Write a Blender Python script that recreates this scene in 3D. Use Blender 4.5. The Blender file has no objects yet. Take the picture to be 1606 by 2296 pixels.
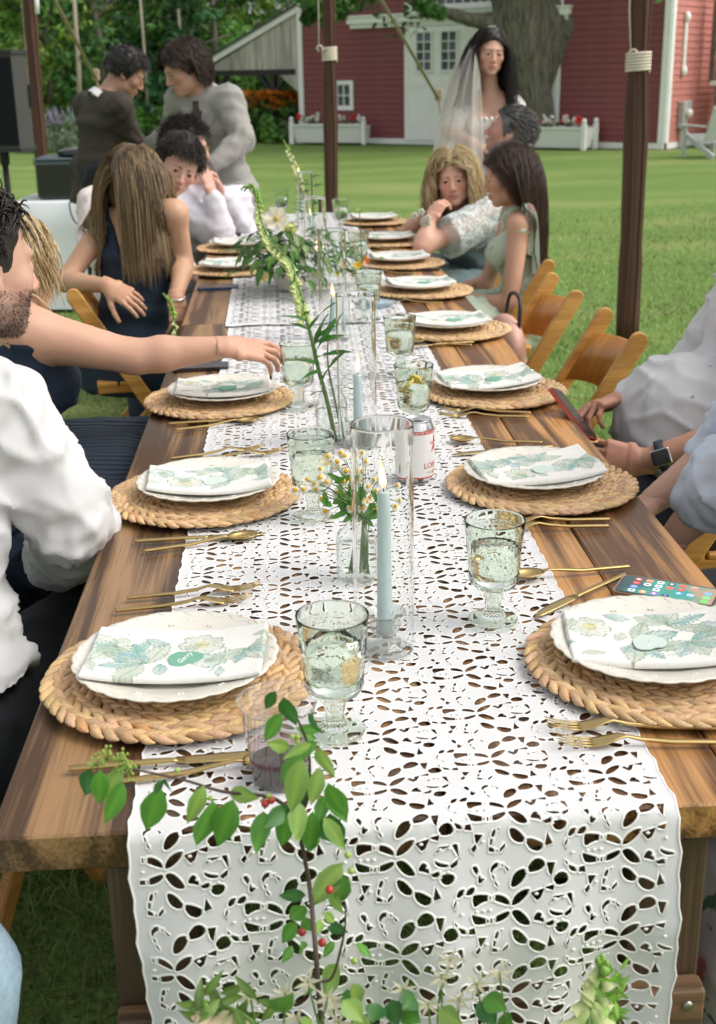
import bpy, math, random
import numpy as np
from mathutils import Vector, Matrix, geometry
rad = math.radians
SC = bpy.context.scene
COL = SC.collection
random.seed(7)
RNG = np.random.default_rng(11)
V = lambda *a: np.array(a, float)

# ------------------------------------------------------------------ camera
CAM_P = V(-0.1514, -1.129, 1.51)
CAM_R, CAM_U, CAM_F = V(.9981, -.0595, -.0171), V(.0360, .3330, .9422), V(.0504, .9410, -.3345)
FPX, PCX, PCY = 2771.5, 803.0, 1147.6          # focal length and centre in a 1606 px wide frame
cam = bpy.data.cameras.new('camera')
camo = bpy.data.objects.new('camera', cam); COL.objects.link(camo)
cam.sensor_fit = 'VERTICAL'; cam.sensor_height = 36.0; cam.sensor_width = 25.2
cam.lens = FPX / 2295.2 * 36.0
cam.clip_start = .05; cam.clip_end = 400
cam.dof.use_dof = True; cam.dof.focus_distance = 1.95; cam.dof.aperture_fstop = 8.0
_m = Matrix(((CAM_R[0], CAM_U[0], -CAM_F[0], CAM_P[0]), (CAM_R[1], CAM_U[1], -CAM_F[1], CAM_P[1]),
             (CAM_R[2], CAM_U[2], -CAM_F[2], CAM_P[2]), (0, 0, 0, 1)))
camo.matrix_world = _m
SC.camera = camo

# ------------------------------------------------------------------ world, sun, exposure
SUN_EL, SUN_AZ = rad(50), rad(100)             # azimuth measured from +Y towards +X
world = bpy.data.worlds.new('World'); SC.world = world; world.use_nodes = True
_nt = world.node_tree; _nt.nodes.clear()
_sky = _nt.nodes.new('ShaderNodeTexSky'); _sky.sky_type = 'NISHITA'; _sky.sun_disc = False
_sky.sun_elevation = SUN_EL; _sky.sun_rotation = SUN_AZ
_sky.air_density = 1.0; _sky.dust_density = 4.0; _sky.ozone_density = .6
_bg = _nt.nodes.new('ShaderNodeBackground'); _bg.inputs['Strength'].default_value = .235
_wo = _nt.nodes.new('ShaderNodeOutputWorld')
_hs = _nt.nodes.new('ShaderNodeHueSaturation'); _hs.inputs['Saturation'].default_value = .22   # overcast, nearly white sky
_nt.links.new(_sky.outputs[0], _hs.inputs['Color']); _tn = _nt.nodes.new('ShaderNodeMix'); _tn.data_type = 'RGBA'; _tn.blend_type = 'MULTIPLY'; _tn.inputs[0].default_value = 1; _tn.inputs[7].default_value = (1.02, 1.0, .965, 1)
_nt.links.new(_hs.outputs[0], _tn.inputs[6]); _nt.links.new(_tn.outputs[2], _bg.inputs[0])
_nt.links.new(_bg.outputs[0], _wo.inputs[0])
sl = bpy.data.lights.new('sun', 'SUN'); sl.energy = .55; sl.angle = rad(40); sl.color = (1, .95, .86)
so = bpy.data.objects.new('sun', sl); COL.objects.link(so)
_sd = Vector((math.sin(SUN_AZ) * math.cos(SUN_EL), math.cos(SUN_AZ) * math.cos(SUN_EL), math.sin(SUN_EL)))
so.rotation_euler = _sd.to_track_quat('Z', 'Y').to_euler()
vs = SC.view_settings
vs.view_transform = 'Standard'; vs.look = 'None'; vs.gamma = 1; vs.use_curve_mapping = False; vs.exposure = 0.13
cy_ = SC.cycles
cy_.use_denoising = True
cy_.max_bounces = 14; cy_.transparent_max_bounces = 40; cy_.transmission_bounces = 12; cy_.diffuse_bounces = 3
cy_.sample_clamp_indirect = 6

# ------------------------------------------------------------------ rays through the photograph's frame
def ray(x, y): return CAM_F + (x - PCX) / FPX * CAM_R - (y - PCY) / FPX * CAM_U
ZT = .76
def at(x, y, z=ZT):
    q = ray(x, y); return CAM_P + q * ((z - CAM_P[2]) / q[2])
def aty(x, y, Y):
    q = ray(x, y); return CAM_P + q * ((Y - CAM_P[1]) / q[1])
def atplane(x, y, P, N):
    q = ray(x, y); return CAM_P + q * (np.dot(P - CAM_P, N) / np.dot(q, N))

# ------------------------------------------------------------------ objects
def prop(o, label=None, cat=None, group=None, kind=None):
    if label: o['label'] = label
    if cat: o['category'] = cat
    if group: o['group'] = group
    if kind: o['kind'] = kind
    return o
def empty(name, loc, label=None, cat=None, group=None, rz=0, kind=None):
    o = bpy.data.objects.new(name, None); COL.objects.link(o)
    o.location = Vector(loc); o.rotation_euler = (0, 0, rz); o.empty_display_size = .05
    return prop(o, label, cat, group, kind)
def mesh(name, verts, faces, mats=None, smooth=True, fmat=None, col=None):
    """verts (n,3) array; faces: (m,3|4) array or list of lists"""
    me = bpy.data.meshes.new(name)
    verts = np.asarray(verts, np.float32)
    if isinstance(faces, np.ndarray) and faces.ndim == 2:
        nf, k = faces.shape; loops = faces.astype(np.int32).ravel()
        st = np.arange(0, nf * k, k, dtype=np.int32)
    else:
        ln = np.array([len(f) for f in faces], np.int32); nf = len(ln)
        loops = np.fromiter((i for f in faces for i in f), np.int32, int(ln.sum()))
        st = np.concatenate([[0], np.cumsum(ln)[:-1]]).astype(np.int32)
    me.vertices.add(len(verts)); me.vertices.foreach_set('co', verts.ravel())
    me.loops.add(len(loops)); me.loops.foreach_set('vertex_index', loops)
    me.polygons.add(nf); me.polygons.foreach_set('loop_start', st)
    me.polygons.foreach_set('use_smooth', np.full(nf, bool(smooth)))
    if fmat is not None: me.polygons.foreach_set('material_index', np.asarray(fmat, np.int32))
    if col is not None:
        a = me.color_attributes.new('Col', 'FLOAT_COLOR', 'POINT')
        c = np.ones((len(verts), 4), np.float32); c[:, :3] = col; a.data.foreach_set('color', c.ravel())
    for m in (mats if isinstance(mats, (list, tuple)) else [mats]):
        if m: me.materials.append(m)
    me.update(calc_edges=True); me.validate()
    return me
def link(name, me, parent=None, loc=(0, 0, 0), rot=(0, 0, 0), label=None, cat=None, group=None, kind=None, scale=None):
    o = bpy.data.objects.new(name, me); COL.objects.link(o)
    o.location = Vector(loc); o.rotation_euler = rot
    if scale: o.scale = scale if not isinstance(scale, (int, float)) else (scale,) * 3
    if parent: o.parent = parent
    return prop(o, label, cat, group, kind)
def local(o, P): return np.asarray(P, float) - np.array(o.location)     # world points into an unrotated thing
def dup(o, parent=None, loc=None, rz=None):
    c = o.copy(); COL.objects.link(c)
    if parent: c.parent = parent
    if loc is not None: c.location = Vector(loc)
    if rz is not None: c.rotation_euler = (0, 0, rz)
    for ch in [q for q in bpy.data.objects if q.parent == o]: dup(ch, c)
    return c
KIDS = None

# ------------------------------------------------------------------ mesh pieces
class MB:
    """collects shapes into one mesh"""
    def __init__(s): s.v = []; s.f = []; s.m = []; s.c = []; s.n = 0
    def add(s, v, f, mi=0, col=None):
        v = np.asarray(v, float).reshape(-1, 3)
        s.v.append(v); s.c.append(np.ones((len(v), 3)) if col is None else np.broadcast_to(np.asarray(col, float), (len(v), 3)))
        for q in f: s.f.append([int(i) + s.n for i in q]); s.m.append(mi)
        s.n += len(v); return s
    def box(s, c, d, rz=0, mi=0, R=None, taper=1, bev=0, col=None):
        c = np.asarray(c, float); hx, hy, hz = np.asarray(d, float) / 2
        if bev <= 0:
            p = np.array([[x * (taper if z > 0 else 1), y * (taper if z > 0 else 1), z] for z in (-hz, hz) for x, y in ((-hx, -hy), (hx, -hy), (hx, hy), (-hx, hy))])
            f = [(3, 2, 1, 0), (4, 5, 6, 7), (0, 1, 5, 4), (1, 2, 6, 5), (2, 3, 7, 6), (3, 0, 4, 7)]
        else:
            b = min(bev, hx * .49, hy * .49, hz * .49)
            ring = lambda ix, iy, z: [(-ix + b, -iy, z), (ix - b, -iy, z), (ix, -iy + b, z), (ix, iy - b, z), (ix - b, iy, z), (-ix + b, iy, z), (-ix, iy - b, z), (-ix, -iy + b, z)]
            p = np.array(ring(hx - b, hy - b, -hz) + ring(hx, hy, -hz + b) + ring(hx, hy, hz - b) + ring(hx - b, hy - b, hz))
            f = [tuple(range(7, -1, -1)), tuple(range(24, 32))]
            for k in range(3):
                for i in range(8): f.append((k * 8 + i, k * 8 + (i + 1) % 8, k * 8 + 8 + (i + 1) % 8, k * 8 + 8 + i))
        if R is not None: p = p @ np.asarray(R, float).T
        elif rz:
            ca, sa = math.cos(rz), math.sin(rz); p = np.stack([p[:, 0] * ca - p[:, 1] * sa, p[:, 0] * sa + p[:, 1] * ca, p[:, 2]], 1)
        return s.add(p + c, f, mi, col)
    def bar(s, a, b, w, t=None, upv=(0, 0, 1), mi=0, bev=0):
        """box from a to b; w across (side), t along 'up'"""
        a, b = np.asarray(a, float), np.asarray(b, float); t = t or w
        d = b - a; L = np.linalg.norm(d); d /= L
        sd = np.cross(d, np.asarray(upv, float)); sd /= max(np.linalg.norm(sd), 1e-9); u = np.cross(sd, d)
        return s.box((a + b) / 2, (w, L, t), R=np.stack([sd, d, u], 1), mi=mi, bev=bev)
    def tube(s, pts, r, n=8, mi=0, cap=True, col=None, flat=1.0):
        pts = np.asarray(pts, float); k = len(pts); r = np.broadcast_to(np.asarray(r, float), (k,))
        t = np.gradient(pts, axis=0); t /= np.maximum(np.linalg.norm(t, axis=1), 1e-9)[:, None]
        u = np.cross(t[0], (0, 0, 1.)); 
        if np.linalg.norm(u) < .05: u = np.cross(t[0], (1., 0, 0))
        u /= np.linalg.norm(u); vs_ = []
        an = np.arange(n) * 2 * math.pi / n
        for i in range(k):
            u = u - t[i] * np.dot(u, t[i]); u /= max(np.linalg.norm(u), 1e-9); w = np.cross(t[i], u)
            vs_.append(pts[i] + r[i] * (np.cos(an)[:, None] * u + flat * np.sin(an)[:, None] * w))
        f = [(i * n + j, i * n + (j + 1) % n, (i + 1) * n + (j + 1) % n, (i + 1) * n + j) for i in range(k - 1) for j in range(n)]
        if cap: f += [tuple(range(n - 1, -1, -1)), tuple(range((k - 1) * n, k * n))]
        c = None
        if col is not None:
            c = np.asarray(col, float)
            c = np.repeat(c, n, 0) if c.ndim == 2 else c
        return s.add(np.concatenate(vs_), f, mi, c)
    def lathe(s, prof, c=(0, 0, 0), n=24, mi=0, mod=None, closed=False):
        prof = np.asarray(prof, float); k = len(prof); an = np.arange(n) * 2 * math.pi / n
        P = []
        for i, (r, z) in enumerate(prof):
            rr = r * (1 + (mod(an, i, r, z) if mod else 0)); P.append(np.stack([rr * np.cos(an), rr * np.sin(an), np.full(n, z)], 1))
        f = [(i * n + j, i * n + (j + 1) % n, (i + 1) * n + (j + 1) % n, (i + 1) * n + j) for i in range(k - 1) for j in range(n)]
        return s.add(np.concatenate(P) + np.asarray(c, float), f, mi)
    def ball(s, c, r, n=8, m=6, mi=0, col=None, R=None):
        r = np.broadcast_to(np.asarray(r, float), (3,)); P = []
        for i in range(1, m):
            th = math.pi * i / m
            for j in range(n):
                ph = 2 * math.pi * j / n; P.append((math.sin(th) * math.cos(ph), math.sin(th) * math.sin(ph), math.cos(th)))
        P += [(0, 0, 1), (0, 0, -1)]; P = np.array(P) * r
        if R is not None: P = P @ np.asarray(R).T
        f = [(i * n + j, (i + 1) * n + j, (i + 1) * n + (j + 1) % n, i * n + (j + 1) % n) for i in range(m - 2) for j in range(n)]
        T, B = (m - 1) * n, (m - 1) * n + 1
        f += [(T, j, (j + 1) % n) for j in range(n)] + [(B, (m - 2) * n + (j + 1) % n, (m - 2) * n + j) for j in range(n)]
        return s.add(P + np.asarray(c, float), f, mi, col)
    def prism(s, poly, z0, z1, mi=0, R=None, o=(0, 0, 0)):
        n = len(poly); p = np.array([(x, y, z0) for x, y in poly] + [(x, y, z1) for x, y in poly], float)
        if R is not None: p = p @ np.asarray(R, float).T
        f = [tuple(range(n - 1, -1, -1)), tuple(range(n, 2 * n))] + [(i, (i + 1) % n, n + (i + 1) % n, n + i) for i in range(n)]
        return s.add(p + np.asarray(o, float), f, mi)
    def me(s, name, mats, smooth=False, col=False):
        return mesh(name, np.concatenate(s.v), s.f, mats, smooth, s.m, np.concatenate(s.c) if col else None)
    def build(s, name, mats, parent=None, smooth=False, col=False, off=(0, 0, 0), **k):
        if any(off): s.v = [v - np.asarray(off) for v in s.v]
        return link(name, s.me(name, mats, smooth, col), parent, **k)
def autosmooth(o, ang=40):
    me = o.data
    me.polygons.foreach_set('use_smooth', np.ones(len(me.polygons), bool))
    try: me.set_sharp_from_angle(angle=rad(ang))
    except Exception: pass
    return o

# ------------------------------------------------------------------ materials
def srgb(*c):
    c = np.array(c, float) / 255; return tuple(np.where(c <= .04045, c / 12.92, ((c + .055) / 1.055) ** 2.4))
MATS = {}
def mat(name, col=(.5, .5, .5), rough=.6, var=.0, vscale=20, bump=0, bscale=120, metal=0, trans=0, ior=1.5, spec=.5, col2=None,
        attr=False, sss=0, stretch=None, sheen=0, crease=0, csc=6, wave=0, coat=0, emit=None, estr=0, bdist=.002, objcol=False, aniso=0):
    if name in MATS: return MATS[name]
    m = bpy.data.materials.new(name); m.use_nodes = True; nt = m.node_tree; N = nt.nodes; L = nt.links
    b = N['Principled BSDF']
    b.inputs['Roughness'].default_value = rough; b.inputs['Metallic'].default_value = metal
    b.inputs['Transmission Weight'].default_value = trans; b.inputs['IOR'].default_value = ior
    b.inputs['Specular IOR Level'].default_value = spec
    if coat: b.inputs['Coat Weight'].default_value = coat; b.inputs['Coat Roughness'].default_value = .235
    if sss: b.inputs['Subsurface Weight'].default_value = sss; b.inputs['Subsurface Radius'].default_value = (.012, .005, .003); b.inputs['Subsurface Scale'].default_value = .6
    if sheen: b.inputs['Sheen Weight'].default_value = sheen; b.inputs['Sheen Roughness'].default_value = .5
    if emit: b.inputs['Emission Color'].default_value = (*emit, 1); b.inputs['Emission Strength'].default_value = estr
    tc = N.new('ShaderNodeTexCoord'); mp = N.new('ShaderNodeMapping')
    L.new(tc.outputs['Object'], mp.inputs[0])
    if stretch: mp.inputs['Scale'].default_value = stretch
    base = None
    if attr:
        a = N.new('ShaderNodeAttribute'); a.attribute_name = 'Col'; base = a.outputs['Color']
    elif objcol:
        a = N.new('ShaderNodeObjectInfo'); base = a.outputs['Color']
    if var or col2 is not None:
        nz = N.new('ShaderNodeTexNoise'); nz.inputs['Scale'].default_value = vscale; nz.inputs['Detail'].default_value = 5; nz.inputs['Roughness'].default_value = .6
        L.new(mp.outputs[0], nz.inputs[0])
        rp = N.new('ShaderNodeValToRGB'); rp.color_ramp.elements[0].position = .32; rp.color_ramp.elements[1].position = .68
        L.new(nz.outputs[0], rp.inputs[0])
        if base is None:
            c2 = col2 if col2 is not None else tuple(min(1, x * (1 + var)) for x in col)
            c1 = col if col2 is not None else tuple(x * (1 - var) for x in col)
            rp.color_ramp.elements[0].color = (*c1, 1); rp.color_ramp.elements[1].color = (*c2, 1); base = rp.outputs[0]
        else:
            rp.color_ramp.elements[0].color = (1 - var,) * 3 + (1,); rp.color_ramp.elements[1].color = (1 + var,) * 3 + (1,)
            mx = N.new('ShaderNodeMix'); mx.data_type = 'RGBA'; mx.blend_type = 'MULTIPLY'; mx.inputs[0].default_value = 1
            L.new(base, mx.inputs[6]); L.new(rp.outputs[0], mx.inputs[7]); base = mx.outputs[2]
    if base is not None: L.new(base, b.inputs['Base Color'])
    else: b.inputs['Base Color'].default_value = (*col, 1)
    if bump:
        n2 = N.new('ShaderNodeTexNoise'); n2.inputs['Scale'].default_value = bscale; n2.inputs['Detail'].default_value = 4
        L.new(mp.outputs[0], n2.inputs[0])
        bp = N.new('ShaderNodeBump'); bp.inputs['Strength'].default_value = bump; bp.inputs['Distance'].default_value = bdist
        L.new(n2.outputs[0], bp.inputs['Height']); L.new(bp.outputs[0], b.inputs['Normal'])
    if crease or wave:
        if crease:                                      # soft cloth creases
            n3 = N.new('ShaderNodeTexNoise'); n3.noise_type = 'RIDGED_MULTIFRACTAL'; n3.inputs['Scale'].default_value = csc; n3.inputs['Detail'].default_value = 2.0; n3.inputs['Distortion'].default_value = .9; m3 = N.new('ShaderNodeMapping'); m3.inputs['Scale'].default_value = (1, 1, .55); m3.inputs['Rotation'].default_value = (.5, .35, 0); L.new(tc.outputs['Object'], m3.inputs[0]); L.new(m3.outputs[0], n3.inputs[0]); hsrc = n3.outputs[0]
        else:
            n3 = N.new('ShaderNodeTexWave'); n3.bands_direction = 'Y'; n3.inputs['Scale'].default_value = wave; n3.inputs['Distortion'].default_value = 1.2; n3.inputs['Detail'].default_value = 1; n3.inputs['Detail Scale'].default_value = .25; L.new(tc.outputs['Object'], n3.inputs[0]); hsrc = n3.outputs[0]
        b3 = N.new('ShaderNodeBump'); b3.inputs['Strength'].default_value = crease or 1.0; b3.inputs['Distance'].default_value = .020 if crease else .02; L.new(hsrc, b3.inputs['Height'])
        if bump: L.new(b3.outputs[0], bp.inputs['Normal'])
        else: L.new(b3.outputs[0], b.inputs['Normal'])
    MATS[name] = m; return m
def wood(name, dark, light, scale=1.0, rough=.5, knots=True, axis='Y', objtint=True, grain=1.0):
    """planed board: long wavering grain, a few knots, pores; the object's colour tints each board"""
    m = bpy.data.materials.new(name); m.use_nodes = True; nt = m.node_tree; N = nt.nodes; L = nt.links; b = N['Principled BSDF']
    tc = N.new('ShaderNodeTexCoord'); oi = N.new('ShaderNodeObjectInfo')
    off = N.new('ShaderNodeVectorMath'); off.operation = 'ADD'
    rnd = N.new('ShaderNodeVectorMath'); rnd.operation = 'SCALE'; rnd.inputs[0].default_value = (13.1, 7.7, 3.3)
    L.new(oi.outputs['Random'], rnd.inputs['Scale']); L.new(tc.outputs['Object'], off.inputs[0]); L.new(rnd.outputs[0], off.inputs[1])
    mp = N.new('ShaderNodeMapping'); s = [9 * scale] * 3; s['XYZ'.index(axis)] = .55 * scale; mp.inputs['Scale'].default_value = s
    L.new(off.outputs[0], mp.inputs[0])
    n1 = N.new('ShaderNodeTexNoise'); n1.inputs['Scale'].default_value = .9; n1.inputs['Detail'].default_value = 2; n1.inputs['Distortion'].default_value = .6
    L.new(mp.outputs[0], n1.inputs[0])
    ml = N.new('ShaderNodeMath'); ml.operation = 'MULTIPLY'; ml.inputs[1].default_value = 22; L.new(n1.outputs[0], ml.inputs[0])
    fr = N.new('ShaderNodeMath'); fr.operation = 'SINE'; L.new(ml.outputs[0], fr.inputs[0])
    mp2 = N.new('ShaderNodeMapping'); s2 = [230 * scale] * 3; s2['XYZ'.index(axis)] = 6 * scale; mp2.inputs['Scale'].default_value = s2
    L.new(off.outputs[0], mp2.inputs[0])
    n2 = N.new('ShaderNodeTexNoise'); n2.inputs['Scale'].default_value = 1; n2.inputs['Detail'].default_value = 3; L.new(mp2.outputs[0], n2.inputs[0])
    ad = N.new('ShaderNodeMath'); ad.operation = 'MULTIPLY_ADD'; ad.inputs[1].default_value = .34 * grain; ad.inputs[2].default_value = -.05
    L.new(fr.outputs[0], ad.inputs[0])
    ad2 = N.new('ShaderNodeMath'); ad2.operation = 'ADD'; L.new(ad.outputs[0], ad2.inputs[0]); L.new(n2.outputs[0], ad2.inputs[1])
    n3 = N.new('ShaderNodeTexNoise'); n3.inputs['Scale'].default_value = 2.2 * scale; n3.inputs['Detail'].default_value = 4; L.new(off.outputs[0], n3.inputs[0])
    ad3 = N.new('ShaderNodeMath'); ad3.operation = 'MULTIPLY_ADD'; ad3.inputs[1].default_value = .7; L.new(n3.outputs[0], ad3.inputs[0]); 
    sb = N.new('ShaderNodeMath'); sb.operation = 'SUBTRACT'; sb.inputs[1].default_value = .35; L.new(ad2.outputs[0], sb.inputs[0]); L.new(sb.outputs[0], ad3.inputs[2])
    rp = N.new('ShaderNodeValToRGB'); rp.color_ramp.elements[0].position = .2; rp.color_ramp.elements[1].position = .8
    rp.color_ramp.elements[0].color = (*dark, 1); rp.color_ramp.elements[1].color = (*light, 1); L.new(ad3.outputs[0], rp.inputs[0])
    out = rp.outputs[0]
    if knots:
        mk = N.new('ShaderNodeMapping'); s3 = [5.2 * scale] * 3; s3['XYZ'.index(axis)] = 1.9 * scale; mk.inputs['Scale'].default_value = s3; L.new(off.outputs[0], mk.inputs[0])
        vo = N.new('ShaderNodeTexVoronoi'); vo.inputs['Scale'].default_value = 1; L.new(mk.outputs[0], vo.inputs[0])
        kr = N.new('ShaderNodeValToRGB'); kr.color_ramp.elements[0].position = .05; kr.color_ramp.elements[1].position = .13
        kr.color_ramp.elements[0].color = (.45, .35, .3, 1); kr.color_ramp.elements[1].color = (1, 1, 1, 1); L.new(vo.outputs['Distance'], kr.inputs[0])
        mx = N.new('ShaderNodeMix'); mx.data_type = 'RGBA'; mx.blend_type = 'MULTIPLY'; mx.inputs[0].default_value = 1
        L.new(out, mx.inputs[6]); L.new(kr.outputs[0], mx.inputs[7]); out = mx.outputs[2]
    if objtint:
        mx = N.new('ShaderNodeMix'); mx.data_type = 'RGBA'; mx.blend_type = 'MULTIPLY'; mx.inputs[0].default_value = 1
        L.new(out, mx.inputs[6]); L.new(oi.outputs['Color'], mx.inputs[7]); out = mx.outputs[2]
    L.new(out, b.inputs['Base Color']); b.inputs['Roughness'].default_value = rough
    bp = N.new('ShaderNodeBump'); bp.inputs['Strength'].default_value = .35; bp.inputs['Distance'].default_value = .0015
    L.new(ad2.outputs[0], bp.inputs['Height']); L.new(bp.outputs[0], b.inputs['Normal'])
    MATS[name] = m; return m
def thin_glass(name, tint=(1, 1, 1), bump=0, bscale=60, body=.0, bodycol=(.8, .9, .8), rough=.02, fres=1.5, mul=1.0):
    m = bpy.data.materials.new(name); m.use_nodes = True; nt = m.node_tree; N = nt.nodes; L = nt.links; N.clear()
    o = N.new('ShaderNodeOutputMaterial'); t = N.new('ShaderNodeBsdfTransparent'); t.inputs[0].default_value = (*tint, 1)
    g = N.new('ShaderNodeBsdfGlossy'); g.inputs['Roughness'].default_value = rough
    fr = N.new('ShaderNodeFresnel'); fr.inputs[0].default_value = fres; mx = N.new('ShaderNodeMixShader')
    ge = N.new('ShaderNodeNewGeometry')     # the same reflectance seen from inside the wall as from outside
    ior = N.new('ShaderNodeMix'); ior.inputs[2].default_value = fres; ior.inputs[3].default_value = 1 / fres
    L.new(ge.outputs['Backfacing'], ior.inputs[0]); L.new(ior.outputs[0], fr.inputs[0])
    src = t.outputs[0]
    if body:
        d = N.new('ShaderNodeBsdfDiffuse'); d.inputs[0].default_value = (*bodycol, 1); m2 = N.new('ShaderNodeMixShader'); m2.inputs[0].default_value = body
        L.new(t.outputs[0], m2.inputs[1]); L.new(d.outputs[0], m2.inputs[2]); src = m2.outputs[0]
    mu = N.new('ShaderNodeMath'); mu.operation = 'MULTIPLY'; mu.inputs[1].default_value = mul; mu.use_clamp = True; L.new(fr.outputs[0], mu.inputs[0])
    L.new(mu.outputs[0], mx.inputs[0]); L.new(src, mx.inputs[1]); L.new(g.outputs[0], mx.inputs[2]); L.new(mx.outputs[0], o.inputs[0])
    if bump:
        tc = N.new('ShaderNodeTexCoord'); n2 = N.new('ShaderNodeTexNoise'); n2.inputs['Scale'].default_value = bscale; L.new(tc.outputs['Object'], n2.inputs[0])
        bp = N.new('ShaderNodeBump'); bp.inputs['Strength'].default_value = bump; bp.inputs['Distance'].default_value = .003; L.new(n2.outputs[0], bp.inputs['Height'])
        L.new(bp.outputs[0], g.inputs['Normal']); L.new(bp.outputs[0], fr.inputs['Normal'])
    MATS[name] = m; return m
def leafmat(name, attr=True, col=(.06, .2, .03), rough=.45, trl=.35):
    m = bpy.data.materials.new(name); m.use_nodes = True; nt = m.node_tree; N = nt.nodes; L = nt.links; b = N['Principled BSDF']; o = N['Material Output']
    tr = N.new('ShaderNodeBsdfTranslucent'); mx = N.new('ShaderNodeMixShader'); mx.inputs[0].default_value = trl
    b.inputs['Roughness'].default_value = rough; b.inputs['Specular IOR Level'].default_value = .5
    if attr:
        a = N.new('ShaderNodeAttribute'); a.attribute_name = 'Col'; L.new(a.outputs['Color'], b.inputs['Base Color']); L.new(a.outputs['Color'], tr.inputs[0])
    else: b.inputs['Base Color'].default_value = (*col, 1); tr.inputs[0].default_value = (*col, 1)
    L.new(b.outputs[0], mx.inputs[1]); L.new(tr.outputs[0], mx.inputs[2]); L.new(mx.outputs[0], o.inputs[0])
    MATS[name] = m; return m

# ------------------------------------------------------------------ noise
def vnoise(P, seed=0):
    """value noise in 3d, -1..1"""
    P = np.asarray(P, float); I = np.floor(P).astype(np.int64); f = P - I; f = f * f * (3 - 2 * f)
    def h(i, j, k):
        n = (i * 374761393 + j * 668265263 + k * 2147483647 + seed * 974711) & 0x7fffffff
        n = ((n ^ (n >> 13)) * 1274126177) & 0x7fffffff
        return ((n ^ (n >> 16)) & 0xffff) / 32767.5 - 1
    x, y, z = I[..., 0], I[..., 1], I[..., 2]; r = 0
    for a in (0, 1):
        for b in (0, 1):
            for c in (0, 1):
                w = (f[..., 0] if a else 1 - f[..., 0]) * (f[..., 1] if b else 1 - f[..., 1]) * (f[..., 2] if c else 1 - f[..., 2])
                r = r + w * h(x + a, y + b, z + c)
    return r
def fbm(P, seed=0, o=3): return sum(vnoise(np.asarray(P) * 2 ** i, seed + i) * .5 ** i for i in range(o))

# ------------------------------------------------------------------ implicit surfaces (bodies and clothes)
def unit(v): v = np.asarray(v, float); return v / max(np.linalg.norm(v), 1e-9)
def rc(a, b, r1, r2, k=.02, op='u'): return ('rc', np.asarray(a, float), np.asarray(b, float), r1, r2, k, op)
def el(c, r, R=None, k=.02, op='u'): return ('el', np.asarray(c, float), np.asarray(r, float), np.eye(3) if R is None else np.asarray(R, float), 0, k, op)
def ec(a, b, w1, t1, w2, t2, side, k=.03, op='u'): return ('ec', np.asarray(a, float), np.asarray(b, float), (w1, t1, w2, t2), unit(side), k, op)
def pbox(p, off):
    if p[0] == 'rc':
        m = max(p[3], p[4]) + off; return np.minimum(p[1], p[2]) - m, np.maximum(p[1], p[2]) + m
    if p[0] == 'el':
        e = np.abs(p[3]) @ p[2] + off; return p[1] - e, p[1] + e
    m = max(p[3]) + off; return np.minimum(p[1], p[2]) - m, np.maximum(p[1], p[2]) + m
def pdist(p, X, Y, Z):
    if p[0] == 'rc':
        a, d = p[1], p[2] - p[1]; L2 = max(d @ d, 1e-12)
        x, y, z = X - a[0], Y - a[1], Z - a[2]
        t = np.clip((x * d[0] + y * d[1] + z * d[2]) / L2, 0, 1)
        return np.sqrt((x - t * d[0]) ** 2 + (y - t * d[1]) ** 2 + (z - t * d[2]) ** 2) - (p[3] + (p[4] - p[3]) * t)
    if p[0] == 'el':
        x, y, z = X - p[1][0], Y - p[1][1], Z - p[1][2]; R = p[3]; r = p[2]
        u = (x * R[0, 0] + y * R[1, 0] + z * R[2, 0]) / r[0]; v = (x * R[0, 1] + y * R[1, 1] + z * R[2, 1]) / r[1]; w = (x * R[0, 2] + y * R[1, 2] + z * R[2, 2]) / r[2]
        k0 = np.sqrt(u * u + v * v + w * w); k1 = np.sqrt((u / r[0]) ** 2 + (v / r[1]) ** 2 + (w / r[2]) ** 2) + 1e-9
        return k0 * (k0 - 1) / k1
    a, d = p[1], p[2] - p[1]; L = np.linalg.norm(d); d = d / L; s = p[4] - d * (p[4] @ d); s = unit(s); q = np.cross(d, s)
    w1, t1, w2, t2 = p[3]; x, y, z = X - a[0], Y - a[1], Z - a[2]
    h = x * d[0] + y * d[1] + z * d[2]; t = np.clip(h / L, 0, 1); t = t
    u = (x * s[0] + y * s[1] + z * s[2]) / (w1 + (w2 - w1) * t); v = (x * q[0] + y * q[1] + z * q[2]) / (t1 + (t2 - t1) * t)
    dr = (np.sqrt(u * u + v * v) - 1) * np.minimum(w1 + (w2 - w1) * t, t1 + (t2 - t1) * t)
    dz = np.maximum(-h, h - L)
    return np.where(dz > 0, np.sqrt(np.maximum(dr, 0) ** 2 + dz ** 2) + np.minimum(dr, 0) * 0, np.maximum(dr, dz * .0 + dr))
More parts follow.
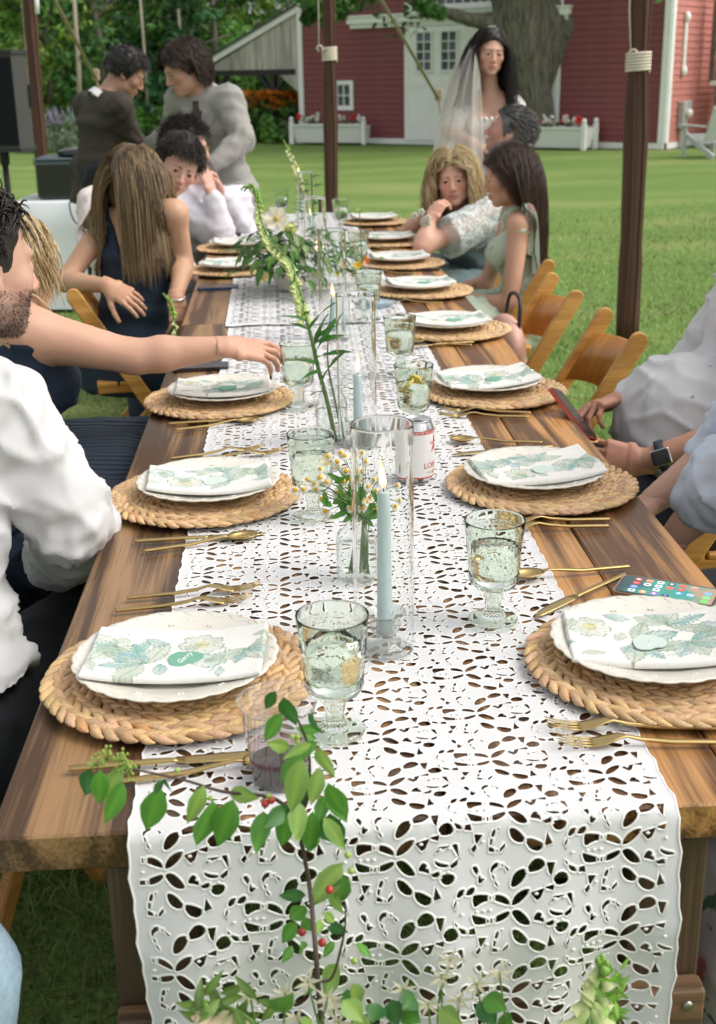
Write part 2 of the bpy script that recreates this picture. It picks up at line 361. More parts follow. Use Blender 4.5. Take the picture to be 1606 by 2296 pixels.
def field(prims, lo, hi, h, off=0.0, cut=None):
    lo, hi = np.asarray(lo, float), np.asarray(hi, float); n = np.maximum(((hi - lo) / h).astype(int) + 2, 3)
    ax = [lo[i] + h * np.arange(n[i]) for i in range(3)]
    G = np.full(tuple(n), .5)
    for p in prims:
        k = p[5]; a, b = pbox(p, off + k + 3 * h)
        i0 = np.clip(np.floor((a - lo) / h).astype(int), 0, n); i1 = np.clip(np.ceil((b - lo) / h).astype(int) + 1, 0, n)
        if (i1 - i0).min() <= 0: continue
        s = tuple(slice(i0[i], i1[i]) for i in range(3))
        d = pdist(p, ax[0][s[0]][:, None, None], ax[1][s[1]][None, :, None], ax[2][s[2]][None, None, :])
        g = G[s]
        if p[6] == 'u':
            d = d - off; hh = np.maximum(k - np.abs(g - d), 0) / k if k else 0
            G[s] = np.minimum(g, d) - hh * hh * k * .25
        else:
            d = -d; hh = np.maximum(k - np.abs(g - d), 0) / k if k else 0
            G[s] = np.maximum(g, d) + hh * hh * k * .25
    if cut is not None:
        for c in (cut if isinstance(cut, list) else [cut]):
            G = np.maximum(G, c(ax[0][:, None, None], ax[1][None, :, None], ax[2][None, None, :]))
    return G, lo
def nets(G, lo, h):
    S = G < 0
    c = np.zeros(tuple(np.array(G.shape) - 1), np.int8)
    for a in (0, 1):
        for b in (0, 1):
            for d in (0, 1): c += S[a:a + c.shape[0], b:b + c.shape[1], d:d + c.shape[2]]
    act = (c > 0) & (c < 8); I = np.argwhere(act)
    if not len(I): return np.zeros((0, 3)), np.zeros((0, 4), int)
    idx = np.full(act.shape, -1, np.int64); idx[act] = np.arange(len(I))
    acc = np.zeros((len(I), 3)); cnt = np.zeros(len(I))
    cr = [(0, 0, 0), (1, 0, 0), (0, 1, 0), (1, 1, 0), (0, 0, 1), (1, 0, 1), (0, 1, 1), (1, 1, 1)]
    vals = [G[I[:, 0] + a, I[:, 1] + b, I[:, 2] + d] for a, b, d in cr]
    for e0, e1 in ((0, 1), (2, 3), (4, 5), (6, 7), (0, 2), (1, 3), (4, 6), (5, 7), (0, 4), (1, 5), (2, 6), (3, 7)):
        a, b = vals[e0], vals[e1]; m = (a < 0) != (b < 0)
        t = np.where(m, a / np.where(m, a - b, 1), 0)[:, None]
        p = np.array(cr[e0]) * (1 - t) + np.array(cr[e1]) * t
        acc += p * m[:, None]; cnt += m
    v = lo + h * (I + acc / np.maximum(cnt, 1)[:, None])
    F = []
    for ax in range(3):
        o1, o2 = (ax + 1) % 3, (ax + 2) % 3
        sl0 = [slice(None)] * 3; sl1 = [slice(None)] * 3; sl0[ax] = slice(0, -1); sl1[ax] = slice(1, None)
        A, B = S[tuple(sl0)], S[tuple(sl1)]; E = np.argwhere(A != B)
        ok = (E[:, o1] > 0) & (E[:, o2] > 0) & (E[:, o1] < G.shape[o1] - 1) & (E[:, o2] < G.shape[o2] - 1); E = E[ok]
        def g(d1, d2):
            q = E.copy(); q[:, o1] += d1; q[:, o2] += d2; return idx[q[:, 0], q[:, 1], q[:, 2]]
        q = np.stack([g(-1, -1), g(0, -1), g(0, 0), g(-1, 0)], 1); fl = ~A[E[:, 0], E[:, 1], E[:, 2]]
        q[fl] = q[fl][:, ::-1]; F.append(q)
    F = np.concatenate(F); return v, F[(F >= 0).all(1)]
def implicit(prims, h, off=0.0, cut=None, lo=None, hi=None):
    if lo is None:
        bs = [pbox(p, off + 2 * h) for p in prims if p[6] == 'u']; lo = np.min([b[0] for b in bs], 0) - h; hi = np.max([b[1] for b in bs], 0) + h
    G, l = field(prims, lo, hi, h, off, cut); return nets(G, l, h)
def normals(v, f):
    n = np.zeros_like(v); a = v[f[:, 0]]; fn = np.cross(v[f[:, 1]] - a, v[f[:, 2]] - a)
    for i in range(f.shape[1]): np.add.at(n, f[:, i], fn)
    return n / np.maximum(np.linalg.norm(n, axis=1), 1e-12)[:, None]
def smooth_mesh(v, f, it=2, w=.5):
    e = np.concatenate([f[:, [i, (i + 1) % f.shape[1]]] for i in range(f.shape[1])]); e = np.concatenate([e, e[:, ::-1]])
    cnt = np.bincount(e[:, 0], minlength=len(v)).astype(float)
    for _ in range(it):
        s = np.stack([np.bincount(e[:, 0], v[e[:, 1], i], minlength=len(v)) for i in range(3)], 1)
        v = v * (1 - w) + w * s / np.maximum(cnt, 1)[:, None]
    return v
def frame(fwd, up):
    f = unit(fwd); r = unit(np.cross(f, up)); u = np.cross(r, f); return np.stack([r, f, u], 1)     # columns: right, forward, up
def bez(*p, n=12):
    p = [np.asarray(q, float) for q in p]; t = np.linspace(0, 1, n)[:, None]
    while len(p) > 1: p = [a * (1 - t) + b * t for a, b in zip(p, p[1:])]
    return p[0]
def spline(P, n=8):
    """smooth curve through points"""
    P = np.asarray(P, float); Q = np.vstack([2 * P[0] - P[1], P, 2 * P[-1] - P[-2]]); out = []
    for i in range(1, len(Q) - 2):
        t = np.linspace(0, 1, n, endpoint=False)[:, None]; a, b, c, d = Q[i - 1:i + 3]
        out.append(.5 * (2 * b + (c - a) * t + (2 * a - 5 * b + 4 * c - d) * t ** 2 + (3 * b - a - 3 * c + d) * t ** 3))
    return np.vstack(out + [P[-1:]])

# ================================================================== ground
def ground_mat():
    m = bpy.data.materials.new('lawn'); m.use_nodes = True; nt = m.node_tree; N = nt.nodes; L = nt.links; b = N['Principled BSDF']; b.inputs['Roughness'].default_value = .9; b.inputs['Specular IOR Level'].default_value = .15
    tc = N.new('ShaderNodeTexCoord'); n1 = N.new('ShaderNodeTexNoise'); n1.inputs['Scale'].default_value = .55; n1.inputs['Detail'].default_value = 6; n1.inputs['Roughness'].default_value = .65
    mp = N.new('ShaderNodeMapping'); mp.inputs['Scale'].default_value = (.55, 1.5, 1); mp.inputs['Rotation'].default_value = (0, 0, .3); L.new(tc.outputs['Object'], mp.inputs[0]); L.new(mp.outputs[0], n1.inputs[0])
    r = N.new('ShaderNodeValToRGB'); e = r.color_ramp.elements; e[0].position = .33; e[0].color = (.155, .255, .07, 1); e[1].position = .72; e[1].color = (.33, .37, .15, 1)
    q = e.new(.52); q.color = (.20, .305, .09, 1); L.new(n1.outputs[0], r.inputs[0])
    n2 = N.new('ShaderNodeTexNoise'); n2.inputs['Scale'].default_value = 70; n2.inputs['Detail'].default_value = 5; L.new(tc.outputs['Object'], n2.inputs[0])
    r2 = N.new('ShaderNodeValToRGB'); r2.color_ramp.elements[0].position = .3; r2.color_ramp.elements[0].color = (.55, .6, .5, 1); r2.color_ramp.elements[1].position = .7; r2.color_ramp.elements[1].color = (1.3, 1.25, 1.2, 1); L.new(n2.outputs[0], r2.inputs[0])
    mx = N.new('ShaderNodeMix'); mx.data_type = 'RGBA'; mx.blend_type = 'MULTIPLY'; mx.inputs[0].default_value = 1; L.new(r.outputs[0], mx.inputs[6]); L.new(r2.outputs[0], mx.inputs[7]); L.new(mx.outputs[2], b.inputs['Base Color'])
    bp = N.new('ShaderNodeBump'); bp.inputs['Strength'].default_value = .9; bp.inputs['Distance'].default_value = .03; L.new(n2.outputs[0], bp.inputs['Height']); L.new(bp.outputs[0], b.inputs['Normal']); return m
M_LAWN = ground_mat()
def grid_ground():
    xs = np.concatenate([np.linspace(-160, -20, 8), np.linspace(-16, 20, 55), np.linspace(28, 160, 8)]); ys = np.concatenate([np.linspace(-60, -8, 6), np.linspace(-5, 32, 56), np.linspace(40, 220, 10)])
    X, Y = np.meshgrid(xs, ys, indexing='ij'); Z = .02 * vnoise(np.stack([X * .4, Y * .4, X * 0], -1)) * (np.hypot(X, Y - 3) > 5)
    I = np.arange(X.size).reshape(X.shape); return mesh('lawn', np.stack([X, Y, Z - .01], -1).reshape(-1, 3), np.stack([I[:-1, :-1], I[1:, :-1], I[1:, 1:], I[:-1, 1:]], -1).reshape(-1, 4), [M_LAWN], True)
link('lawn', grid_ground(), kind='structure')
# ================================================================== barn
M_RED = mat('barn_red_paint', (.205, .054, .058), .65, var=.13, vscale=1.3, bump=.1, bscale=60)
M_PINK = mat('sunlit_red_paint', (.52, .20, .17), .7, var=.12, vscale=1.1)  # barn red made lighter: sunlight on the side wall put into the colour
M_WHITE = mat('white_paint', (.82, .835, .825), .5, var=.03, vscale=3)
M_GREYB = wood('weathered_board', (.30, .295, .27), (.60, .585, .54), scale=.45, rough=.8, knots=False, axis='Z', grain=.6)
M_DARKB = mat('dark_timber', (.022, .02, .02), .7, var=.3, vscale=8)
M_SHING = mat('roof_shingle', (.06, .07, .085), .8, var=.25, vscale=6)
M_PANE = mat('window_glass', (.06, .08, .095), .06, spec=.8, var=.5, vscale=2.2)
M_STONE = mat('fieldstone', (.30, .28, .25), .85, var=.3, vscale=9, bump=.4, bscale=30)
WP, WD, WN = at(680, 318, 0), unit(at(1490, 335, 0) - at(680, 318, 0)), None
WN = V(WD[1], -WD[0], 0)                                  # front wall faces the lawn
BARN_RZ = math.atan2(WD[1], WD[0])
barn = empty('barn', (WP[0], WP[1], 0), 'red clapboard barn with white trim, wide white doors and a grey lean-to', 'barn', rz=BARN_RZ)
WL, WH, DEP = 8.98, 5.4, 9.0                              # local x along the front, -y towards the lawn
def clap_me(w, m, h=.125):
    mb = MB(); p = [(-.030, 0), (-.012, h + .012), (0, h + .012), (0, 0)]
    mb.add([(x, y, z) for x in (0, w) for y, z in p], [(0, 1, 2, 3)[::-1], (4, 5, 6, 7), (0, 4, 5, 1)[::-1], (1, 5, 6, 2)[::-1], (0, 3, 7, 4)[::-1], (3, 2, 6, 7)[::-1]]); return mb.me('clapboard', [m])
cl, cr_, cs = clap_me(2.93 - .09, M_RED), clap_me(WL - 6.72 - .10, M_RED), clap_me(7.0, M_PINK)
cu_ = clap_me(6.72 - 2.93, M_RED)
nrow = int(WH / .125)
for i in range(nrow):
    z = .12 + i * .125
    link('clapboard', cl, barn, (.09, 0, z)); link('clapboard', cr_, barn, (6.72, 0, z))
    if z > 3.6: link('clapboard', cu_, barn, (2.93, 0, z))
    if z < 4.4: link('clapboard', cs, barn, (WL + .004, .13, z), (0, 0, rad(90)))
w = MB(); w.box((WL / 2, DEP / 2 + .01, WH / 2 + .05), (WL - .02, DEP, WH + .1)); w.build('wall', [M_RED], barn)
w = MB(); w.box((WL / 2, -.018, .058), (WL + .02, .036, .115)); w.box((WL + .02, DEP / 2 - 1.4, .058), (.036, 6.0, .115)); w.build('base_board', [M_WHITE], barn)
w = MB(); w.box((WL - .045, -.024, WH / 2 + .115), (.135, .048, WH)); w.box((WL + .026, .055, WH / 2 + .115), (.050, .13, WH - .002)); w.build('corner_board', [M_WHITE], barn)
w = MB(); w.box((.015, -.024, 1.5), (.135, .048, 2.9)); w.build('corner_board', [M_WHITE], barn)
w = MB(); w.lathe([(.0005, 3.16), (.03, 3.13), (.035, 3.09), (.02, 3.05), (.045, 3.03), (.05, 2.95)], c=(.015, -.02, 0), n=10); w.build('finial', [M_WHITE], barn, True)
w = MB(); w.prism([(-.4, WH + .1), (WL / 2, WH + 3.4), (WL + .4, WH + .1), (WL + .4, WH + .25), (WL / 2, WH + 3.56), (-.4, WH + .25)], -.5, DEP + .3, R=np.array([[1, 0, 0], [0, 0, 1], [0, 1, 0]])); w.build('roof', [M_SHING], barn)
w = MB(); w.prism([(0, WH + .1), (WL, WH + .1), (WL / 2, WH + 3.4)], 0, .08, R=np.array([[1, 0, 0], [0, 0, 1], [0, 1, 0]])); w.build('gable_wall', [M_RED], barn)
# moulding across the front
w = MB(); w.box((4.17, -.075, 2.60), (5.45, .15, .135)); w.box((4.17, -.045, 2.485), (5.35, .09, .092)); w.box((4.17, -.095, 2.685), (5.50, .19, .034)); w.build('door_hood', [M_WHITE], barn)
# wide white doors
dr = MB(); dr.box((3.88, -.03, 1.27), (1.86, .06, 2.32)); dr.box((5.77, -.03, 1.27), (1.86, .06, 2.32))
def glazed(x0, x1, z0, z1, nx, nz, parent, y=-.06, m=M_WHITE, fw=.05):
    f = MB(); mid = (x0 + x1) / 2
    f.box((mid, y - .012, z1 + fw / 2), (x1 - x0 + 2 * fw, .045, fw)); f.box((mid, y - .012, z0 - fw / 2), (x1 - x0 + 2 * fw, .045, fw))
    f.box((x0 - fw / 2, y - .0125, (z0 + z1) / 2), (fw, .043, z1 - z0)); f.box((x1 + fw / 2, y - .0125, (z0 + z1) / 2), (fw, .043, z1 - z0))
    win = f.build('window', [m], parent); dx, dz = (x1 - x0) / nx, (z1 - z0) / nz
    p = MB(); p.box((0, 0, 0), (dx - .026, .006, dz - .026)); pm = p.me('pane', [M_PANE])
    for i in range(nx):
        for j in range(nz): link('pane', pm, win, (x0 + dx * (i + .5), y - .006, z0 + dz * (j + .5)), (rad(random.uniform(-1.5, 1.5)), 0, rad(random.uniform(-2, 2))))
    b = MB()
    for i in range(nx + 1): b.box((x0 + dx * i, y - .010, (z0 + z1) / 2), (.024, .026, z1 - z0))
    for j in range(nz + 1): b.box(((x0 + x1) / 2, y - .0105, z0 + dz * j), (x1 - x0, .024, .022))
    b.build('muntin_bars', [m], win); return win
for k, x in enumerate((3.88, 5.77)):
    d_ = MB(); d_.box((x, -.03, 1.255), (1.86, .06, 2.35)); 
    for xx in (-.90, -.30, .30, .90): d_.box((x + xx, -.066, 1.255), (.09, .012, 2.35))
    for zz in (.16, 1.28, 2.36): d_.box((x, -.065, zz), (1.72, .010, .13))
    dd = d_.build('door', [M_WHITE], barn)
    for a in (-.62, .01): glazed(x + a, x + a + .38, 1.53, 2.31, 2, 4, dd, -.068, fw=.03)
# upper glazed strip over the hood
u_ = MB(); u_.box((4.825, -.02, 3.12), (3.79, .05, .84)); up = u_.build('upper_panel', [M_WHITE], barn)
glazed(3.35, 6.3, 2.84, 3.35, 14, 1, up, -.046)
s_ = MB(); s_.box((4.83, -.09, 2.765), (3.2, .09, .07)); s_.build('sill', [M_WHITE], barn)
wn = glazed(.90, 1.44, .80, 1.27, 3, 2, barn, -.035, fw=.085)
# lean-to on the left
for i in range(11):
    x0 = -2.85 + i * .262; x1 = min(x0 + .258, -.06); xm = (x0 + x1) / 2
    top = lambda x: 1.69 + (x + 2.85) * (1.13 / 2.8) ; bot = lambda x: 1.60 if x < -.78 else 1.60 - (x + .78) * .70
    p = [(x0, bot(x0)), (x1, bot(x1)), (x1, top(x1)), (x0, top(x0))]
    w = MB(); w.prism(p, -.020 - .006 * (i % 2), .012, R=np.array([[1, 0, 0], [0, 0, 1], [0, 1, 0]])); o = w.build('gable_board', [M_GREYB], barn); o.color = (*(np.array([1, .98, .95]) * random.uniform(.8, 1.1)), 1)
w = MB(); w.bar((-3.10, -.04, 1.72), (.02, -.04, 2.93), .07, .15, upv=(0, 0, 1)); w.build('rake_board', [M_WHITE], barn)
w = MB(); w.add([(-3.2, -.12, 1.79), (.0, -.12, 3.03), (.0, 3.6, 3.03), (-3.2, 3.6, 1.79), (-3.2, -.12, 1.74), (.0, -.12, 2.98), (.0, 3.6, 2.98), (-3.2, 3.6, 1.74)], [(0, 1, 2, 3), (7, 6, 5, 4), (0, 4, 5, 1), (1, 5, 6, 2), (2, 6, 7, 3), (3, 7, 4, 0)]); w.build('lean_to_roof', [M_SHING], barn)
for x, y in ((-.86, .03), (-2.72, .03), (-.86, 3.4), (-2.72, 3.4)):
    w = MB(); w.box((x, y, .78), (.13, .13, 1.56)); w.build('post', [M_DARKB], barn)
    for s in (-1, 1): w = MB(); w.bar((x, y + .001 * s, 1.02), (x + s * .42, y + .001 * s, 1.52), .09, .10, upv=(0, 1, 0)); w.build('brace', [M_DARKB], barn)
w = MB(); w.box((-1.6, .04, 1.56), (2.9, .14, .13)); w.box((-1.6, 3.4, 1.56), (2.9, .14, .13)); w.build('beam', [M_DARKB], barn)
# side wall fixtures
M_METER = mat('grey_meter_box', (.42, .42, .40), .5); 
w = MB(); w.box((WL + .10, .62, .62), (.14, .20, .52), bev=.02); w.box((WL + .10, .86, .72), (.12, .16, .34), bev=.02); w.box((WL + .09, .63, .2), (.05, .06, .40)); w.build('meter_box', [M_METER], barn)
w = MB(); w.lathe([(.0005, 0), (.065, 0), (.075, .06), (.06, .10), (.0005, .11)], n=16); w.build('meter_dial', [M_WHITE], barn, True, loc=(WL + .17, .66, .66), rot=(0, rad(90), 0))
w = MB(); w.box((WL + .05, .62, 1.92), (.05, .10, 1.0), bev=.01); w.build('light_fitting', [M_WHITE], barn)
for zz in (1.44, 2.42): w = MB(); w.ball((WL + .07, .62, zz), (.06, .085, .10), 10, 8); w.build('lamp_globe', [M_WHITE], barn, True)
# stair porch on the side
pc = WP + WD * (WL + .02) + (-WN) * 1.55
porch = empty('stair_porch', (pc[0], pc[1], 0), 'weathered timber stair porch with diagonal brace beside the barn corner', 'porch', rz=BARN_RZ)
M_PORCH = mat('porch_timber', (.20, .16, .125), .8, var=.3, vscale=9)
w = MB(); w.box((.42, 0, 1.7), (.12, .12, 3.4)); w.build('post', [M_PORCH], porch)
w = MB(); w.box((.22, .10, 2.05), (.09, .09, 1.7)); w.build('post', [M_PORCH], porch)
w = MB(); w.box((2.6, 0, 1.7), (.12, .12, 3.4)); w.build('post', [M_PORCH], porch)
w = MB(); w.bar((.45, -.05, 1.62), (2.2, -.05, 3.1), .10, .16, upv=(0, 0, 1)); w.build('stair_string', [M_PORCH], porch)
w = MB(); w.bar((.30, -.12, 1.85), (1.6, -.12, 3.1), .05, .10, upv=(0, 0, 1)); w.build('hand_rail', [M_PORCH], porch)
for i in range(6): w = MB(); w.box((.75 + i * .26, .35, 1.85 + i * .22), (.28, .8, .04)); w.build('tread', [M_PORCH], porch)
w = MB(); w.box((1.6, .3, 1.20), (2.6, .9, .09)); w.build('deck_edge', [M_WHITE], porch)
for i in range(9): w = MB(); w.box((.66 + .06 * i, .10, 1.55), (.035, .03, .62)); w.build('baluster', [M_WHITE if i < 3 else M_PORCH], porch)
w = MB(); w.box((.62, .6, .62), (.10, .10, 1.14)); w.build('post', [mat('ochre_post', (.50, .30, .10), .6)], porch)
w = MB(); w.box((2.2, 1.6, 1.7), (4.2, .12, 3.4)); w.build('back_wall', [M_PINK], porch)
# ---- planters and chairs on the lawn
M_GER = leafmat('petal_mix', trl=.3)
def planter(px0, px1, base, label, flowers, ab=None):
    a, b = ab or (at(px0, base, 0), at(px1, base + 1, 0)); d = b - a; L = np.linalg.norm(d[:2]); rz = math.atan2(d[1], d[0]); H = .40
    t = empty('planter_box', (a[0], a[1], 0), label, 'planter', 'white planter boxes by the barn', rz)
    w = MB(); w.add([(.05, -.06, .03), (L - .05, -.06, .03), (L - .05, .30, .03), (.05, .30, .03), (0, -.14, H), (L, -.14, H), (L, .38, H), (0, .38, H)], [(3, 2, 1, 0), (0, 1, 5, 4), (1, 2, 6, 5), (2, 3, 7, 6), (3, 0, 4, 7), (4, 5, 6, 7)]); w.build('box', [M_WHITE], t)
    w = MB(); w.box((L / 2, -.15, H + .012), (L + .04, .06, .035)); w.box((L / 2, .39, H + .012), (L + .04, .06, .035)); w.build('rim', [M_WHITE], t)
    for x in (-.02, L + .02):
        for y in (-.14, .38):
            w = MB(); w.box((x, y, .25), (.085, .085, .50)); w.ball((x, y, .545), (.048, .048, .055), 10, 6); w.build('post', [M_WHITE], t)
    rs = np.random.default_rng(int(px0)); lf = MB(); 
    for i in range(260):
        c = V(rs.uniform(.08, L - .08), rs.uniform(-.08, .3), H + rs.uniform(0, .13)); leafquad(lf, c, .05, rs, V(.06, .16, .035) * rs.uniform(.6, 1.5))
    lf.build('leaves', [M_FOL], t, False, True, kind='stuff')
    for i in range(flowers):
        col = [(.75, .03, .03), (.8, .8, .76), (.8, .78, .7)][i % 3]; c = V(L * (i + .5) / flowers + rs.uniform(-.06, .06), rs.uniform(-.08, .1), H + .14 + rs.uniform(-.02, .05)); fm = MB()
        for k in range(10): fm.ball(c + rs.normal(0, .036, 3), .034, 6, 4, col=np.array(col) * rs.uniform(.85, 1.1))
        fm.build('bloom', [M_GER], t, True, True)
M_FOL = leafmat('foliage', trl=.30)
def leafquad(mb, c, s, rs, col, nrm=None):
    n = unit(rs.normal(0, 1, 3) + (0, 0, .5)) if nrm is None else nrm; a = unit(np.cross(n, rs.normal(0, 1, 3))); b = np.cross(n, a); l, w = s * rs.uniform(.8, 1.25), s * rs.uniform(.4, .6)
    mb.add([c - a * l * .5, c + b * w * .5 - n * s * .08, c + a * l * .5, c - b * w * .5 - n * s * .08], [(0, 1, 2, 3)], 0, col)
planter(663, 820, 322, 'white planter box with red and white flowers, left by the barn corner', 8)
planter(1240, 1357, 327, 'white planter box with red and white flowers, right of the tree', 7, (WP + WD * 6.45 + WN * .62, WP + WD * 7.62 + WN * .62))
def adirondack(loc, rz, label, m, sc=1.0):
    t = empty('garden_chair', loc, label, 'garden chair', None, rz); t.scale = (sc,) * 3
    for i in range(7):
        x = (i - 3) * .078; h = .78 - .045 * abs(i - 3) ** 1.4; w = MB(); w.bar((x * .86, .25, .30), (x * 1.12, .55, .30 + h), .070, .02, upv=(0, 1, 0), bev=.006); w.build('back_slat', [m], t)
    for i in range(5): w = MB(); w.box((0, -.22 + i * .10, .375 - i * .028), (.52, .088, .02)); w.build('seat_slat', [m], t)
    for s in (-1, 1):
        w = MB(); w.box((s * .33, 0, .54), (.13, .72, .022)); w.build('arm', [m], t)
        w = MB(); w.box((s * .30, -.27, .265), (.03, .10, .53)); w.build('leg', [m], t)
        w = MB(); w.bar((s * .27, -.30, .38), (s * .27, .62, .02), .03, .10, upv=(0, 0, 1)); w.build('leg', [m], t)
    return t
p = at(1584, 352, 0); adirondack((p[0], p[1], 0), rad(195), 'pale grey slatted garden chair at the right edge, turned away', mat('grey_paint', (.50, .54, .53), .6), 1.0)
p = at(957, 316, 0); adirondack((p[0], p[1] - .3, 0), rad(-25), 'cream slatted garden chair before the white barn doors', mat('cream_paint', (.75, .68, .42), .6), .78)
# steppings of stone along the side of the barn
for i in range(12):
    q = WP + WD * (WL + .25 + .11 * (i % 3)) + (-WN) * (1.0 + i * .14) * 1.0; w = MB(); w.ball((0, 0, .04), (.16 + .05 * random.random(), .12, .09), 9, 6)
    w.build('stone', [M_STONE], None, True, loc=(q[0] + .1, q[1], 0), rot=(0, 0, i), label='pale field stone heaped beside the barn foundation', cat='stone', group='field stones by the barn foundation')

# ================================================================== poles and guy ropes of the tent
M_SLEEVE = mat('brown_fabric_sleeve', (.075, .032, .018), .8, var=.25, vscale=4, bump=.3, bscale=14, stretch=(1, 1, .25), bdist=.02)
M_ROPE = mat('cream_rope', (.62, .56, .46), .85, bump=.6, bscale=160, bdist=.002)
M_STRAP = mat('tan_webbing', (.30, .245, .17), .85, var=.1)
def pole(bot, topz, r, label, tie=None, lean=(0, 0)):
    t = empty('tent_pole', tuple(bot), label, 'pole', 'fabric wrapped tent poles'); zs = np.linspace(0, topz, 26)
    P = np.stack([lean[0] * zs, lean[1] * zs, zs], 1); R_ = r * (1 + .05 * np.sin(zs * 7) + .03 * np.sin(zs * 17 + 1))
    if tie: R_ = R_ * (1 - .14 * np.exp(-((zs - tie) / .10) ** 2)) * (1 - .1 * (zs > tie))
    w = MB(); w.tube(P, R_, 20); w.build('sleeve', [M_SLEEVE], t, True)
    w = MB()                                             # seam folds of the sleeve
    for a0, rr in ((-1.2, .012), (-.5, .008), (-2.2, .007)):
        w.tube([(lean[0] * z + R_[i] * math.cos(a0 + .3 * math.sin(z * 2)), lean[1] * z + R_[i] * math.sin(a0 + .3 * math.sin(z * 2)), z) for i, z in enumerate(zs)], rr, 6)
    w.build('fold', [M_SLEEVE], t, True)
    if tie:
        w = MB(); c = V(lean[0] * tie, lean[1] * tie, tie); h = np.linspace(0, 6 * 2 * math.pi, 150)
        w.tube(np.stack([c[0] + (r * 1.02) * np.cos(h), c[1] + (r * 1.02) * np.sin(h), tie - .05 + .10 * h / h[-1]], 1), .0085, 6); w.build('rope_tie', [M_ROPE], t, True)
        w = MB(); k = V(-r * 1.1, -r * .4, tie + .02); w.tube(spline([k, k + (-.015, -.01, .03), k + (.01, -.02, .045), k + (.03, -.03, .02), k + (.02, -.02, 0)], 6), .007, 6); w.build('knot', [M_ROPE], t, True)
        w = MB(); w.tube([k, k + (lean[0] - .01, 0, .25), k + (lean[0] * 2 - .005, .01, topz - tie)], .005, 6); w.build('cord', [M_ROPE], t, True)
def base_at(px, D_Y): q = aty(px, 700, D_Y); return q
# (pixel line, distance) -> foot and lean
def pole_px(xt, yt, xb, yb, Y, r, label, tie_y=None):
    A, B = aty(xb, yb, Y), aty(xt, yt, Y); s = (B - A) / (B[2] - A[2]); foot = A - s * A[2]; tz = None
    if tie_y: tz = aty(xb, tie_y, Y)[2]
    pole(foot, 3.6, r, label, tz, (s[0], s[1]))
pole_px(1437, 0, 1407, 700, 6.0, .062, 'brown fabric tent pole right, nearest, with a rope tie', 140)
pole_px(738, 0, 742, 425, 9.0, .052, 'brown fabric tent pole in the middle before the barn', 122)
pole_px(66, 0, 92, 350, 9.6, .052, 'brown fabric tent pole left, beside the loudspeaker')
def strap(a, b, label, w=.035):
    t = empty('guy_rope', tuple((np.array(a) + b) / 2 * (1, 1, 0)), label, 'rope', 'guy ropes of the tent'); off = np.array(t.location)
    m = MB(); m.tube([a - off, b - off], w / 2, 8, flat=.35); m.build('webbing', [M_STRAP], t, True)
    q = np.asarray(b) - off; k = MB(); k.box(q + (0, 0, .04), (.07, .05, .11), bev=.01); k.tube([q, q + (.05, 0, -.25), q + (.10, -.02, -.55)], .012, 6); k.build('ratchet', [M_STRAP], t)
strap(aty(838, -30, 9.5), aty(983, 222, 11.2), 'tan webbing guy rope slanting behind the veil')
strap(aty(112, -20, 9.8), aty(216, 178, 11.5), 'tan webbing guy rope slanting left, behind the dark suit')
w = MB(); a = aty(82, -20, 9.5); b_ = aty(84, 31, 9.5); w.tube([a, b_], .018, 8); w.build('tent_cord_end', [M_WHITE], None, True, label='short white tent cord hanging at the top left', cat='cord')

# ================================================================== trees
M_BARK = mat('maple_bark', (.06, .055, .042), .9, col2=(.22, .205, .165), vscale=9, bump=1.0, bscale=9, stretch=(2.2, 2.2, .35), bdist=.09)
M_TRUNK = mat('grey_trunk', (.13, .115, .09), .9, col2=(.30, .27, .22), vscale=5, bump=.6, bscale=14, stretch=(1, 1, .3), bdist=.03)
def limb_sdf(): pass
B0 = at(1213, 330, 0); YT = B0[1]
q = lambda x, y, dy=0: aty(x, y, YT + dy)
prims = [rc(q(1203, 345), q(1198, 240), .44, .36, .15), rc(q(1198, 240), q(1178, 110), .36, .44, .15), rc(q(1178, 110), q(1160, -40), .44, .56, .2), rc(q(1160, -40), q(1150, -260), .55, .38, .2),
         rc(q(1225, 160), q(1275, 60), .26, .28, .2), rc(q(1275, 60), q(1340, -60), .28, .24, .15), rc(q(1340, -60), q(1460, -330, 1), .24, .14, .1),
         rc(q(1110, 55), q(1030, 38, -.3), .20, .13, .15), rc(q(1030, 38, -.3), q(930, 2, -.6), .13, .10, .05), rc(q(930, 2, -.6), q(800, -70, -.9), .10, .06, .05), rc(q(1230, 60), q(1235, -200, .3), .3, .22, .2)]
for k in range(7):
    a = k * .9; prims.append(rc(B0 + V(.20 * math.cos(a), .2 * math.sin(a), .45), B0 + V(.56 * math.cos(a), .5 * math.sin(a), -.02), .13, .08, .15))
v, f = implicit(prims, .075)
v = smooth_mesh(v, f, 1); nn = normals(v, f); v = v + nn * (.035 * fbm(np.c_[v[:, :2] * 5, v[:, 2] * .9], 4))[:, None]
tree = empty('maple_tree', (B0[0], B0[1], 0), 'large old maple with thick furrowed grey trunk before the barn', 'tree')
link('trunk', mesh('trunk', v - (B0[0], B0[1], 0), f, [M_BARK], True), tree)
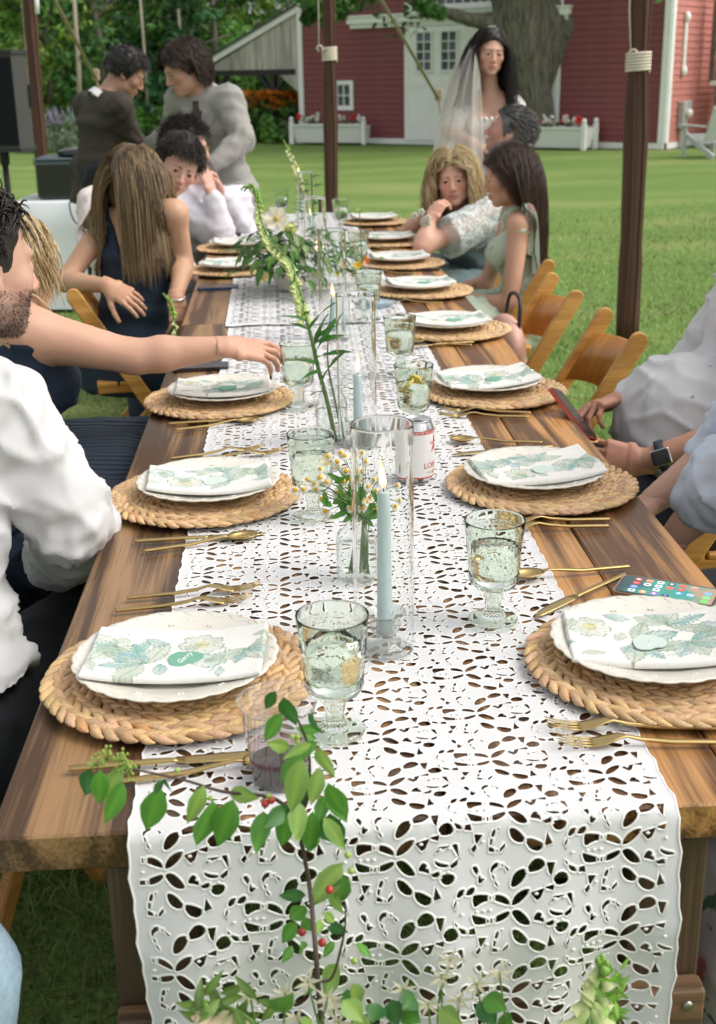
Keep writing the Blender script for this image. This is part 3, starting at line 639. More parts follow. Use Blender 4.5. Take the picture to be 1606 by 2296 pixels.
def leaf_cloud(cs, n, s, rs, base, spread, var=.5):
    """leaf faces in clumps; returns verts, faces, colours"""
    cs = np.asarray(cs, float); k = rs.integers(0, len(cs), n); g = rs.normal(0, 1, (n, 3)); g /= np.maximum(np.linalg.norm(g, axis=1), 1e-6)[:, None]; rr = rs.uniform(.55, 1.0, n) ** .6
    c = cs[k, :3] + g * (cs[k, 3] * rr)[:, None] * spread; nrm = g * .6 + rs.normal(0, .6, (n, 3)) + (0, 0, .35); nrm /= np.linalg.norm(nrm, axis=1)[:, None]
    a = np.cross(nrm, rs.normal(0, 1, (n, 3))); a /= np.maximum(np.linalg.norm(a, axis=1), 1e-6)[:, None]; b = np.cross(nrm, a); l = s * rs.uniform(.7, 1.35, n)[:, None]; w_ = l * rs.uniform(.35, .6, n)[:, None]
    vv = np.stack([c - a * l * .5, c + b * w_ * .5 - nrm * l * .1, c + a * l * .5, c - b * w_ * .5 - nrm * l * .1], 1).reshape(-1, 3)
    tint = np.asarray(base) * (1 + var * rs.uniform(-1, 1, len(cs)))[k][:, None] * rs.uniform(.65, 1.45, n)[:, None] * np.stack([rs.uniform(.8, 1.3, n), np.ones(n), rs.uniform(.7, 1.2, n)], 1)
    return vv, np.arange(4 * n).reshape(n, 4), np.repeat(np.clip(tint, 0, 1), 4, 0)
rs = np.random.default_rng(3)
cs = [(*q(x, y, dy), r) for x, y, dy, r in ((700, -10, -1, .33), (735, 22, -1, .28), (760, 0, -1, .35), (690, 40, -1, .12), (735, 55, -1, .10), (800, -20, -.8, .4), (960, 20, -.6, .16), (985, 28, -.6, .12), (940, 5, -.6, .15))]
cs += [(*(q(1180, -300) + rs.normal(0, 1, 3) * (3.0, 2.6, 1.0) + (0, 0, rs.uniform(-.3, 2.5))), rs.uniform(.7, 1.3)) for _ in range(34)]
v, f, c = leaf_cloud(cs, 9000, .16, rs, (.07, .18, .04), 1.0); lo = v.reshape(-1, 4, 3)
v2, f2, c2 = leaf_cloud(cs[:9], 500, .14, rs, (.06, .19, .03), 1.0)
link('crown', mesh('crown', np.vstack([v, v2]) - (B0[0], B0[1], 0), np.vstack([f, f2 + len(v)]), [M_FOL], False, None, np.vstack([c, c2])), tree)
# moss at the foot
# ---- woods behind on the left
def wood_tree(i, x, y, h, r, label, conifer=False, base=(.045, .125, .03), bare=0.0, n=2600, trunk_r=.12):
    rs = np.random.default_rng(100 + i); t = empty('forest_tree', (x, y, 0), label, 'tree', 'trees of the wood behind the lawn')
    b = MB(); b.tube([(0, 0, 0), (rs.uniform(-.1, .1), 0, h * .35), (rs.uniform(-.25, .25), 0, h * .75), (rs.uniform(-.2, .2), 0, h)], [trunk_r, trunk_r * .85, trunk_r * .5, .02], 8)
    for k in range(5): a = rs.uniform(0, 6.28); z = h * rs.uniform(.3, .8); b.tube([(0, 0, z), (r * .35 * math.cos(a), r * .35 * math.sin(a), z + h * .06), (r * .7 * math.cos(a), r * .7 * math.sin(a), z + h * .10)], [trunk_r * .4, trunk_r * .25, .015], 5)
    b.build('trunk', [M_TRUNK], t, True); cs = []
    if conifer:
        for k in range(46):
            s = rs.random(); z = h * (.08 + .9 * s); a = rs.uniform(0, 6.28); rr = r * (1 - s) * rs.uniform(.35, 1); cs.append((rr * math.cos(a), rr * math.sin(a), z, .30 + .35 * (1 - s)))
        v, f, c = leaf_cloud(cs, n, .26, rs, base, (1, 1, .4), .35)
    else:
        for k in range(40):
            a = rs.uniform(0, 6.28); s = rs.uniform(bare, 1); rr = r * math.sqrt(max(.12, 1 - (2 * s - 1) ** 2 * .8)) * rs.uniform(.35, 1); cs.append((rr * math.cos(a), rr * math.sin(a), h * (.06 + .94 * s), rs.uniform(.35, .75)))
        v, f, c = leaf_cloud(cs, n, .24, rs, base, 1.0, .45)
    link('crown', mesh('crown', v, f, [M_FOL], False, None, c), t)
kinds = ['bright green leafy tree of the wood behind the lawn', 'dark green dense tree of the wood behind the lawn', 'dark drooping conifer of the wood behind the lawn', 'yellow green young tree of the wood behind the lawn']
rs = np.random.default_rng(8); i = 0
spots = []
for row, (Y, n_, x0, x1) in enumerate(((33.5, 9, -13.5, -1.0), (37, 9, -15, 1.5), (42, 9, -18, 3))):
    for k in range(n_): spots.append((x0 + (x1 - x0) * (k + rs.uniform(.2, .8)) / n_, Y + rs.uniform(-1.2, 1.2), row))
for x, y, row in spots:
    k = [0, 1, 2, 0, 3, 1][i % 6] if row else [0, 3, 1, 2][i % 4]
    pxx = PCX + FPX * (np.dot(V(x, y, 2) - CAM_P, CAM_R) / np.dot(V(x, y, 2) - CAM_P, CAM_F)); lm_ = ['beyond the left frame edge', 'above the loudspeaker', 'right of the left pole', 'above the dark suit', 'between the suited men', 'above the grey suit', 'left of the lean-to roof', 'behind the lean-to', 'behind the barn'][int(np.digitize(pxx, [0, 75, 170, 270, 360, 450, 540, 660]))]
    kk = ['bright green leafy tree', 'dark green dense tree', 'dark drooping conifer', 'yellow green young tree'][k] + ' in the ' + ['front', 'middle', 'back'][row] + ' of the wood, ' + lm_
    wood_tree(i, x, y, rs.uniform(6.5, 9.5) if row else rs.uniform(4.5, 7), rs.uniform(1.5, 2.2), kk, k == 2, [(.16, .36, .075), (.085, .225, .065), (.065, .185, .075), (.25, .41, .085)][k], n=2600 if row < 2 else 1800, trunk_r=.10); i += 1
# pale bare trunks standing before the leaves
for px, y0, y1, Y, r in ((172, 330, -40, 31.0, .055), (57, 300, -40, 31.5, .045), (322, 300, -10, 31.8, .035), (408, 320, 20, 32.0, .035)):
    a, b_ = aty(px + 12, y0, Y), aty(px - 8, y1, Y); a[2] = 0; t = empty('sapling', (a[0], a[1], 0), 'slender pale bare trunk at the edge of the wood, ' + {172: 'right of the left pole', 57: 'above the loudspeaker', 322: 'above the dark haired man', 408: 'behind the man in grey'}[px], 'tree')
    w = MB(); w.tube([(0, 0, 0), (b_ - a) * .5 + (.03, 0, 0), b_ - a], [r * 1.1, r, r * .8], 8); w.build('trunk', [mat('pale_bark', (.36, .32, .25), .9, var=.3, vscale=4, stretch=(1, 1, .4))], t, True)
# far mass closing the view
rs = np.random.default_rng(77); cs = [(rs.uniform(-40, 34), rs.uniform(47, 56), rs.uniform(.5, 11), rs.uniform(1.2, 2.4)) for _ in range(300)]
v, f, c = leaf_cloud(cs, 16000, .75, rs, (.05, .14, .04), 1.0, .4); link('far_wood', mesh('far_wood', v, f, [M_FOL], False, None, c), kind='stuff')
# undergrowth and borders
def bush(name, x, y, rx, ry, h, n, label, base, s=.10, blooms=None, cat='bush', group=None):
    rs = np.random.default_rng(int(abs(x * 100) + y)); t = empty(name, (x, y, 0), label, cat, group); cs = [(rs.uniform(-rx, rx) * .8, rs.uniform(-ry, ry) * .8, h * rs.uniform(.15, .8), h * rs.uniform(.2, .36)) for _ in range(22)]
    v, f, c = leaf_cloud(cs, n, s, rs, base, 1.0, .35); v[:, 2] = np.maximum(v[:, 2], .01); link('foliage', mesh('foliage', v, f, [M_FOL], False, None, c), t)
    w = MB()
    for k in range(7): a = rs.uniform(0, 6.28); w.tube([(0, 0, 0), (rx * .3 * math.cos(a), ry * .3 * math.sin(a), h * .4), (rx * .6 * math.cos(a), ry * .6 * math.sin(a), h * .75)], [.02, .014, .006], 5)
    w.build('stem', [M_TRUNK], t, True, kind='stuff')
    if blooms:
        col, nb, sz, zr = blooms; b = MB()
        for k in range(nb):
            p = V(rs.uniform(-rx, rx), rs.uniform(-ry, ry), h * rs.uniform(*zr))
            if name == 'daylily_clump':
                for j in range(6): a = j * 1.047 + rs.random(); d_ = V(math.cos(a), math.sin(a), .55); e_ = V(-math.sin(a), math.cos(a), 0); b.add([p, p + d_ * sz * .6 + e_ * sz * .22, p + d_ * sz, p + d_ * sz * .6 - e_ * sz * .22], [(0, 1, 2, 3)], 0, np.array(col) * rs.uniform(.7, 1.2))
            else:
                for j in range(7): b.ball(p + (rs.normal(0, .008), rs.normal(0, .008), j * sz * .5), sz * .42 * (1 - j * .1), 5, 4, col=np.array(col) * rs.uniform(.7, 1.25))
        b.build('blossoms', [M_GER], t, False, True, kind='stuff')
p = at(128, 340, 0); bush('lavender_bush', p[0], p[1], .85, .6, .72, 1500, 'silvery lavender bush with mauve spikes by the left pole', (.20, .27, .20), .09, ((.40, .36, .52), 70, .055, (.75, 1.15)))
for px, py, lab, nb in ((333, 303, 'orange daylily clump between the two suited men', 60), (600, 314, 'orange daylily clump beside the dark porch post', 90)):
    p = at(px, py, 0); bush('daylily_clump', p[0], p[1] - .5, .8, .4, .95, 1300, lab, (.07, .17, .035), .16, ((.85, .33, .05), nb * 2, .17, (.72, 1.15)))
p = at(858, 318, 0); bush('bush', p[0], p[1], .72, .5, .80, 2600, 'rounded brownish green bush left of the white barn doors', (.12, .13, .05), .055)
p = at(700, 310, 0); bush('bush', p[0] + .25, p[1] + .3, .6, .25, .62, 900, 'low russet bush behind the left planter box', (.17, .12, .06), .06)
for px, py, h, lab in ((30, 338, .55, 'low green bush behind the loudspeaker stand'), (200, 330, .7, 'low green bush hidden behind the dark suit'), (265, 315, .8, 'bright green bush left of the daylilies'), (420, 312, .8, 'bright green bush behind the man in grey'), (510, 316, .9, 'dark green bush under the grey lean-to, left'), (650, 318, .7, 'dark green bush under the grey lean-to, right'), (100, 300, .9, 'leafy green bush at the edge of the wood, left'), (370, 296, 1.0, 'leafy green bush at the edge of the wood, middle')):
    p = at(px, py, 0); bush('bush', p[0], p[1], .9, .6, h, 1500, lab, (.12, .29, .06), .13)
# ---- grass blades where the lawn comes close
M_BLADE = leafmat('grass_blade', trl=.25, rough=.6)
def blades(name, n, xr, yr, h, seed, dark=1.0, thin=.0016):
    rs = np.random.default_rng(seed); x = rs.uniform(*xr, n); y = yr[0] + (yr[1] - yr[0]) * (rs.random(n) if yr[1] < 2 else 1 - np.sqrt(rs.random(n))); z = .02 * vnoise(np.stack([x * .4, y * .4, x * 0], -1)) * (np.hypot(x, y - 3) > 5) - .012
    a = rs.uniform(0, 6.28, n); l = h * rs.uniform(.5, 1.5, n); b = rs.uniform(0, 6.28, n); ben = rs.uniform(.2, .9, n) * l; w_ = thin * rs.uniform(.7, 1.6, n)
    P = np.stack([x, y, z], 1); S = np.stack([np.cos(a) * w_, np.sin(a) * w_, 0 * w_], 1); B = np.stack([np.cos(b) * ben, np.sin(b) * ben, l], 1)
    M_ = P + B * (.45, .45, .6); T = P + B * (1, 1, .85)
    v = np.stack([P - S, P + S, M_ + S * .8, M_ - S * .8, T], 1).reshape(-1, 3); i5 = np.arange(n)[:, None] * 5
    f = np.concatenate([i5 + [0, 1, 2], i5 + [0, 2, 3], i5 + [3, 2, 4]]); pt = fbm(np.stack([x * .9, y * 1.6, x * 0], 1), 9, 3)
    c = np.array([.23, .37, .105]) * (1 + .35 * np.clip(pt, -1, 1))[:, None] * rs.uniform(.6, 1.4, n)[:, None]; dry = rs.random(n) < .10 + .12 * (pt > .3); c[dry] = np.array([.26, .24, .10]) * rs.uniform(.6, 1.2, dry.sum())[:, None]
    link(name, mesh(name, v, f, [M_BLADE], False, None, np.repeat(c * dark, 5, 0)), kind='stuff')
blades('grass', 26000, (-1.5, 1.6), (-.9, 1.4), .055, 1, .8)
blades('grass', 70000, (.5, 5.0), (1.2, 14), .032, 2, 1.0, .003)
blades('grass', 32000, (-4.6, -.4), (1.2, 14), .032, 3, 1.0, .003)

# ================================================================== tables
W_TOP = wood('stained_pine', (.085, .042, .017), (.42, .245, .108), rough=.38)
W_LEG = wood('stained_leg', (.06, .036, .018), (.17, .10, .05), rough=.6, axis='Z')
W_RAIL = wood('stained_rail', (.06, .036, .018), (.19, .11, .055), rough=.6, axis='X')
M_SCREW = mat('screw_steel', (.35, .33, .3), .35, metal=1)
TL, TW, TT = 2.83, .975, .045
def plank_me(w, L):
    mb = MB(); mb.box((0, L / 2, -TT / 2), (w - .0022, L, TT), bev=.003)
    return mb.me('plank', [W_TOP])
def table(loc, rz, label):
    t = empty('farm_table', loc, label, 'table', 'farm tables set end to end', rz)
    ws = [.1625] * 6; x = -TW / 2
    tints = [(.70, .69, .70), (.80, .77, .74), (.80, .78, .75), (1.0, .94, .86), (1.18, 1.04, .84), (1.30, 1.10, .82)]
    for w, tn in zip(ws, tints):
        o = link('plank', plank_me(w, TL), t, (x + w / 2, 0, ZT)); o.color = (*tn, 1); x += w
    leg = MB(); leg.box((0, 0, (ZT - TT) / 2 - .001), (.089, .089, ZT - TT - .004), bev=.004); lm = leg.me('leg', [W_LEG])
    for yy in (.055, TL - .055):
        for xx in (-.325, .247): link('leg', lm, t, (xx, yy, 0))
    rb = MB(); rb.box((0, 0, 0), (.66, .030, .088), bev=.003); rm = rb.me('rail', [W_RAIL])
    sm = MB(); sm.lathe([(.0001, .003), (.004, .0028), (.0062, .0015), (.0068, 0)], n=10); sme = sm.me('screw', [M_SCREW], True)
    for yy, s in ((-.011 + .001, 1), (TL + .010, -1)):
        r = link('rail', rm, t, (-.039, yy + (.004 if s > 0 else 0), .486 if s > 0 else .12))
        if s > 0:
            for sx in (.255, .305, -.255, -.305):
                for sz in (-.022, .024):
                    q = link('screw', sme, r, (sx + sz * .2, -.016, sz), (rad(90), 0, 0))
    st = MB(); st.box((0, TL / 2, .69), (.038, TL - .3, .05), bev=.003); st.build('stretcher', [W_LEG], t, off=(0, 0, 0))
    for yy in (.16, TL - .16):
        ap = MB(); ap.box((-.039, yy, .69), (.66, .03, .045), bev=.003); ap.build('apron', [W_RAIL], t)
    return t
table((0, 0, 0), 0, 'brown stained farmhouse table nearest, its end bare under the hanging lace')
table((-.008, TL + .004, 0), .008, 'brown stained farmhouse table continuing beyond the seam, farther end by the middle pole')

# ================================================================== lace runners
M_LACE = mat('lace_cloth', (.625, .63, .64), .85, bump=.15, bscale=900, bdist=.0004, sss=0)
M_CORD = mat('lace_cord', (.80, .795, .785), .75)
LACE = [[(-399,133),(-372,153),(-235,133),(-236,90),(-319,78),(-391,34)],[(-220,128),(-188,128),(-194,87),(-225,90)],[(-172,127),(-107,127),(-40,87),(-20,30),(-76,46),(-172,85)],[(-420,-46),(-382,-63),(-265,-106),(-270,-141),(-386,-144),(-409,-101)],[(-254,-110),(-186,-107),(-191,-142),(-260,-147)],[(-170,-95),(-93,-66),(-28,-47),(-37,-93),(-104,-134),(-174,-144)],[(25,53),(60,120),(134,165),(201,170),(152,98),(84,43),(26,25)],[(28,-52),(84,-43),(148,-96),(193,-168),(147,-183),(80,-158),(27,-85)],[(27,280),(61,349),(126,381),(176,368),(139,284),(71,227),(23,223)],[(205,409),(262,478),(323,487),(375,438),(320,384),(243,368),(206,371)],[(406,444),(478,444),(448,329),(427,354)],[(22,-247),(90,-267),(167,-359),(112,-388),(46,-356),(20,-301)],[(193,-369),(257,-369),(368,-424),(307,-484),(240,-465),(205,-423)],[(421,-296),(436,-364),(461,-406),(387,-433)],[(226,142),(358,179),(321,97),(287,72)],[(242,-137),(284,-66),(325,-78),(350,-163),(299,-142)],[(376,197),(468,218),(456,170),(403,184)],[(376,-176),(449,-150),(463,-192),(403,-200)],[(483,297),(552,343),(613,314),(614,242),(528,221),(488,245)],[(443,44),(475,98),(594,107),(499,73)],[(611,120),(661,110),(674,-4),(658,25)],[(420,-37),(472,-67),(571,-84),(508,-106),(440,-86)],[(585,-88),(660,-39),(650,-85),(608,-114)],[(484,-194),(551,-180),(613,-197),(594,-257),(532,-279),(488,-248)],[(-577,177),(-550,217),(-498,221),(-518,177),(-566,148)],[(-488,183),(-438,227),(-393,231),(-411,176),(-461,167)],[(-617,82),(-594,122),(-593,103),(-615,40)],[(-617,-97),(-599,-125),(-595,-147),(-614,-132)],[(-584,-154),(-547,-171),(-500,-193),(-507,-222),(-559,-210)],[(-486,-195),(-415,-182),(-406,-237),(-462,-232)],[(-396,439),(-358,445),(-342,391),(-356,366),(-385,403)],[(-332,355),(-286,314),(-321,276),(-341,290)],[(-364,-294),(-293,-300),(-340,-375),(-355,-361)],[(-404,-435),(-364,-394),(-354,-426),(-381,-468)],[(-200,416),(-161,462),(-116,461),(-119,438),(-168,413),(-189,371)],[(-102,457),(-72,454),(-76,431),(-105,434)],[(-58,447),(-13,399),(-30,386)],[(-194,360),(-175,335),(-166,297),(-183,307)],[(-164,291),(-141,246),(-130,217),(-160,248)],[(-188,-309),(-166,-258),(-144,-254),(-156,-307),(-175,-318)],[(-134,-239),(-105,-231),(-116,-257)],[(-197,-340),(-177,-339),(-190,-409),(-207,-408)],[(-210,-426),(-154,-457),(-157,-477),(-212,-470)],[(-143,-458),(-119,-460),(-122,-478),(-143,-476)],[(-105,-458),(-46,-401),(-48,-427),(-86,-476)]]
def chaikin(p, it=1):
    p = np.asarray(p, float)
    for _ in range(it):
        q = np.roll(p, -1, 0); p = np.stack([.75 * p + .25 * q, .25 * p + .75 * q], 1).reshape(-1, 2)
    return p
LV, LU = .1065, .122
def inside(P, poly):
    x, y = P[:, 0], P[:, 1]; r = np.zeros(len(P), bool); n = len(poly)
    for i in range(n):
        x1, y1 = poly[i]; x2, y2 = poly[(i + 1) % n]
        if y1 == y2: continue
        c = ((y1 > y) != (y2 > y)) & (x < (x2 - x1) * (y - y1) / (y2 - y1) + x1); r ^= c
    return r
def runner(name, x0, x1, v0, v1, vfine, label, surf, near=True, seed=0):
    rs = np.random.default_rng(seed)
    # scalloped outline in cloth coordinates
    def edge_side(x, s):
        vs_ = np.arange(v0, v1, .0118); return np.stack([x + s * (.0035 * np.abs(np.sin(vs_ * math.pi / .0355)) + .001 * np.sin(vs_ * 90)), vs_], 1)
    def edge_end(v, s):
        us = np.arange(x0, x1, .0118); return np.stack([us, v + s * .010 * np.abs(np.sin((us - x0) * math.pi / .061))], 1)
    bl = np.vstack([edge_end(v0, -1), edge_side(x1, 1), edge_end(v1, 1)[::-1], edge_side(x0, -1)[::-1]])
    holes = []
    for k in range(-3, 4):
        cu = .0626 + LU * k; base = .1121 if k % 2 == 0 else .0623
        for j in range(int((v0 - base) / LV) - 1, int((v1 - base) / LV) + 2):
            cv = base + LV * j
            for h in LACE:
                q = np.array(h, float) * 1e-4 + (cu, cv)
                if q[:, 0].min() < x0 + .004 or q[:, 0].max() > x1 - .003 or q[:, 1].min() < v0 + .008 or q[:, 1].max() > v1 - .006: continue
                c = q.mean(0); area = np.ptp(q[:, 0]) * np.ptp(q[:, 1])
                q = c + (q - c) * (1.22 if area > .9e-4 else 1.28)
                fine = cv < vfine
                if fine and len(q) > 4: q = chaikin(q)
                elif not fine and area < 2.0e-5: continue
                holes.append((q, fine))
    pts = [bl]; edges = []; n = len(bl); edges += [(i, (i + 1) % n) for i in range(n)]
    for q, _ in holes:
        m = len(q); edges += [(n + i, n + (i + 1) % m) for i in range(m)]; pts.append(q); n += m
    P0 = np.vstack(pts)
    # extra points where the cloth bends
    gu, gv = np.meshgrid(np.arange(x0 + .008, x1 - .006, .013), np.concatenate([np.arange(v0 + .012, min(vfine, .03), .009), np.arange(max(v0, .03) + .02, v1 - .02, .05)]))
    g = np.stack([gu.ravel(), gv.ravel()], 1) + rs.uniform(-.001, .001, (gu.size, 2))
    keep = np.ones(len(g), bool)
    cell = {}
    for q, _ in holes:
        lo, hi = q.min(0) - .001, q.max(0) + .001
        m = np.where((g[:, 0] > lo[0]) & (g[:, 0] < hi[0]) & (g[:, 1] > lo[1]) & (g[:, 1] < hi[1]))[0]
        if len(m): keep[m[inside(g[m], q)]] = False
    allp = np.vstack([P0, g[keep]])
    r = geometry.delaunay_2d_cdt([Vector(p) for p in allp], edges, [], 0, 1e-6, False)
    vv = np.array([tuple(v) for v in r[0]]); F = np.array([tuple(f) for f in r[2] if len(f) == 3])
    cen = vv[F].mean(1); ok = inside(cen, bl)
    # drop triangles inside holes (grid lookup)
    gs = .02; buck = {}
    for hi_, (q, _) in enumerate(holes):
        a = np.floor(q.min(0) / gs).astype(int); b = np.floor(q.max(0) / gs).astype(int)
        for i in range(a[0], b[0] + 1):
            for j in range(a[1], b[1] + 1): buck.setdefault((i, j), []).append(hi_)
    cb = np.floor(cen / gs).astype(int); order = {}
    for t, (i, j) in enumerate(cb): order.setdefault((i, j), []).append(t)
    for key, ts in order.items():
        ts = np.array(ts)
        for hi_ in buck.get(key, []): ok[ts[inside(cen[ts], holes[hi_][0])]] = False
    F = F[ok]; S = surf(vv, 0)
    a = S[F[:, 0]]; nn = np.cross(vv[F[:, 1]] - vv[F[:, 0]], vv[F[:, 2]] - vv[F[:, 0]]); F[nn < 0] = F[nn < 0][:, ::-1]
    root = link(name, mesh('lace_runner', S, F, [M_LACE], True), None, label=label, cat='table runner')
    # raised cord round every hole and along the hem
    V_, Q_ = [], []; cnt = 0
    prof = [(0.0, .00005), (.0005, .00045), (.0020, .0005), (.0026, .00005)]
    for q, fine in [(bl, True)] + holes:
        if not fine: continue
        nx = np.roll(q, -1, 0) - np.roll(q, 1, 0); nr = np.stack([nx[:, 1], -nx[:, 0]], 1); nr /= np.maximum(np.linalg.norm(nr, axis=1), 1e-9)[:, None]
        ar = np.sum(q[:, 0] * np.roll(q[:, 1], -1) - np.roll(q[:, 0], -1) * q[:, 1]); nr *= np.sign(ar)
        sgn = 1
        m = len(q)
        for o, hgt in prof: V_.append(surf(q + nr * o * sgn * (1.0 if q is not bl else -1), hgt if q is not bl else hgt * 1.6))
        for k in range(len(prof) - 1):
            i = np.arange(m); j = (i + 1) % m; Q_.append(np.stack([i, j, j + m, i + m], 1) + cnt + k * m)
        cnt += m * len(prof)
    c = link('embroidered_cord', mesh('embroidered_cord', np.vstack(V_), np.vstack(Q_), [M_CORD], True), root, kind='stuff')
    # padded dots
    if near:
        mb = MB(); dots = [(-.0375, -.001), (-.0225, -.001), (-.030, -.001), (.048, .008), (.058, .009), (.047, -.014), (.056, -.015), (-.0535, -.002), (.028, .014), (.034, -.010), (-.030, .034), (-.028, -.036)]
        for k in range(-3, 4):
            cu = .0626 + LU * k; base = .1121 if k % 2 == 0 else .0623
            for j in range(int((v0 - base) / LV) - 1, int((min(1.3, v1) - base) / LV) + 1):
                for du, dv in dots:
                    u, v = cu + du, base + LV * j + dv
                    if u < x0 + .01 or u > x1 - .01 or v < v0 + .02: continue
                    p = surf(np.array([[u, v]]), .0006)[0]; nrm = unit(surf(np.array([[u, v]]), .004)[0] - p)
                    mb.ball(p, (.0026, .0019, .0014), 6, 4, R=frame(np.cross(nrm, (1, 0, 0)), nrm))
        mb.build('padded_dots', [M_CORD], root, True, kind='stuff')
    return root
def near_surf(P, h):
    P = np.asarray(P, float); u, v = P[:, 0], P[:, 1]; R = .012
    wav = .0012 * np.sin(u * 31 + v * 17) + .0012 * np.sin(v * 43 - u * 13)
    arc = R * math.pi / 2
    s = -v; th = np.clip(s / R, 0, math.pi / 2); dn = np.maximum(s - arc, 0)
    fold = (.010 * np.sin(u * 21 + 1.0) + .008 * np.sin(u * 47 + 2 + dn * 3) + .005 * np.sin(dn * 14 + u * 9)) * np.minimum(dn / .22, 1.3)
    y = np.where(s > 0, -(R + h) * np.sin(th) - fold - .030 * np.minimum(dn / .12, 1) - .012 * dn, v)
    z = ZT + .002 + np.where(s > 0, (R + h) * np.cos(th) - R - dn, h + np.maximum(wav, -.001))
    cx_ = -.045; x = cx_ + (u - cx_) * (1 - .10 * np.minimum(dn / .5, 1.2) ** 1.3) + .006 * np.sin(dn * 9) * np.minimum(dn / .3, 1)
    y = np.where((s > 0) & (dn > 0), y - h + h * 0, y) 
    return np.stack([x, y - .001, z], 1)
runner('lace_runner', -.338, .246, -.76, 2.80, 1.75, 'white cutwork lace runner nearest, one end hanging over the table edge', near_surf, True, 3)
def far_surf(P, h):
    P = np.asarray(P, float); u, v = P[:, 0], P[:, 1]
    lift = .004 * np.clip((2.84 - v) / .06, 0, 1)
    return np.stack([u - .012 - .008 * (v - TL), v, ZT + .004 + lift + h + .002 * np.sin(u * 25 + v * 30)], 1)
runner('lace_runner', -.338, .246, 2.755, 6.05, 2.7, 'white lace runner lying wholly on the farther table among the flowers', far_surf, False, 4)

# ================================================================== place settings
M_STRAW = mat('water_hyacinth', rough=.6, attr=True, var=.22, vscale=60, bump=.6, bscale=40, stretch=(6, 6, 6), bdist=.001)
M_PLATE = mat('cream_porcelain', (.70, .675, .60), .22, coat=.3, bump=.1, bscale=90)
M_NAP = mat('printed_linen', rough=.85, attr=True, bump=.12, bscale=1200, bdist=.0003)
M_CARD = mat('teal_card', rough=.55, attr=True)
M_INK = mat('white_ink', (.85, .88, .85), .6)
def pillow(L, w, t, n=6, m=7):
    """one flattened strand of the plait, pointed at both ends, along +x"""
    P = []; f = []
    for i in range(m):
        s = i / (m - 1); e = math.sin(math.pi * min(max(s, .04), .96)) ** .7
        x = (s - .5) * L; 
        for j in range(n):
            a = 2 * math.pi * j / n; P.append((x, w * e * math.cos(a) * .5 + .12 * w * math.sin(2 * math.pi * s), t * e * math.sin(a) * .5 + .0016 * math.sin(math.pi * s)))
    for i in range(m - 1):
        for j in range(n): f.append((i * n + j, (i + 1) * n + j, (i + 1) * n + (j + 1) % n, i * n + (j + 1) % n))
    f.append(tuple(range(n))); f.append(tuple((m - 1) * n + j for j in range(n - 1, -1, -1)))
    return np.array(P), f
PV, PF = pillow(1, 1, 1)
def mat_meshes(seed):
    rs = np.random.default_rng(seed); out = []
    rw = .0232
    for k in range(6):
        r = .165 - k * rw; mb = MB(); n = max(int(2 * math.pi * r / .0205), 6); ph = rs.uniform(0, 6)
        for i in range(n):
            for side in (-1, 1):
                a = ph + 2 * math.pi * (i + (.5 if side > 0 else 0)) / n
                L = .040 * rs.uniform(.9, 1.12); w = .0142 * rs.uniform(.85, 1.15); t = .0108 * rs.uniform(.85, 1.1)
                rr = r + side * .0056 + rs.uniform(-.0008, .0008); ang = a + math.pi / 2 + side * (-.42 + rs.uniform(-.10, .10))
                p = PV * (L, w, t); ca, sa = math.cos(ang), math.sin(ang)
                tilt = rs.uniform(-.12, .12)
                q = np.stack([p[:, 0] * ca - p[:, 1] * sa, p[:, 0] * sa + p[:, 1] * ca, p[:, 2] + tilt * p[:, 1]], 1) + (rr * math.cos(a), rr * math.sin(a), .0085 + .0015 * side * 0 + rs.uniform(-.0006, .0012) + .001 * vnoise(np.array([[rr * 9 * math.cos(a) + seed, rr * 9 * math.sin(a), 0]]))[0])
                b = rs.uniform(.72, 1.14); c = np.array([.60, .40, .215]) * b * (1, rs.uniform(.93, 1.04), rs.uniform(.82, 1.1))
                if rs.random() < .05: c = np.array([.50, .28, .12])
                mb.add(q, PF, 0, c)
        if k < 3:                                   # dark ring, shade painted as colour so the gaps read as depth
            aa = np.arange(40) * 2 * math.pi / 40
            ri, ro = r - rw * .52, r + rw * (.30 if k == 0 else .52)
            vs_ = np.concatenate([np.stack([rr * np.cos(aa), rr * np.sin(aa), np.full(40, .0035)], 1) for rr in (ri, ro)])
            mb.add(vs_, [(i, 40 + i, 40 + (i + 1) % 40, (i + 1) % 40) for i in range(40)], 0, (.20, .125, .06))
        out.append(mb.me('braided_row', [M_STRAW], True, True))
    return out
MATME = [mat_meshes(s) for s in (1, 2)]
def plate_me():
    mb = MB(); n = 96
    def mod(a, i, r, z):
        k = min(max((r - .085) / .045, 0), 1); sc = np.abs(np.cos(a * 12)) ** .6
        return k * (-.022 + .022 * sc)
    prof = [(.0005, .006), (.06, .0062), (.078, .0075), (.086, .0105), (.110, .0165), (.128, .0212), (.1335, .0225), (.1345, .0212), (.131, .0186), (.110, .0130), (.086, .0065), (.072, .002), (.060, 0), (.0005, .0005)]
    mb.lathe(prof, n=n, mod=mod)
    me = mb.me('plate', [M_PLATE], True)
    return me
PLATE = plate_me()
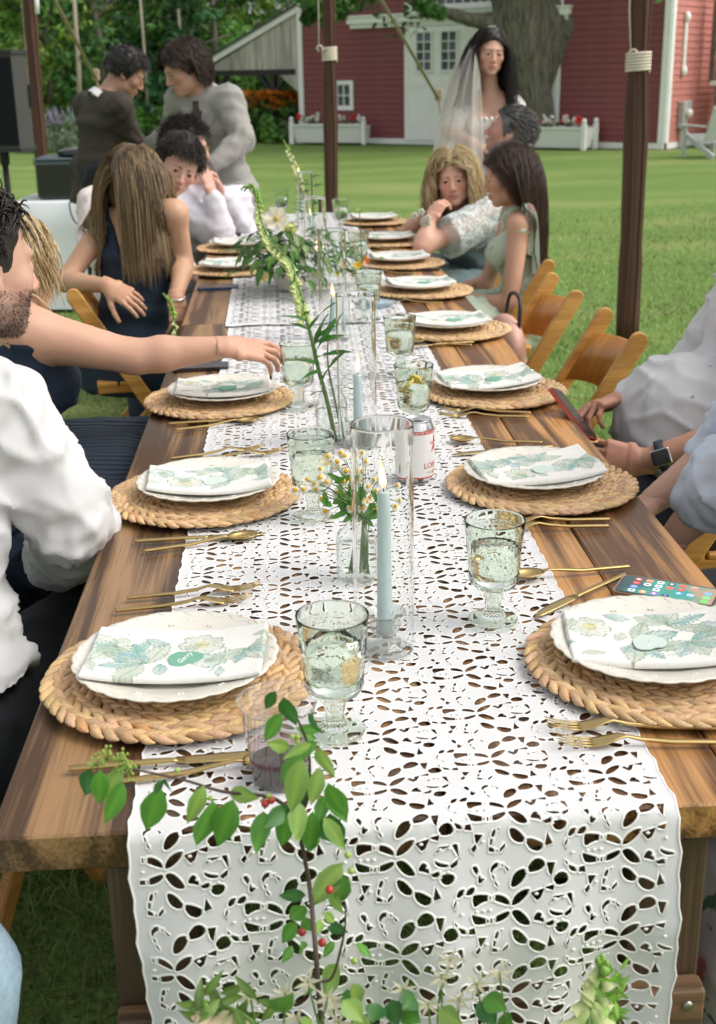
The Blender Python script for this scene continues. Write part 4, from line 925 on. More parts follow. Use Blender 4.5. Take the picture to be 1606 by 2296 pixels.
def relief_me():
    """pressed pattern on the rim: little flower sprigs and a swag line"""
    mb = MB()
    for i in range(24):
        a = 2 * math.pi * (i + .5) / 24; R = np.array([[math.cos(a), -math.sin(a), 0], [math.sin(a), math.cos(a), 0], [0, 0, 1]])
        if i % 2 == 0:
            for k in range(5):
                b = 2 * math.pi * k / 5; mb.ball(R @ V(.105 + .0042 * math.cos(b), .0042 * math.sin(b), .0150), (.0026, .0026, .0008), 8, 5)
        else:
            for s in (-.006, 0, .006): mb.ball(R @ V(.112, s, .0169), (.0016, .002, .0007), 8, 5)
        pts = [R @ V(.124 - .004 * math.cos(t * math.pi), .0163 * t, .0203 - .0012 * math.cos(t * math.pi)) for t in np.linspace(-1, 1, 7)]
        mb.tube(pts, .0007, 5)
    return mb.me('pressed_relief', [M_PLATE], True)
RELIEF = relief_me()
# ---- floral print
def floral(P, seed):
    """colours of the printed cloth at points P (metres)"""
    rs = np.random.default_rng(seed); n = len(P); C = np.tile((.74, .73, .69), (n, 1))
    teal, sage, yel, blu = V(.22, .40, .37), V(.37, .46, .36), V(.58, .56, .30), V(.22, .42, .55)
    def put(m, c, a): C[:] = np.where(m[:, None], C * (1 - a) + c * a, C)
    nz = fbm(np.c_[P * 220, np.zeros(n)], seed, 2); nz2 = fbm(np.c_[P * 60, np.ones(n)], seed + 5, 2)
    def leaf(c, ang, L, w, col, ser=.14, dots=False):
        d = P - c; x = (d[:, 0] * math.cos(ang) + d[:, 1] * math.sin(ang)) / L; y = (-d[:, 0] * math.sin(ang) + d[:, 1] * math.cos(ang)) / L + .12 * (x - .5) ** 2
        e = w / L * np.sin(math.pi * np.clip(x, 0, 1)) ** .8 * (1 + ser * np.sin(x * 46)); ay = np.abs(y); m = (x > 0) & (x < 1) & (ay < e)
        put(m, col, .62 + .22 * np.clip(nz2[:, None], -1, 1) * 1.0)
        put(m & (ay > e - .035), col * .55, .75); put(m & (ay < .016), col * .55, .6)
        put(m & (np.abs(np.sin(x * 24 - ay * 30)) < .22) & (y > 0), col * .8, .5)
        if dots: put(m & (ay > e * .6) & (np.sin(x * 60) > .6), V(.85, .85, .8), .8)
    def stem(a, b, bend, w=.0014, col=teal):
        t = np.linspace(0, 1, 24)[:, None]; nrm = V(-(b - a)[1], (b - a)[0]); Q = a * (1 - t) + b * t + nrm * bend * np.sin(math.pi * t)
        put(np.min(np.linalg.norm(P[:, None, :] - Q[None], axis=2), 1) < w, col * .7, .8)
    def flower(c, r, col, cc, k=6, ph=0):
        d = P - c; rr = np.hypot(d[:, 0], d[:, 1]) / r; a = np.arctan2(d[:, 1], d[:, 0]) + ph; e = .72 + .28 * np.abs(np.cos(a * k / 2)) ** .7 + .03 * np.sin(a * 17)
        m = rr < e; put(m, col, .38 + .2 * np.clip(nz2[:, None], -1, 1)); put(m & (rr > e - .09), col * .6, .7)
        put(m & (np.abs(np.sin(a * k / 2)) < .09) & (rr > .3), col * .6, .6); put(m & (np.sin(a * 30 + rr * 4) > .75) & (rr > .35) & (rr < .75), col * .7, .4)
        put(rr < .34, cc, .8); put((rr < .34) & (nz > .2), cc * .6, .6)
    u = lambda a, b: rs.uniform(a, b)
    for i in range(3): stem(V(u(-.11, .11), u(-.07, .07)), V(u(-.11, .11), u(-.07, .07)), u(-.3, .3))
    lay = [(-.085, .018), (-.035, -.02), (.02, .03), (.045, -.015), (.085, .012)]; rs.shuffle(lay)
    for i, c in enumerate(lay):
        c = np.array(c) + (u(-.01, .01), u(-.008, .008))
        if i in (0,): flower(c, u(.028, .036), sage, yel, 7, u(0, 6))
        elif i in (1,): flower(c, u(.022, .028), teal, sage, 5, u(0, 6))
        else:
            a0 = u(0, 6.28)
            for k in range(5): leaf(c, a0 + k * .75, u(.045, .068), u(.010, .016), teal if k % 2 else sage, dots=(k == 1))
    flower(V(u(-.1, .1), u(-.045, .045)), .013, blu, sage, 5, 1)
    for k in range(9): leaf(V(u(-.115, .115), u(-.055, .055)), u(0, 6.28), u(.022, .038), u(.006, .010), teal if k % 2 else sage)
    return np.clip(C * (1 + .03 * nz[:, None]), 0, 1)
def napkin_me(seed, nu=150, nv=90, L=.228, D=.148):
    rs = np.random.default_rng(seed); us = np.linspace(-1, 1, nu); vs_ = np.linspace(-1, 1, nv); U, W_ = np.meshgrid(us, vs_, indexing='ij'); u, v = U.ravel(), W_.ravel()
    er = np.minimum(1 - np.abs(v), (1 - np.abs(u)) * L / D); rnd = np.sqrt(np.clip(1 - (1 - np.clip(er / .07, 0, 1)) ** 2, 0, 1))
    sk = rs.uniform(-.05, .05)
    x = u * L / 2 + sk * v * D * .4; y = v * D / 2 * (1 + .10 * u * rs.uniform(-1, 1)) + .006 * rs.uniform(-1, 1) * (1 - u * u)
    base = .0095 + .0125 * np.abs(u) ** 2.2 + .003 * (v < -.0) * np.abs(v) ** 2
    lay = .0095 + .0012 * np.sin(u * 3 + seed) + .0016 * vnoise(np.c_[u * 3, v * 2, u * 0 + seed]) + .0012 * (v > .25) 
    top = np.stack([x, y, base + lay * (.25 + .75 * rnd)], 1); bot = np.stack([x * .995, y * .99, base + lay * .25 - .001 - 0 * rnd], 1)
    n = nu * nv; I = np.arange(n).reshape(nu, nv); q = np.stack([I[:-1, :-1], I[1:, :-1], I[1:, 1:], I[:-1, 1:]], -1).reshape(-1, 4)
    per = np.concatenate([I[:, 0], I[-1, 1:], I[-2::-1, -1], I[0, -2:0:-1]]); m = len(per); nx = np.roll(per, -1)
    F = np.vstack([q, q[:, ::-1] + n, np.stack([per, per + n, nx + n, nx], 1)])
    C = floral(np.stack([x, y], 1), seed); Cb = C * .97
    return mesh('napkin', np.vstack([top, bot]), F, [M_NAP], True, None, np.vstack([C, Cb]))
NAPS = [napkin_me(s) for s in (21, 34, 47, 58)]
NAPS_FAR = [napkin_me(s, 70, 36) for s in (21, 34, 47)]
def card_me(seed):
    rs = np.random.default_rng(seed); n = 26; a = np.arange(n) * 2 * math.pi / n
    r = .0205 * (1 + .16 * np.sin(2 * a + 1) + .10 * np.sin(3 * a + seed) + .03 * np.sin(7 * a)); x, y = r * np.cos(a) * .95, r * np.sin(a) * 1.12
    mb = MB(); mb.prism(list(zip(x, y)), 0, .0016); me_v = mb
    col = (.16, .38, .27) if seed % 2 else (.55, .66, .60)
    mb.c = [np.tile(col, (len(v), 1)) for v in mb.v]
    return mb.me('place_card', [M_CARD], False, True)
CARDS = [card_me(1), card_me(2)]
def write_name(txt, parent, loc, size, rz, m=None, shear=.35, rot=None, ext=.00012, name='lettering', align='CENTER'):
    cu = bpy.data.curves.new(name, 'FONT'); cu.body = txt; cu.size = size; cu.shear = shear; cu.extrude = ext; cu.align_x = align; cu.align_y = 'CENTER'; cu.resolution_u = 2
    o = bpy.data.objects.new(name, cu); COL.objects.link(o)
    dg = bpy.context.evaluated_depsgraph_get(); me = bpy.data.meshes.new_from_object(o.evaluated_get(dg)); bpy.data.objects.remove(o); bpy.data.curves.remove(cu)
    me.materials.clear(); me.materials.append(m or M_INK)
    return link(name, me, parent, loc, rot or (0, 0, rz))
SEATS = [  # px of the plate's centre, which of left/right, words, napkin turn, card, name
    ('L1', (396, 1478), 'left place nearest, behind the cup of dark wine', -.02, 1, 'Gerry'),
    ('L2', (468, 1082), 'left place beside the chamomile vase', .03, 2, ''),
    ('L3', (500, 875), 'left place under the outstretched arm', .06, 1, ''),
    ('L5', (520, 592), 'far left place beside the blue phone', 0, 2, ''),
    ('L6', (535, 544), 'far left place before the youth in pale shirt', .05, 2, ''),
    ('L7', (548, 498), 'farthest left place by the elbow in white', -.05, 1, ''),
    ('R1', (1462, 1440), 'right place nearest, beside the lit phone', -.10, 2, 'Lauren'),
    ('R2', (1198, 1056), 'right place beside the beer can', .12, 2, ''),
    ('R3', (1093, 854), 'right place beside the lemon water glass', .16, 1, ''),
    ('R4', (1004, 721), 'right place before the empty wooden chairs', .02, 1, ''),
    ('R5', (940, 637), 'right place at the elbow of the brunette', .05, 1, ''),
    ('R6', (893, 577), 'right place beside the dark phone, by the blonde', .10, 2, ''),
    ('R7', (868, 531), 'right place second from the far end', 0, 2, ''),
    ('R8', (836, 487), 'right place at the far end, below the white planter', .03, 2, ''),
]
SEATXY = {}
for i, (k, px, words, tn, cd, nm) in enumerate(SEATS):
    p = at(px[0], px[1], ZT + .034); SEATXY[k] = p; far = p[1] > 2.7
    off = (V(.006, .0) if k == 'L1' else V(-.010, -.005)) if k[0] == 'L' else V(.012, -.01)
    zt = ZT + .0055 if abs(p[0]) < .5 else ZT
    m = empty('placemat', (p[0] + off[0], p[1] + off[1], zt), 'braided straw placemat, ' + words, 'placemat', 'braided placemats along the table', rz=i * 1.3)
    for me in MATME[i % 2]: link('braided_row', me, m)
    pl = empty('plate', (p[0], p[1], zt + .0165), 'cream scalloped plate, ' + words, 'plate', 'scalloped plates on the placemats', rz=i * .37)
    link('dish', PLATE, pl); link('pressed_relief', RELIEF, pl)
    nz_ = zt + .0165
    na = link('napkin', NAPS_FAR[i % 3] if far else NAPS[i % 4], None, (p[0] + .002, p[1] - .002, nz_), (0, 0, tn - .02), 'folded green floral napkin, ' + words, 'napkin', 'floral napkins on the plates')
    if k in ('R1', 'R2', 'R3'): na.rotation_euler = (rad(2), rad(-2.5), tn)
    c = link('place_card', CARDS[(cd + 1) % 2], None, (p[0] + (.012 if k != 'R1' else -.01), p[1] - .018, nz_ + .0205), (rad(1), 0, tn + .2 * (i % 3)), ('teal' if cd == 1 else 'pale frosted') + ' leaf name card, ' + words, 'name card', 'leaf name cards on the napkins')
    if nm: write_name(nm, c, (0, 0, .0019), .0125, rad(62), shear=.5)

# ---- cutlery
M_GOLD = mat('brushed_gold', (.52, .38, .16), .30, metal=1, var=.08, vscale=300, bump=.03, bscale=400)
def strip(mb, st):
    """lofted bar: stations (x, y, z, halfwidth, halfthick)"""
    P = []; n = 8
    for x, y, z, w, t in st:
        for a in np.arange(n) * 2 * math.pi / n + math.pi / 8:
            P.append((x, y + w * math.copysign(abs(math.cos(a)) ** .6, math.cos(a)), z + t * math.copysign(abs(math.sin(a)) ** .6, math.sin(a))))
    k = len(st); f = [(i * n + j, i * n + (j + 1) % n, (i + 1) * n + (j + 1) % n, (i + 1) * n + j) for i in range(k - 1) for j in range(n)]
    f = [q[::-1] for q in f]
    f += [tuple(range(n)), tuple(range(k * n - 1, (k - 1) * n - 1, -1))]
    mb.add(P, f)
def fork_me():
    h = MB(); strip(h, [(0, 0, .004, .0042, .0022), (.004, 0, .004, .0046, .0026), (.07, 0, .0045, .0040, .0026), (.105, 0, .008, .0030, .0024), (.122, 0, .0125, .003, .0016), (.132, 0, .012, .0075, .0012), (.145, 0, .0075, .0112, .0010), (.158, 0, .0045, .0115, .001), (.163, 0, .0042, .0112, .001)])
    hm = h.me('handle', [M_GOLD], True); t = MB()
    strip(t, [(.160, 0, .0043, .0017, .001), (.175, 0, .0048, .0014, .0009), (.190, 0, .0072, .0012, .0008), (.203, 0, .0115, .0006, .0006)])
    return hm, t.me('tine', [M_GOLD], True)
def spoon_me():
    h = MB(); strip(h, [(0, 0, .004, .0042, .0022), (.004, 0, .004, .0046, .0026), (.08, 0, .0045, .0040, .0026), (.115, 0, .009, .0028, .0022), (.135, 0, .0118, .003, .0014), (.145, 0, .0105, .0048, .0010)])
    b = MB(); n, m = 16, 5; P = [(.168, 0, .0022)]; 
    for r in np.linspace(.25, 1, m):
        for a in np.arange(n) * 2 * math.pi / n:
            P.append((.168 + .028 * r * math.cos(a) * (1 if math.cos(a) > 0 else .95), .0185 * r * math.sin(a) * (1 - .12 * math.cos(a) * -1), .0022 + .0085 * r ** 2.2))
    f = [(0, 1 + j, 1 + (j + 1) % n) for j in range(n)] + [(1 + i * n + j, 1 + (i + 1) * n + j, 1 + (i + 1) * n + (j + 1) % n, 1 + i * n + (j + 1) % n) for i in range(m - 1) for j in range(n)]
    P2 = [(x, y, z - .0012) for x, y, z in P]; k = len(P); f2 = [tuple(i + k for i in q[::-1]) for q in f]; e = 1 + (m - 1) * n
    b.add(P + P2, f + f2 + [(e + j, e + (j + 1) % n, k + e + (j + 1) % n, k + e + j)[::-1] for j in range(n)])
    return h.me('handle', [M_GOLD], True), b.me('bowl', [M_GOLD], True)
def knife_me():
    h = MB(); strip(h, [(0, 0, .004, .0045, .0026), (.005, 0, .004, .005, .003), (.09, 0, .0045, .0048, .003), (.118, 0, .0045, .0038, .0022), (.124, 0, .0045, .005, .0014)])
    b = MB(); strip(b, [(.122, 0, .0045, .006, .0012), (.135, -.001, .0042, .0088, .0009), (.175, -.001, .004, .0095, .0008), (.205, .001, .004, .0075, .0007), (.222, .0045, .004, .002, .0005)])
    return h.me('handle', [M_GOLD], True), b.me('blade', [M_GOLD], True)
FORK, SPOON, KNIFE = fork_me(), spoon_me(), knife_me()
def utensil(kind, a, b, words, z=0, flip=False):
    A, B = at(*a, ZT + .006), at(*b, ZT + .006); d = B - A; rz = math.atan2(d[1], d[0])
    t = empty(kind, (A[0], A[1], ZT + .0045 + z), 'gold ' + kind + ' ' + words, kind, 'gold cutlery beside the plates', rz)
    ms = {'fork': FORK, 'spoon': SPOON, 'knife': KNIFE}[kind]
    link('handle', ms[0], t)
    if kind == 'fork':
        for y in (-.0092, -.0031, .0031, .0092): link('tine', ms[1], t, (0, y, 0))
    else: link('bowl' if kind == 'spoon' else 'blade', ms[1], t)
for u in [
    ('fork', (285, 1343), (540, 1322), 'upper of the pair above the nearest left plate'), ('fork', (258, 1372), (562, 1345), 'lower of the pair above the nearest left plate'),
    ('knife', (155, 1727), (600, 1692), 'behind the leafy twig below the nearest left plate'), ('spoon', (262, 1757), (524, 1722), 'behind the leafy twig, nearest the table end on the left'),
    ('fork', (382, 1030), (565, 1008), 'upper of the pair above the second left plate'), ('fork', (420, 1034), (585, 1018), 'half hidden by the second left plate'),
    ('knife', (303, 1216), (585, 1200), 'below the second left placemat, upper of the two'), ('spoon', (323, 1238), (545, 1208), 'below the second left placemat, beside the knife'),
    ('knife', (378, 952), (592, 938), 'below the plate under the arm, upper of the two'), ('spoon', (393, 966), (560, 946), 'below the plate under the arm, lower of the two'),
    ('fork', (1606, 1634), (1372, 1632), 'upper of the two near the right front corner'), ('fork', (1640, 1667), (1362, 1668), 'lower of the two near the right front corner'),
    ('spoon', (1412, 1272), (1225, 1290), 'touching the lit phone on the right'), ('knife', (1402, 1290), (1205, 1380), 'slanting from the lit phone to the placemat'),
    ('fork', (1368, 1166), (1165, 1172), 'upper of the two below the beer can placemat'), ('fork', (1366, 1181), (1168, 1186), 'lower of the two below the beer can placemat'),
    ('spoon', (1216, 994), (1046, 990), 'between the can and the second right plate'), ('knife', (1240, 1003), (1020, 1020), 'tucked under the rim of the second right plate'),
    ('fork', (1190, 927), (1020, 922), 'upper of the two below the lemon glass placemat'), ('fork', (1186, 936), (1030, 934), 'lower of the two below the lemon glass placemat'),
    ('spoon', (1058, 775), (925, 768), 'below the right plate by the empty chairs'), ('knife', (1062, 768), (915, 778), 'under the right placemat by the empty chairs'),
    ('fork', (992, 680), (880, 678), 'below the right plate at the elbow of the brunette'),
    ('fork', (930, 614), (840, 612), 'below the far right plate beside the dark phone'),
    ('spoon', (900, 560), (830, 558), 'below the far right plate by the blonde woman'),
]: utensil(*u)

# ---- goblets
def embossed_glass():
    m = bpy.data.materials.new('green_pressed_glass'); m.use_nodes = True; nt = m.node_tree; b = nt.nodes['Principled BSDF']
    b.inputs['Base Color'].default_value = (.90, .97, .89, 1); b.inputs['Transmission Weight'].default_value = 1; b.inputs['Roughness'].default_value = .03; b.inputs['IOR'].default_value = 1.22
    return m
M_GOB = embossed_glass()
M_WATER = mat('water', (1, 1, 1), .0, trans=1, ior=1.33)
M_CLEAR = mat('clear_thin_glass', (.985, .995, .99), .0, trans=1, ior=1.24)
M_CLEARB = thin_glass('cut_clear_glass', (.93, .95, .94), bump=.5, bscale=120, body=.08, bodycol=(.9, .92, .92), mul=1.8)
def goblet_parts():
    N = 120
    out = [(.0265, .0525), (.0318, .0560), (.0345, .064), (.0358, .080), (.0372, .098), (.0390, .120), (.0405, .136), (.0420, .146), (.0428, .1525)]
    zs = np.linspace(.0525, .1525, 58); ro = np.interp(zs, [p[1] for p in out], [p[0] for p in out])
    an = np.arange(N) * 2 * math.pi / N; rows = []
    sw = .104 + .010 * np.abs(np.cos(an * 3))            # swag line under the ribs
    for z, r in zip(zs, ro):
        e = np.zeros(N); rib = (z > sw) & (z < .128); e += np.where(rib, .0006 * np.sign(np.sin(an * 60)), 0)
        e += .0010 * np.exp(-((z - sw) / .0011) ** 2) + .0009 * np.exp(-((z - .1305) / .001) ** 2)
        e += .0010 * np.exp(-((z - .136) / .0016) ** 2) * (np.cos(an * 40) > 0)
        for c in range(6):                               # a sunflower and leaves in each panel
            da = (an - (c + .5) * math.pi / 3 + math.pi) % (2 * math.pi) - math.pi; dx = da * r; dz = z - .088
            rr = np.hypot(dx, dz); e += np.where(rr < .0115, .0011 * (.55 + .45 * np.cos(np.arctan2(dz, dx) * 12)) * (rr > .003) + .0010 * (rr <= .003), 0)
            dz2 = z - .068; e += .0008 * (np.abs(np.sin(dx * 700 + dz2 * 500)) > .7) * (np.abs(dz2) < .008) * (np.abs(dx) < .015)
        rows.append(np.stack([(r + e) * np.cos(an), (r + e) * np.sin(an), np.full(N, z)], 1))
    inner = [(.0416, .1538), (.0404, .1515), (.0388, .136), (.0372, .120), (.0352, .098), (.0336, .080), (.0318, .066), (.0270, .0585), (.018, .0555), (.0003, .055)]
    lo = [(.0003, .0022), (.030, .0018), (.0345, .001), (.0357, .0022), (.0357, .0038), (.034, .0048), (.020, .0070), (.0155, .009), (.0135, .012), (.0112, .016), (.0100, .024), (.0115, .034), (.0128, .039), (.0118, .042), (.0098, .045), (.0125, .0480), (.019, .0503)]
    full = []
    for r, z in lo:
        fl = .10 * np.cos(an * 16) if .010 < z < .041 else 0 * an; full.append(np.stack([r * (1 + fl) * np.cos(an), r * (1 + fl) * np.sin(an), np.full(N, z)], 1))
    full += rows
    for r, z in [(.0429, .1537)] + inner: full.append(np.stack([r * np.cos(an), r * np.sin(an), np.full(N, z)], 1))
    K = len(full); I = np.arange(K * N).reshape(K, N); J_ = np.roll(I, -1, 1)
    F = np.stack([I[:-1], J_[:-1], J_[1:], I[1:]], -1).reshape(-1, 4)
    g = mesh('goblet', np.vstack(full), F, [M_GOB], True)
    w = MB(); w.lathe([(.0003, .0553), (.0175, .0558), (.0265, .0588), (.0314, .0664), (.0332, .080), (.0348, .098), (.0362, .113), (.0003, .113)], n=40)
    return g, w.me('water', [M_WATER], True)
GOB, GWAT = goblet_parts()
M_LEMON = mat('lemon', (.75, .58, .10), .5, var=.15, vscale=80)
for k, (px, words) in enumerate([((752, 1650), 'nearest, behind the plastic wine cup'), ((1105, 1398), 'on its own right of the front candle'), ((703, 1165), 'left of the chamomile vase'), ((928, 978), 'with lemon slices, behind the beer can'),
        ((672, 918), 'at the fingertips of the reaching hand'), ((897, 845), 'right of the second hurricane candle'), ((828, 722), 'before the farther table, right of the third candle'),
        ((765, 520), 'at the far end beside the middle pole'), ((632, 492), 'far end on the left, behind the white poppy'), ((805, 610), 'amid the flowers, left of the orange bloom')]):
    p = at(*px); t = empty('goblet', (p[0], p[1], ZT + .0062), 'pale green pressed glass goblet ' + words, 'goblet', 'green pressed glass goblets', rz=k * .7)
    link('glass', GOB, t); link('water', GWAT, t)
    if k == 3:
        lb = MB(); lb.lathe([(.0003, -.003), (.017, -.003), (.018, 0), (.017, .003), (.0003, .003)], n=20); lm = lb.me('lemon_slice', [M_LEMON])
        link('lemon_slice', lm, t, (.008, -.012, .112), (rad(70), 0, .4)); link('lemon_slice', lm, t, (.0, .012, .108), (rad(55), .3, 2))

# ---- candles under hurricane glass
M_WAX = mat('pale_blue_wax', (.55, .68, .70), .45, sss=.15, var=.03, vscale=40)
M_WICK = mat('wick', (.02, .018, .015), .9)
def flame_mat():
    m = bpy.data.materials.new('flame'); m.use_nodes = True; nt = m.node_tree; N = nt.nodes; N.clear(); o = N.new('ShaderNodeOutputMaterial'); e = N.new('ShaderNodeEmission')
    tc = N.new('ShaderNodeTexCoord'); sp = N.new('ShaderNodeSeparateXYZ'); r = N.new('ShaderNodeValToRGB'); nt.links.new(tc.outputs['Generated'], sp.inputs[0]); nt.links.new(sp.outputs[2], r.inputs[0])
    cr = r.color_ramp; cr.elements[0].color = (1, .35, .06, 1); cr.elements[1].position = .95; cr.elements[1].color = (1, .48, .12, 1); q = cr.elements.new(.3); q.color = (1, .85, .5, 1)
    nt.links.new(r.outputs[0], e.inputs[0]); e.inputs[1].default_value = 3.2; nt.links.new(e.outputs[0], o.inputs[0]); return m
M_FLAME = flame_mat()
def hurricane_me():
    mb = MB(); R, H = .0410, .318
    mb.lathe([(R, .0), (R, .003), (R, .02), (R, H - .02), (R, H - .003), (R - .0002, H - .0006), (R - .0011, H), (R - .0020, H - .0006), (R - .0022, H - .003), (R - .0022, H - .02), (R - .0022, .02), (R - .0022, .003), (R - .0022, .0002), (R - .0002, .00005)], n=96); return mb.me('hurricane_glass', [M_CLEAR], True)
HUR = hurricane_me()
def rim_me():
    mb = MB(); a = np.linspace(0, 2 * math.pi, 49)[:-1]; n = 48; P = []
    for i in a:
        for j in np.arange(6) * math.pi / 3: P.append(((.0404 + .0011 * math.cos(j)) * math.cos(i), (.0404 + .0011 * math.cos(j)) * math.sin(i), .318 + .0011 * math.sin(j)))
    mb.add(P, [(i * 6 + j, ((i + 1) % n) * 6 + j, ((i + 1) % n) * 6 + (j + 1) % 6, i * 6 + (j + 1) % 6) for i in range(n) for j in range(6)]); return mb.me('rim', [M_CLEARB], True)
RIM = rim_me()
def holder_me():
    mb = MB(); fl = lambda a, i, r, z: .06 * np.cos(a * 8) if .018 < z < .04 or z < .01 else 0 * a
    mb.lathe([(.0005, .0005), (.026, .0005), (.0285, .003), (.027, .006), (.012, .010), (.009, .014), (.012, .018), (.018, .026), (.0205, .034), (.0195, .041), (.022, .047), (.0275, .052), (.0285, .0535), (.026, .0535), (.019, .047), (.0125, .044), (.0122, .022), (.0005, .021)], n=48, mod=fl); return mb.me('candle_holder', [M_CLEARB], True)
HOLD = holder_me()
CANDLES = [((862, 1458), (850, 1098), 'nearest, in front of the chamomile vase', True), ((803, 1000), (797, 838), 'second from the camera, before the foxglove leaves', True), ((749, 762), (748, 668), 'third from the camera, right of the foxglove spire', True),
           ((711, 640), (733, 590), 'fourth from the camera, beside the white yarrow', True), ((690, 545), (702, 488), 'fifth from the camera, at the far end', True), ((672, 500), (668, 392), 'tall and bare at the far end, without glass', False)]
for i, (pb, pt, words, glass) in enumerate(CANDLES):
    B = at(*pb); B[2] = ZT + .0062
    lo, hi = 0., .6
    for _ in range(40):                              # height of the wick above the cloth
        m_ = (lo + hi) / 2; q = B + V(0, 0, m_) - CAM_P; yy = PCY - FPX * (q @ CAM_U) / (q @ CAM_F)
        if yy > pt[1]: lo = m_
        else: hi = m_
    h = min(max(lo, .12), .42)
    if glass:
        t = empty('hurricane_glass', tuple(B), 'tall clear hurricane glass ' + words, 'hurricane glass', 'hurricane glasses down the middle', rz=i)
        link('cylinder', HUR, t); link('rim', RIM, t)
    off = V(.001, -.004, .0008); hd = link('candle_holder', HOLD, None, B + off, (0, 0, i * .5), 'small cut glass candle holder ' + words, 'candle holder', 'glass candle holders')
    c = empty('taper_candle', tuple(B + off + V(0, 0, .0225)), 'pale blue lit taper candle ' + words, 'candle', 'lit taper candles')
    w = MB(); L = h - .0225; nz = 8; w.lathe([(.0003, 0), (.0118, 0)] + [(.0110 - .0026 * s, L * s) for s in np.linspace(.05, .985, nz)] + [(.0072, L * .995), (.0003, L * .992)], n=20); w.build('wax', [M_WAX], c, True)
    k = MB(); k.tube([(0, 0, L * .99), (.0004, 0, L + .005), (.002, 0, L + .010)], .0008, 5); k.build('wick', [M_WICK], c)
    f = MB(); f.lathe([(.0002, L + .003), (.003, L + .006), (.0047, L + .012), (.0044, L + .019), (.003, L + .028), (.0013, L + .037), (.0002, L + .044)], n=14); f.v = [v + np.c_[.004 * np.clip((v[:, 2] - L) / .04, 0, 1) ** 1.5 * (-1 if i % 2 == 0 else .5), np.zeros((len(v), 2))] for v in f.v]
    f.build('flame', [M_FLAME], c, True)

# ---- beer can
M_CANW = mat('can_white', (.80, .79, .77), .3, metal=.0, coat=.2); M_ALU = mat('aluminium', (.72, .72, .72), .25, metal=1); M_RED = mat('can_red', (.55, .05, .03), .35); M_BLK = mat('black_opening', (.008, .008, .008), .6); M_NAVY = mat('print_navy', (.02, .04, .14), .5)
p = at(935, 1080); can = empty('beer_can', (p[0], p[1], ZT + .0062), 'white beer can with red lettering and open top', 'can', rz=rad(0))
R = .0331
b = MB(); b.lathe([(R, .010), (R, .0125)], n=48, mi=1); b.lathe([(R, .0125), (R, .0965)], n=48, mi=0); b.lathe([(R + .0001, .0965), (R + .0001, .1035)], n=48, mi=1); b.build('label', [M_CANW, M_RED], can, True)
b = MB(); b.lathe([(.0003, .003), (.022, .001), (.025, 0), (.028, .003), (R - .0002, .010)], n=48); b.build('can_base', [M_ALU], can, True); b = MB(); b.lathe([(R - .0001, .1035), (R - .001, .107), (.0278, .1165), (.0268, .119), (.0272, .1205), (.0262, .1212), (.0252, .119), (.024, .117), (.0003, .117)], n=48); b.build('can_top', [M_ALU], can, True)
b = MB(); b.lathe([(.0002, 0), (.009, 0)], c=(0, 0, .1174), n=18); b.v = [v * (1, .7, 1) + (.004, -.008, 0) for v in b.v]; b.build('opening', [M_BLK], can)
b = MB(); b.box((.0, .006, .1182), (.011, .018, .0012), bev=.0005); b.build('tab', [M_ALU], can)
def on_can(txt, ang, z, size, m):
    o = write_name(txt, can, (0, 0, 0), size, 0, m, shear=0, ext=.0001, name='lettering', align='CENTER'); me = o.data
    co = np.zeros(len(me.vertices) * 3, np.float32); me.vertices.foreach_get('co', co); co = co.reshape(-1, 3); a = ang + co[:, 0] / R; rr = R + .0004 + co[:, 2] * .5
    me.vertices.foreach_set('co', np.stack([rr * np.cos(a), rr * np.sin(a), z + co[:, 1]], 1).astype(np.float32).ravel()); me.update(); return o
for a in (-2.55, -1.35, -.15): on_can('LOBSTER ALE \u2022', a, .1000, .0058, M_CANW)
on_can('LOBSTER', -.35, .034, .0150, M_RED); on_can('ALE', -.35, .020, .010, M_RED); on_can('16 FL OZ', -.9, .021, .0035, M_NAVY)
b = MB()
for i in range(16):
    a = -2.30 + i * .0085; w = .0022 if i % 3 else .0042
    b.add([((R + .0003) * math.cos(a + s * w), (R + .0003) * math.sin(a + s * w), z) for z in (.020, .038) for s in (-1, 1)], [(0, 1, 3, 2)])
b.build('barcode', [M_BLK], can)
b = MB()
for k in range(5):                                   # red lobster emblem turned to the right
    a0 = math.pi / 2 + k * 2 * math.pi / 5
    pts = [(0, 0)] + [(.016 * math.cos(a0 + q) * rr, .020 * math.sin(a0 + q) * rr) for q, rr in ((-.35, .5), (0, 1), (.35, .5))]
    b.add([((R + .0005) * math.cos(-.42 + x / R), (R + .0005) * math.sin(-.42 + x / R), .075 + y) for x, y in pts], [(0, 1, 2, 3)])
b.build('emblem', [M_RED], can)

# ---- plastic cup of dark wine
M_PLAS = thin_glass('clear_plastic', (.97, .97, .97), body=.05, bodycol=(.9, .9, .9), rough=.06, mul=1.4)
M_WINE = mat('dark_wine', (.018, .006, .008), .08, spec=.6); M_WINEF = thin_glass('wine_film', (.75, .55, .58), mul=.6)
p = at(630, 1752); cup = empty('plastic_cup', (p[0], p[1], ZT + .005), 'clear plastic cup with a little dark wine behind the green leaves', 'cup')
b = MB(); b.lathe([(.0003, .001), (.030, .001), (.031, .004), (.042, .096), (.0445, .098), (.0448, .0995), (.0435, .1005), (.0420, .099)], n=48); b.build('cup_wall', [M_PLAS], cup, True)
b = MB(); b.lathe([(.0003, .002), (.0295, .002), (.0308, .006), (.0332, .024), (.0003, .024)], n=40); b.build('wine', [M_WINE], cup, True)
b = MB(); b.lathe([(.0334, .0245), (.0345, .032), (.0350, .040)], n=40); b.build('wine_film', [M_WINEF], cup, True)
for q in range(14):
    pass

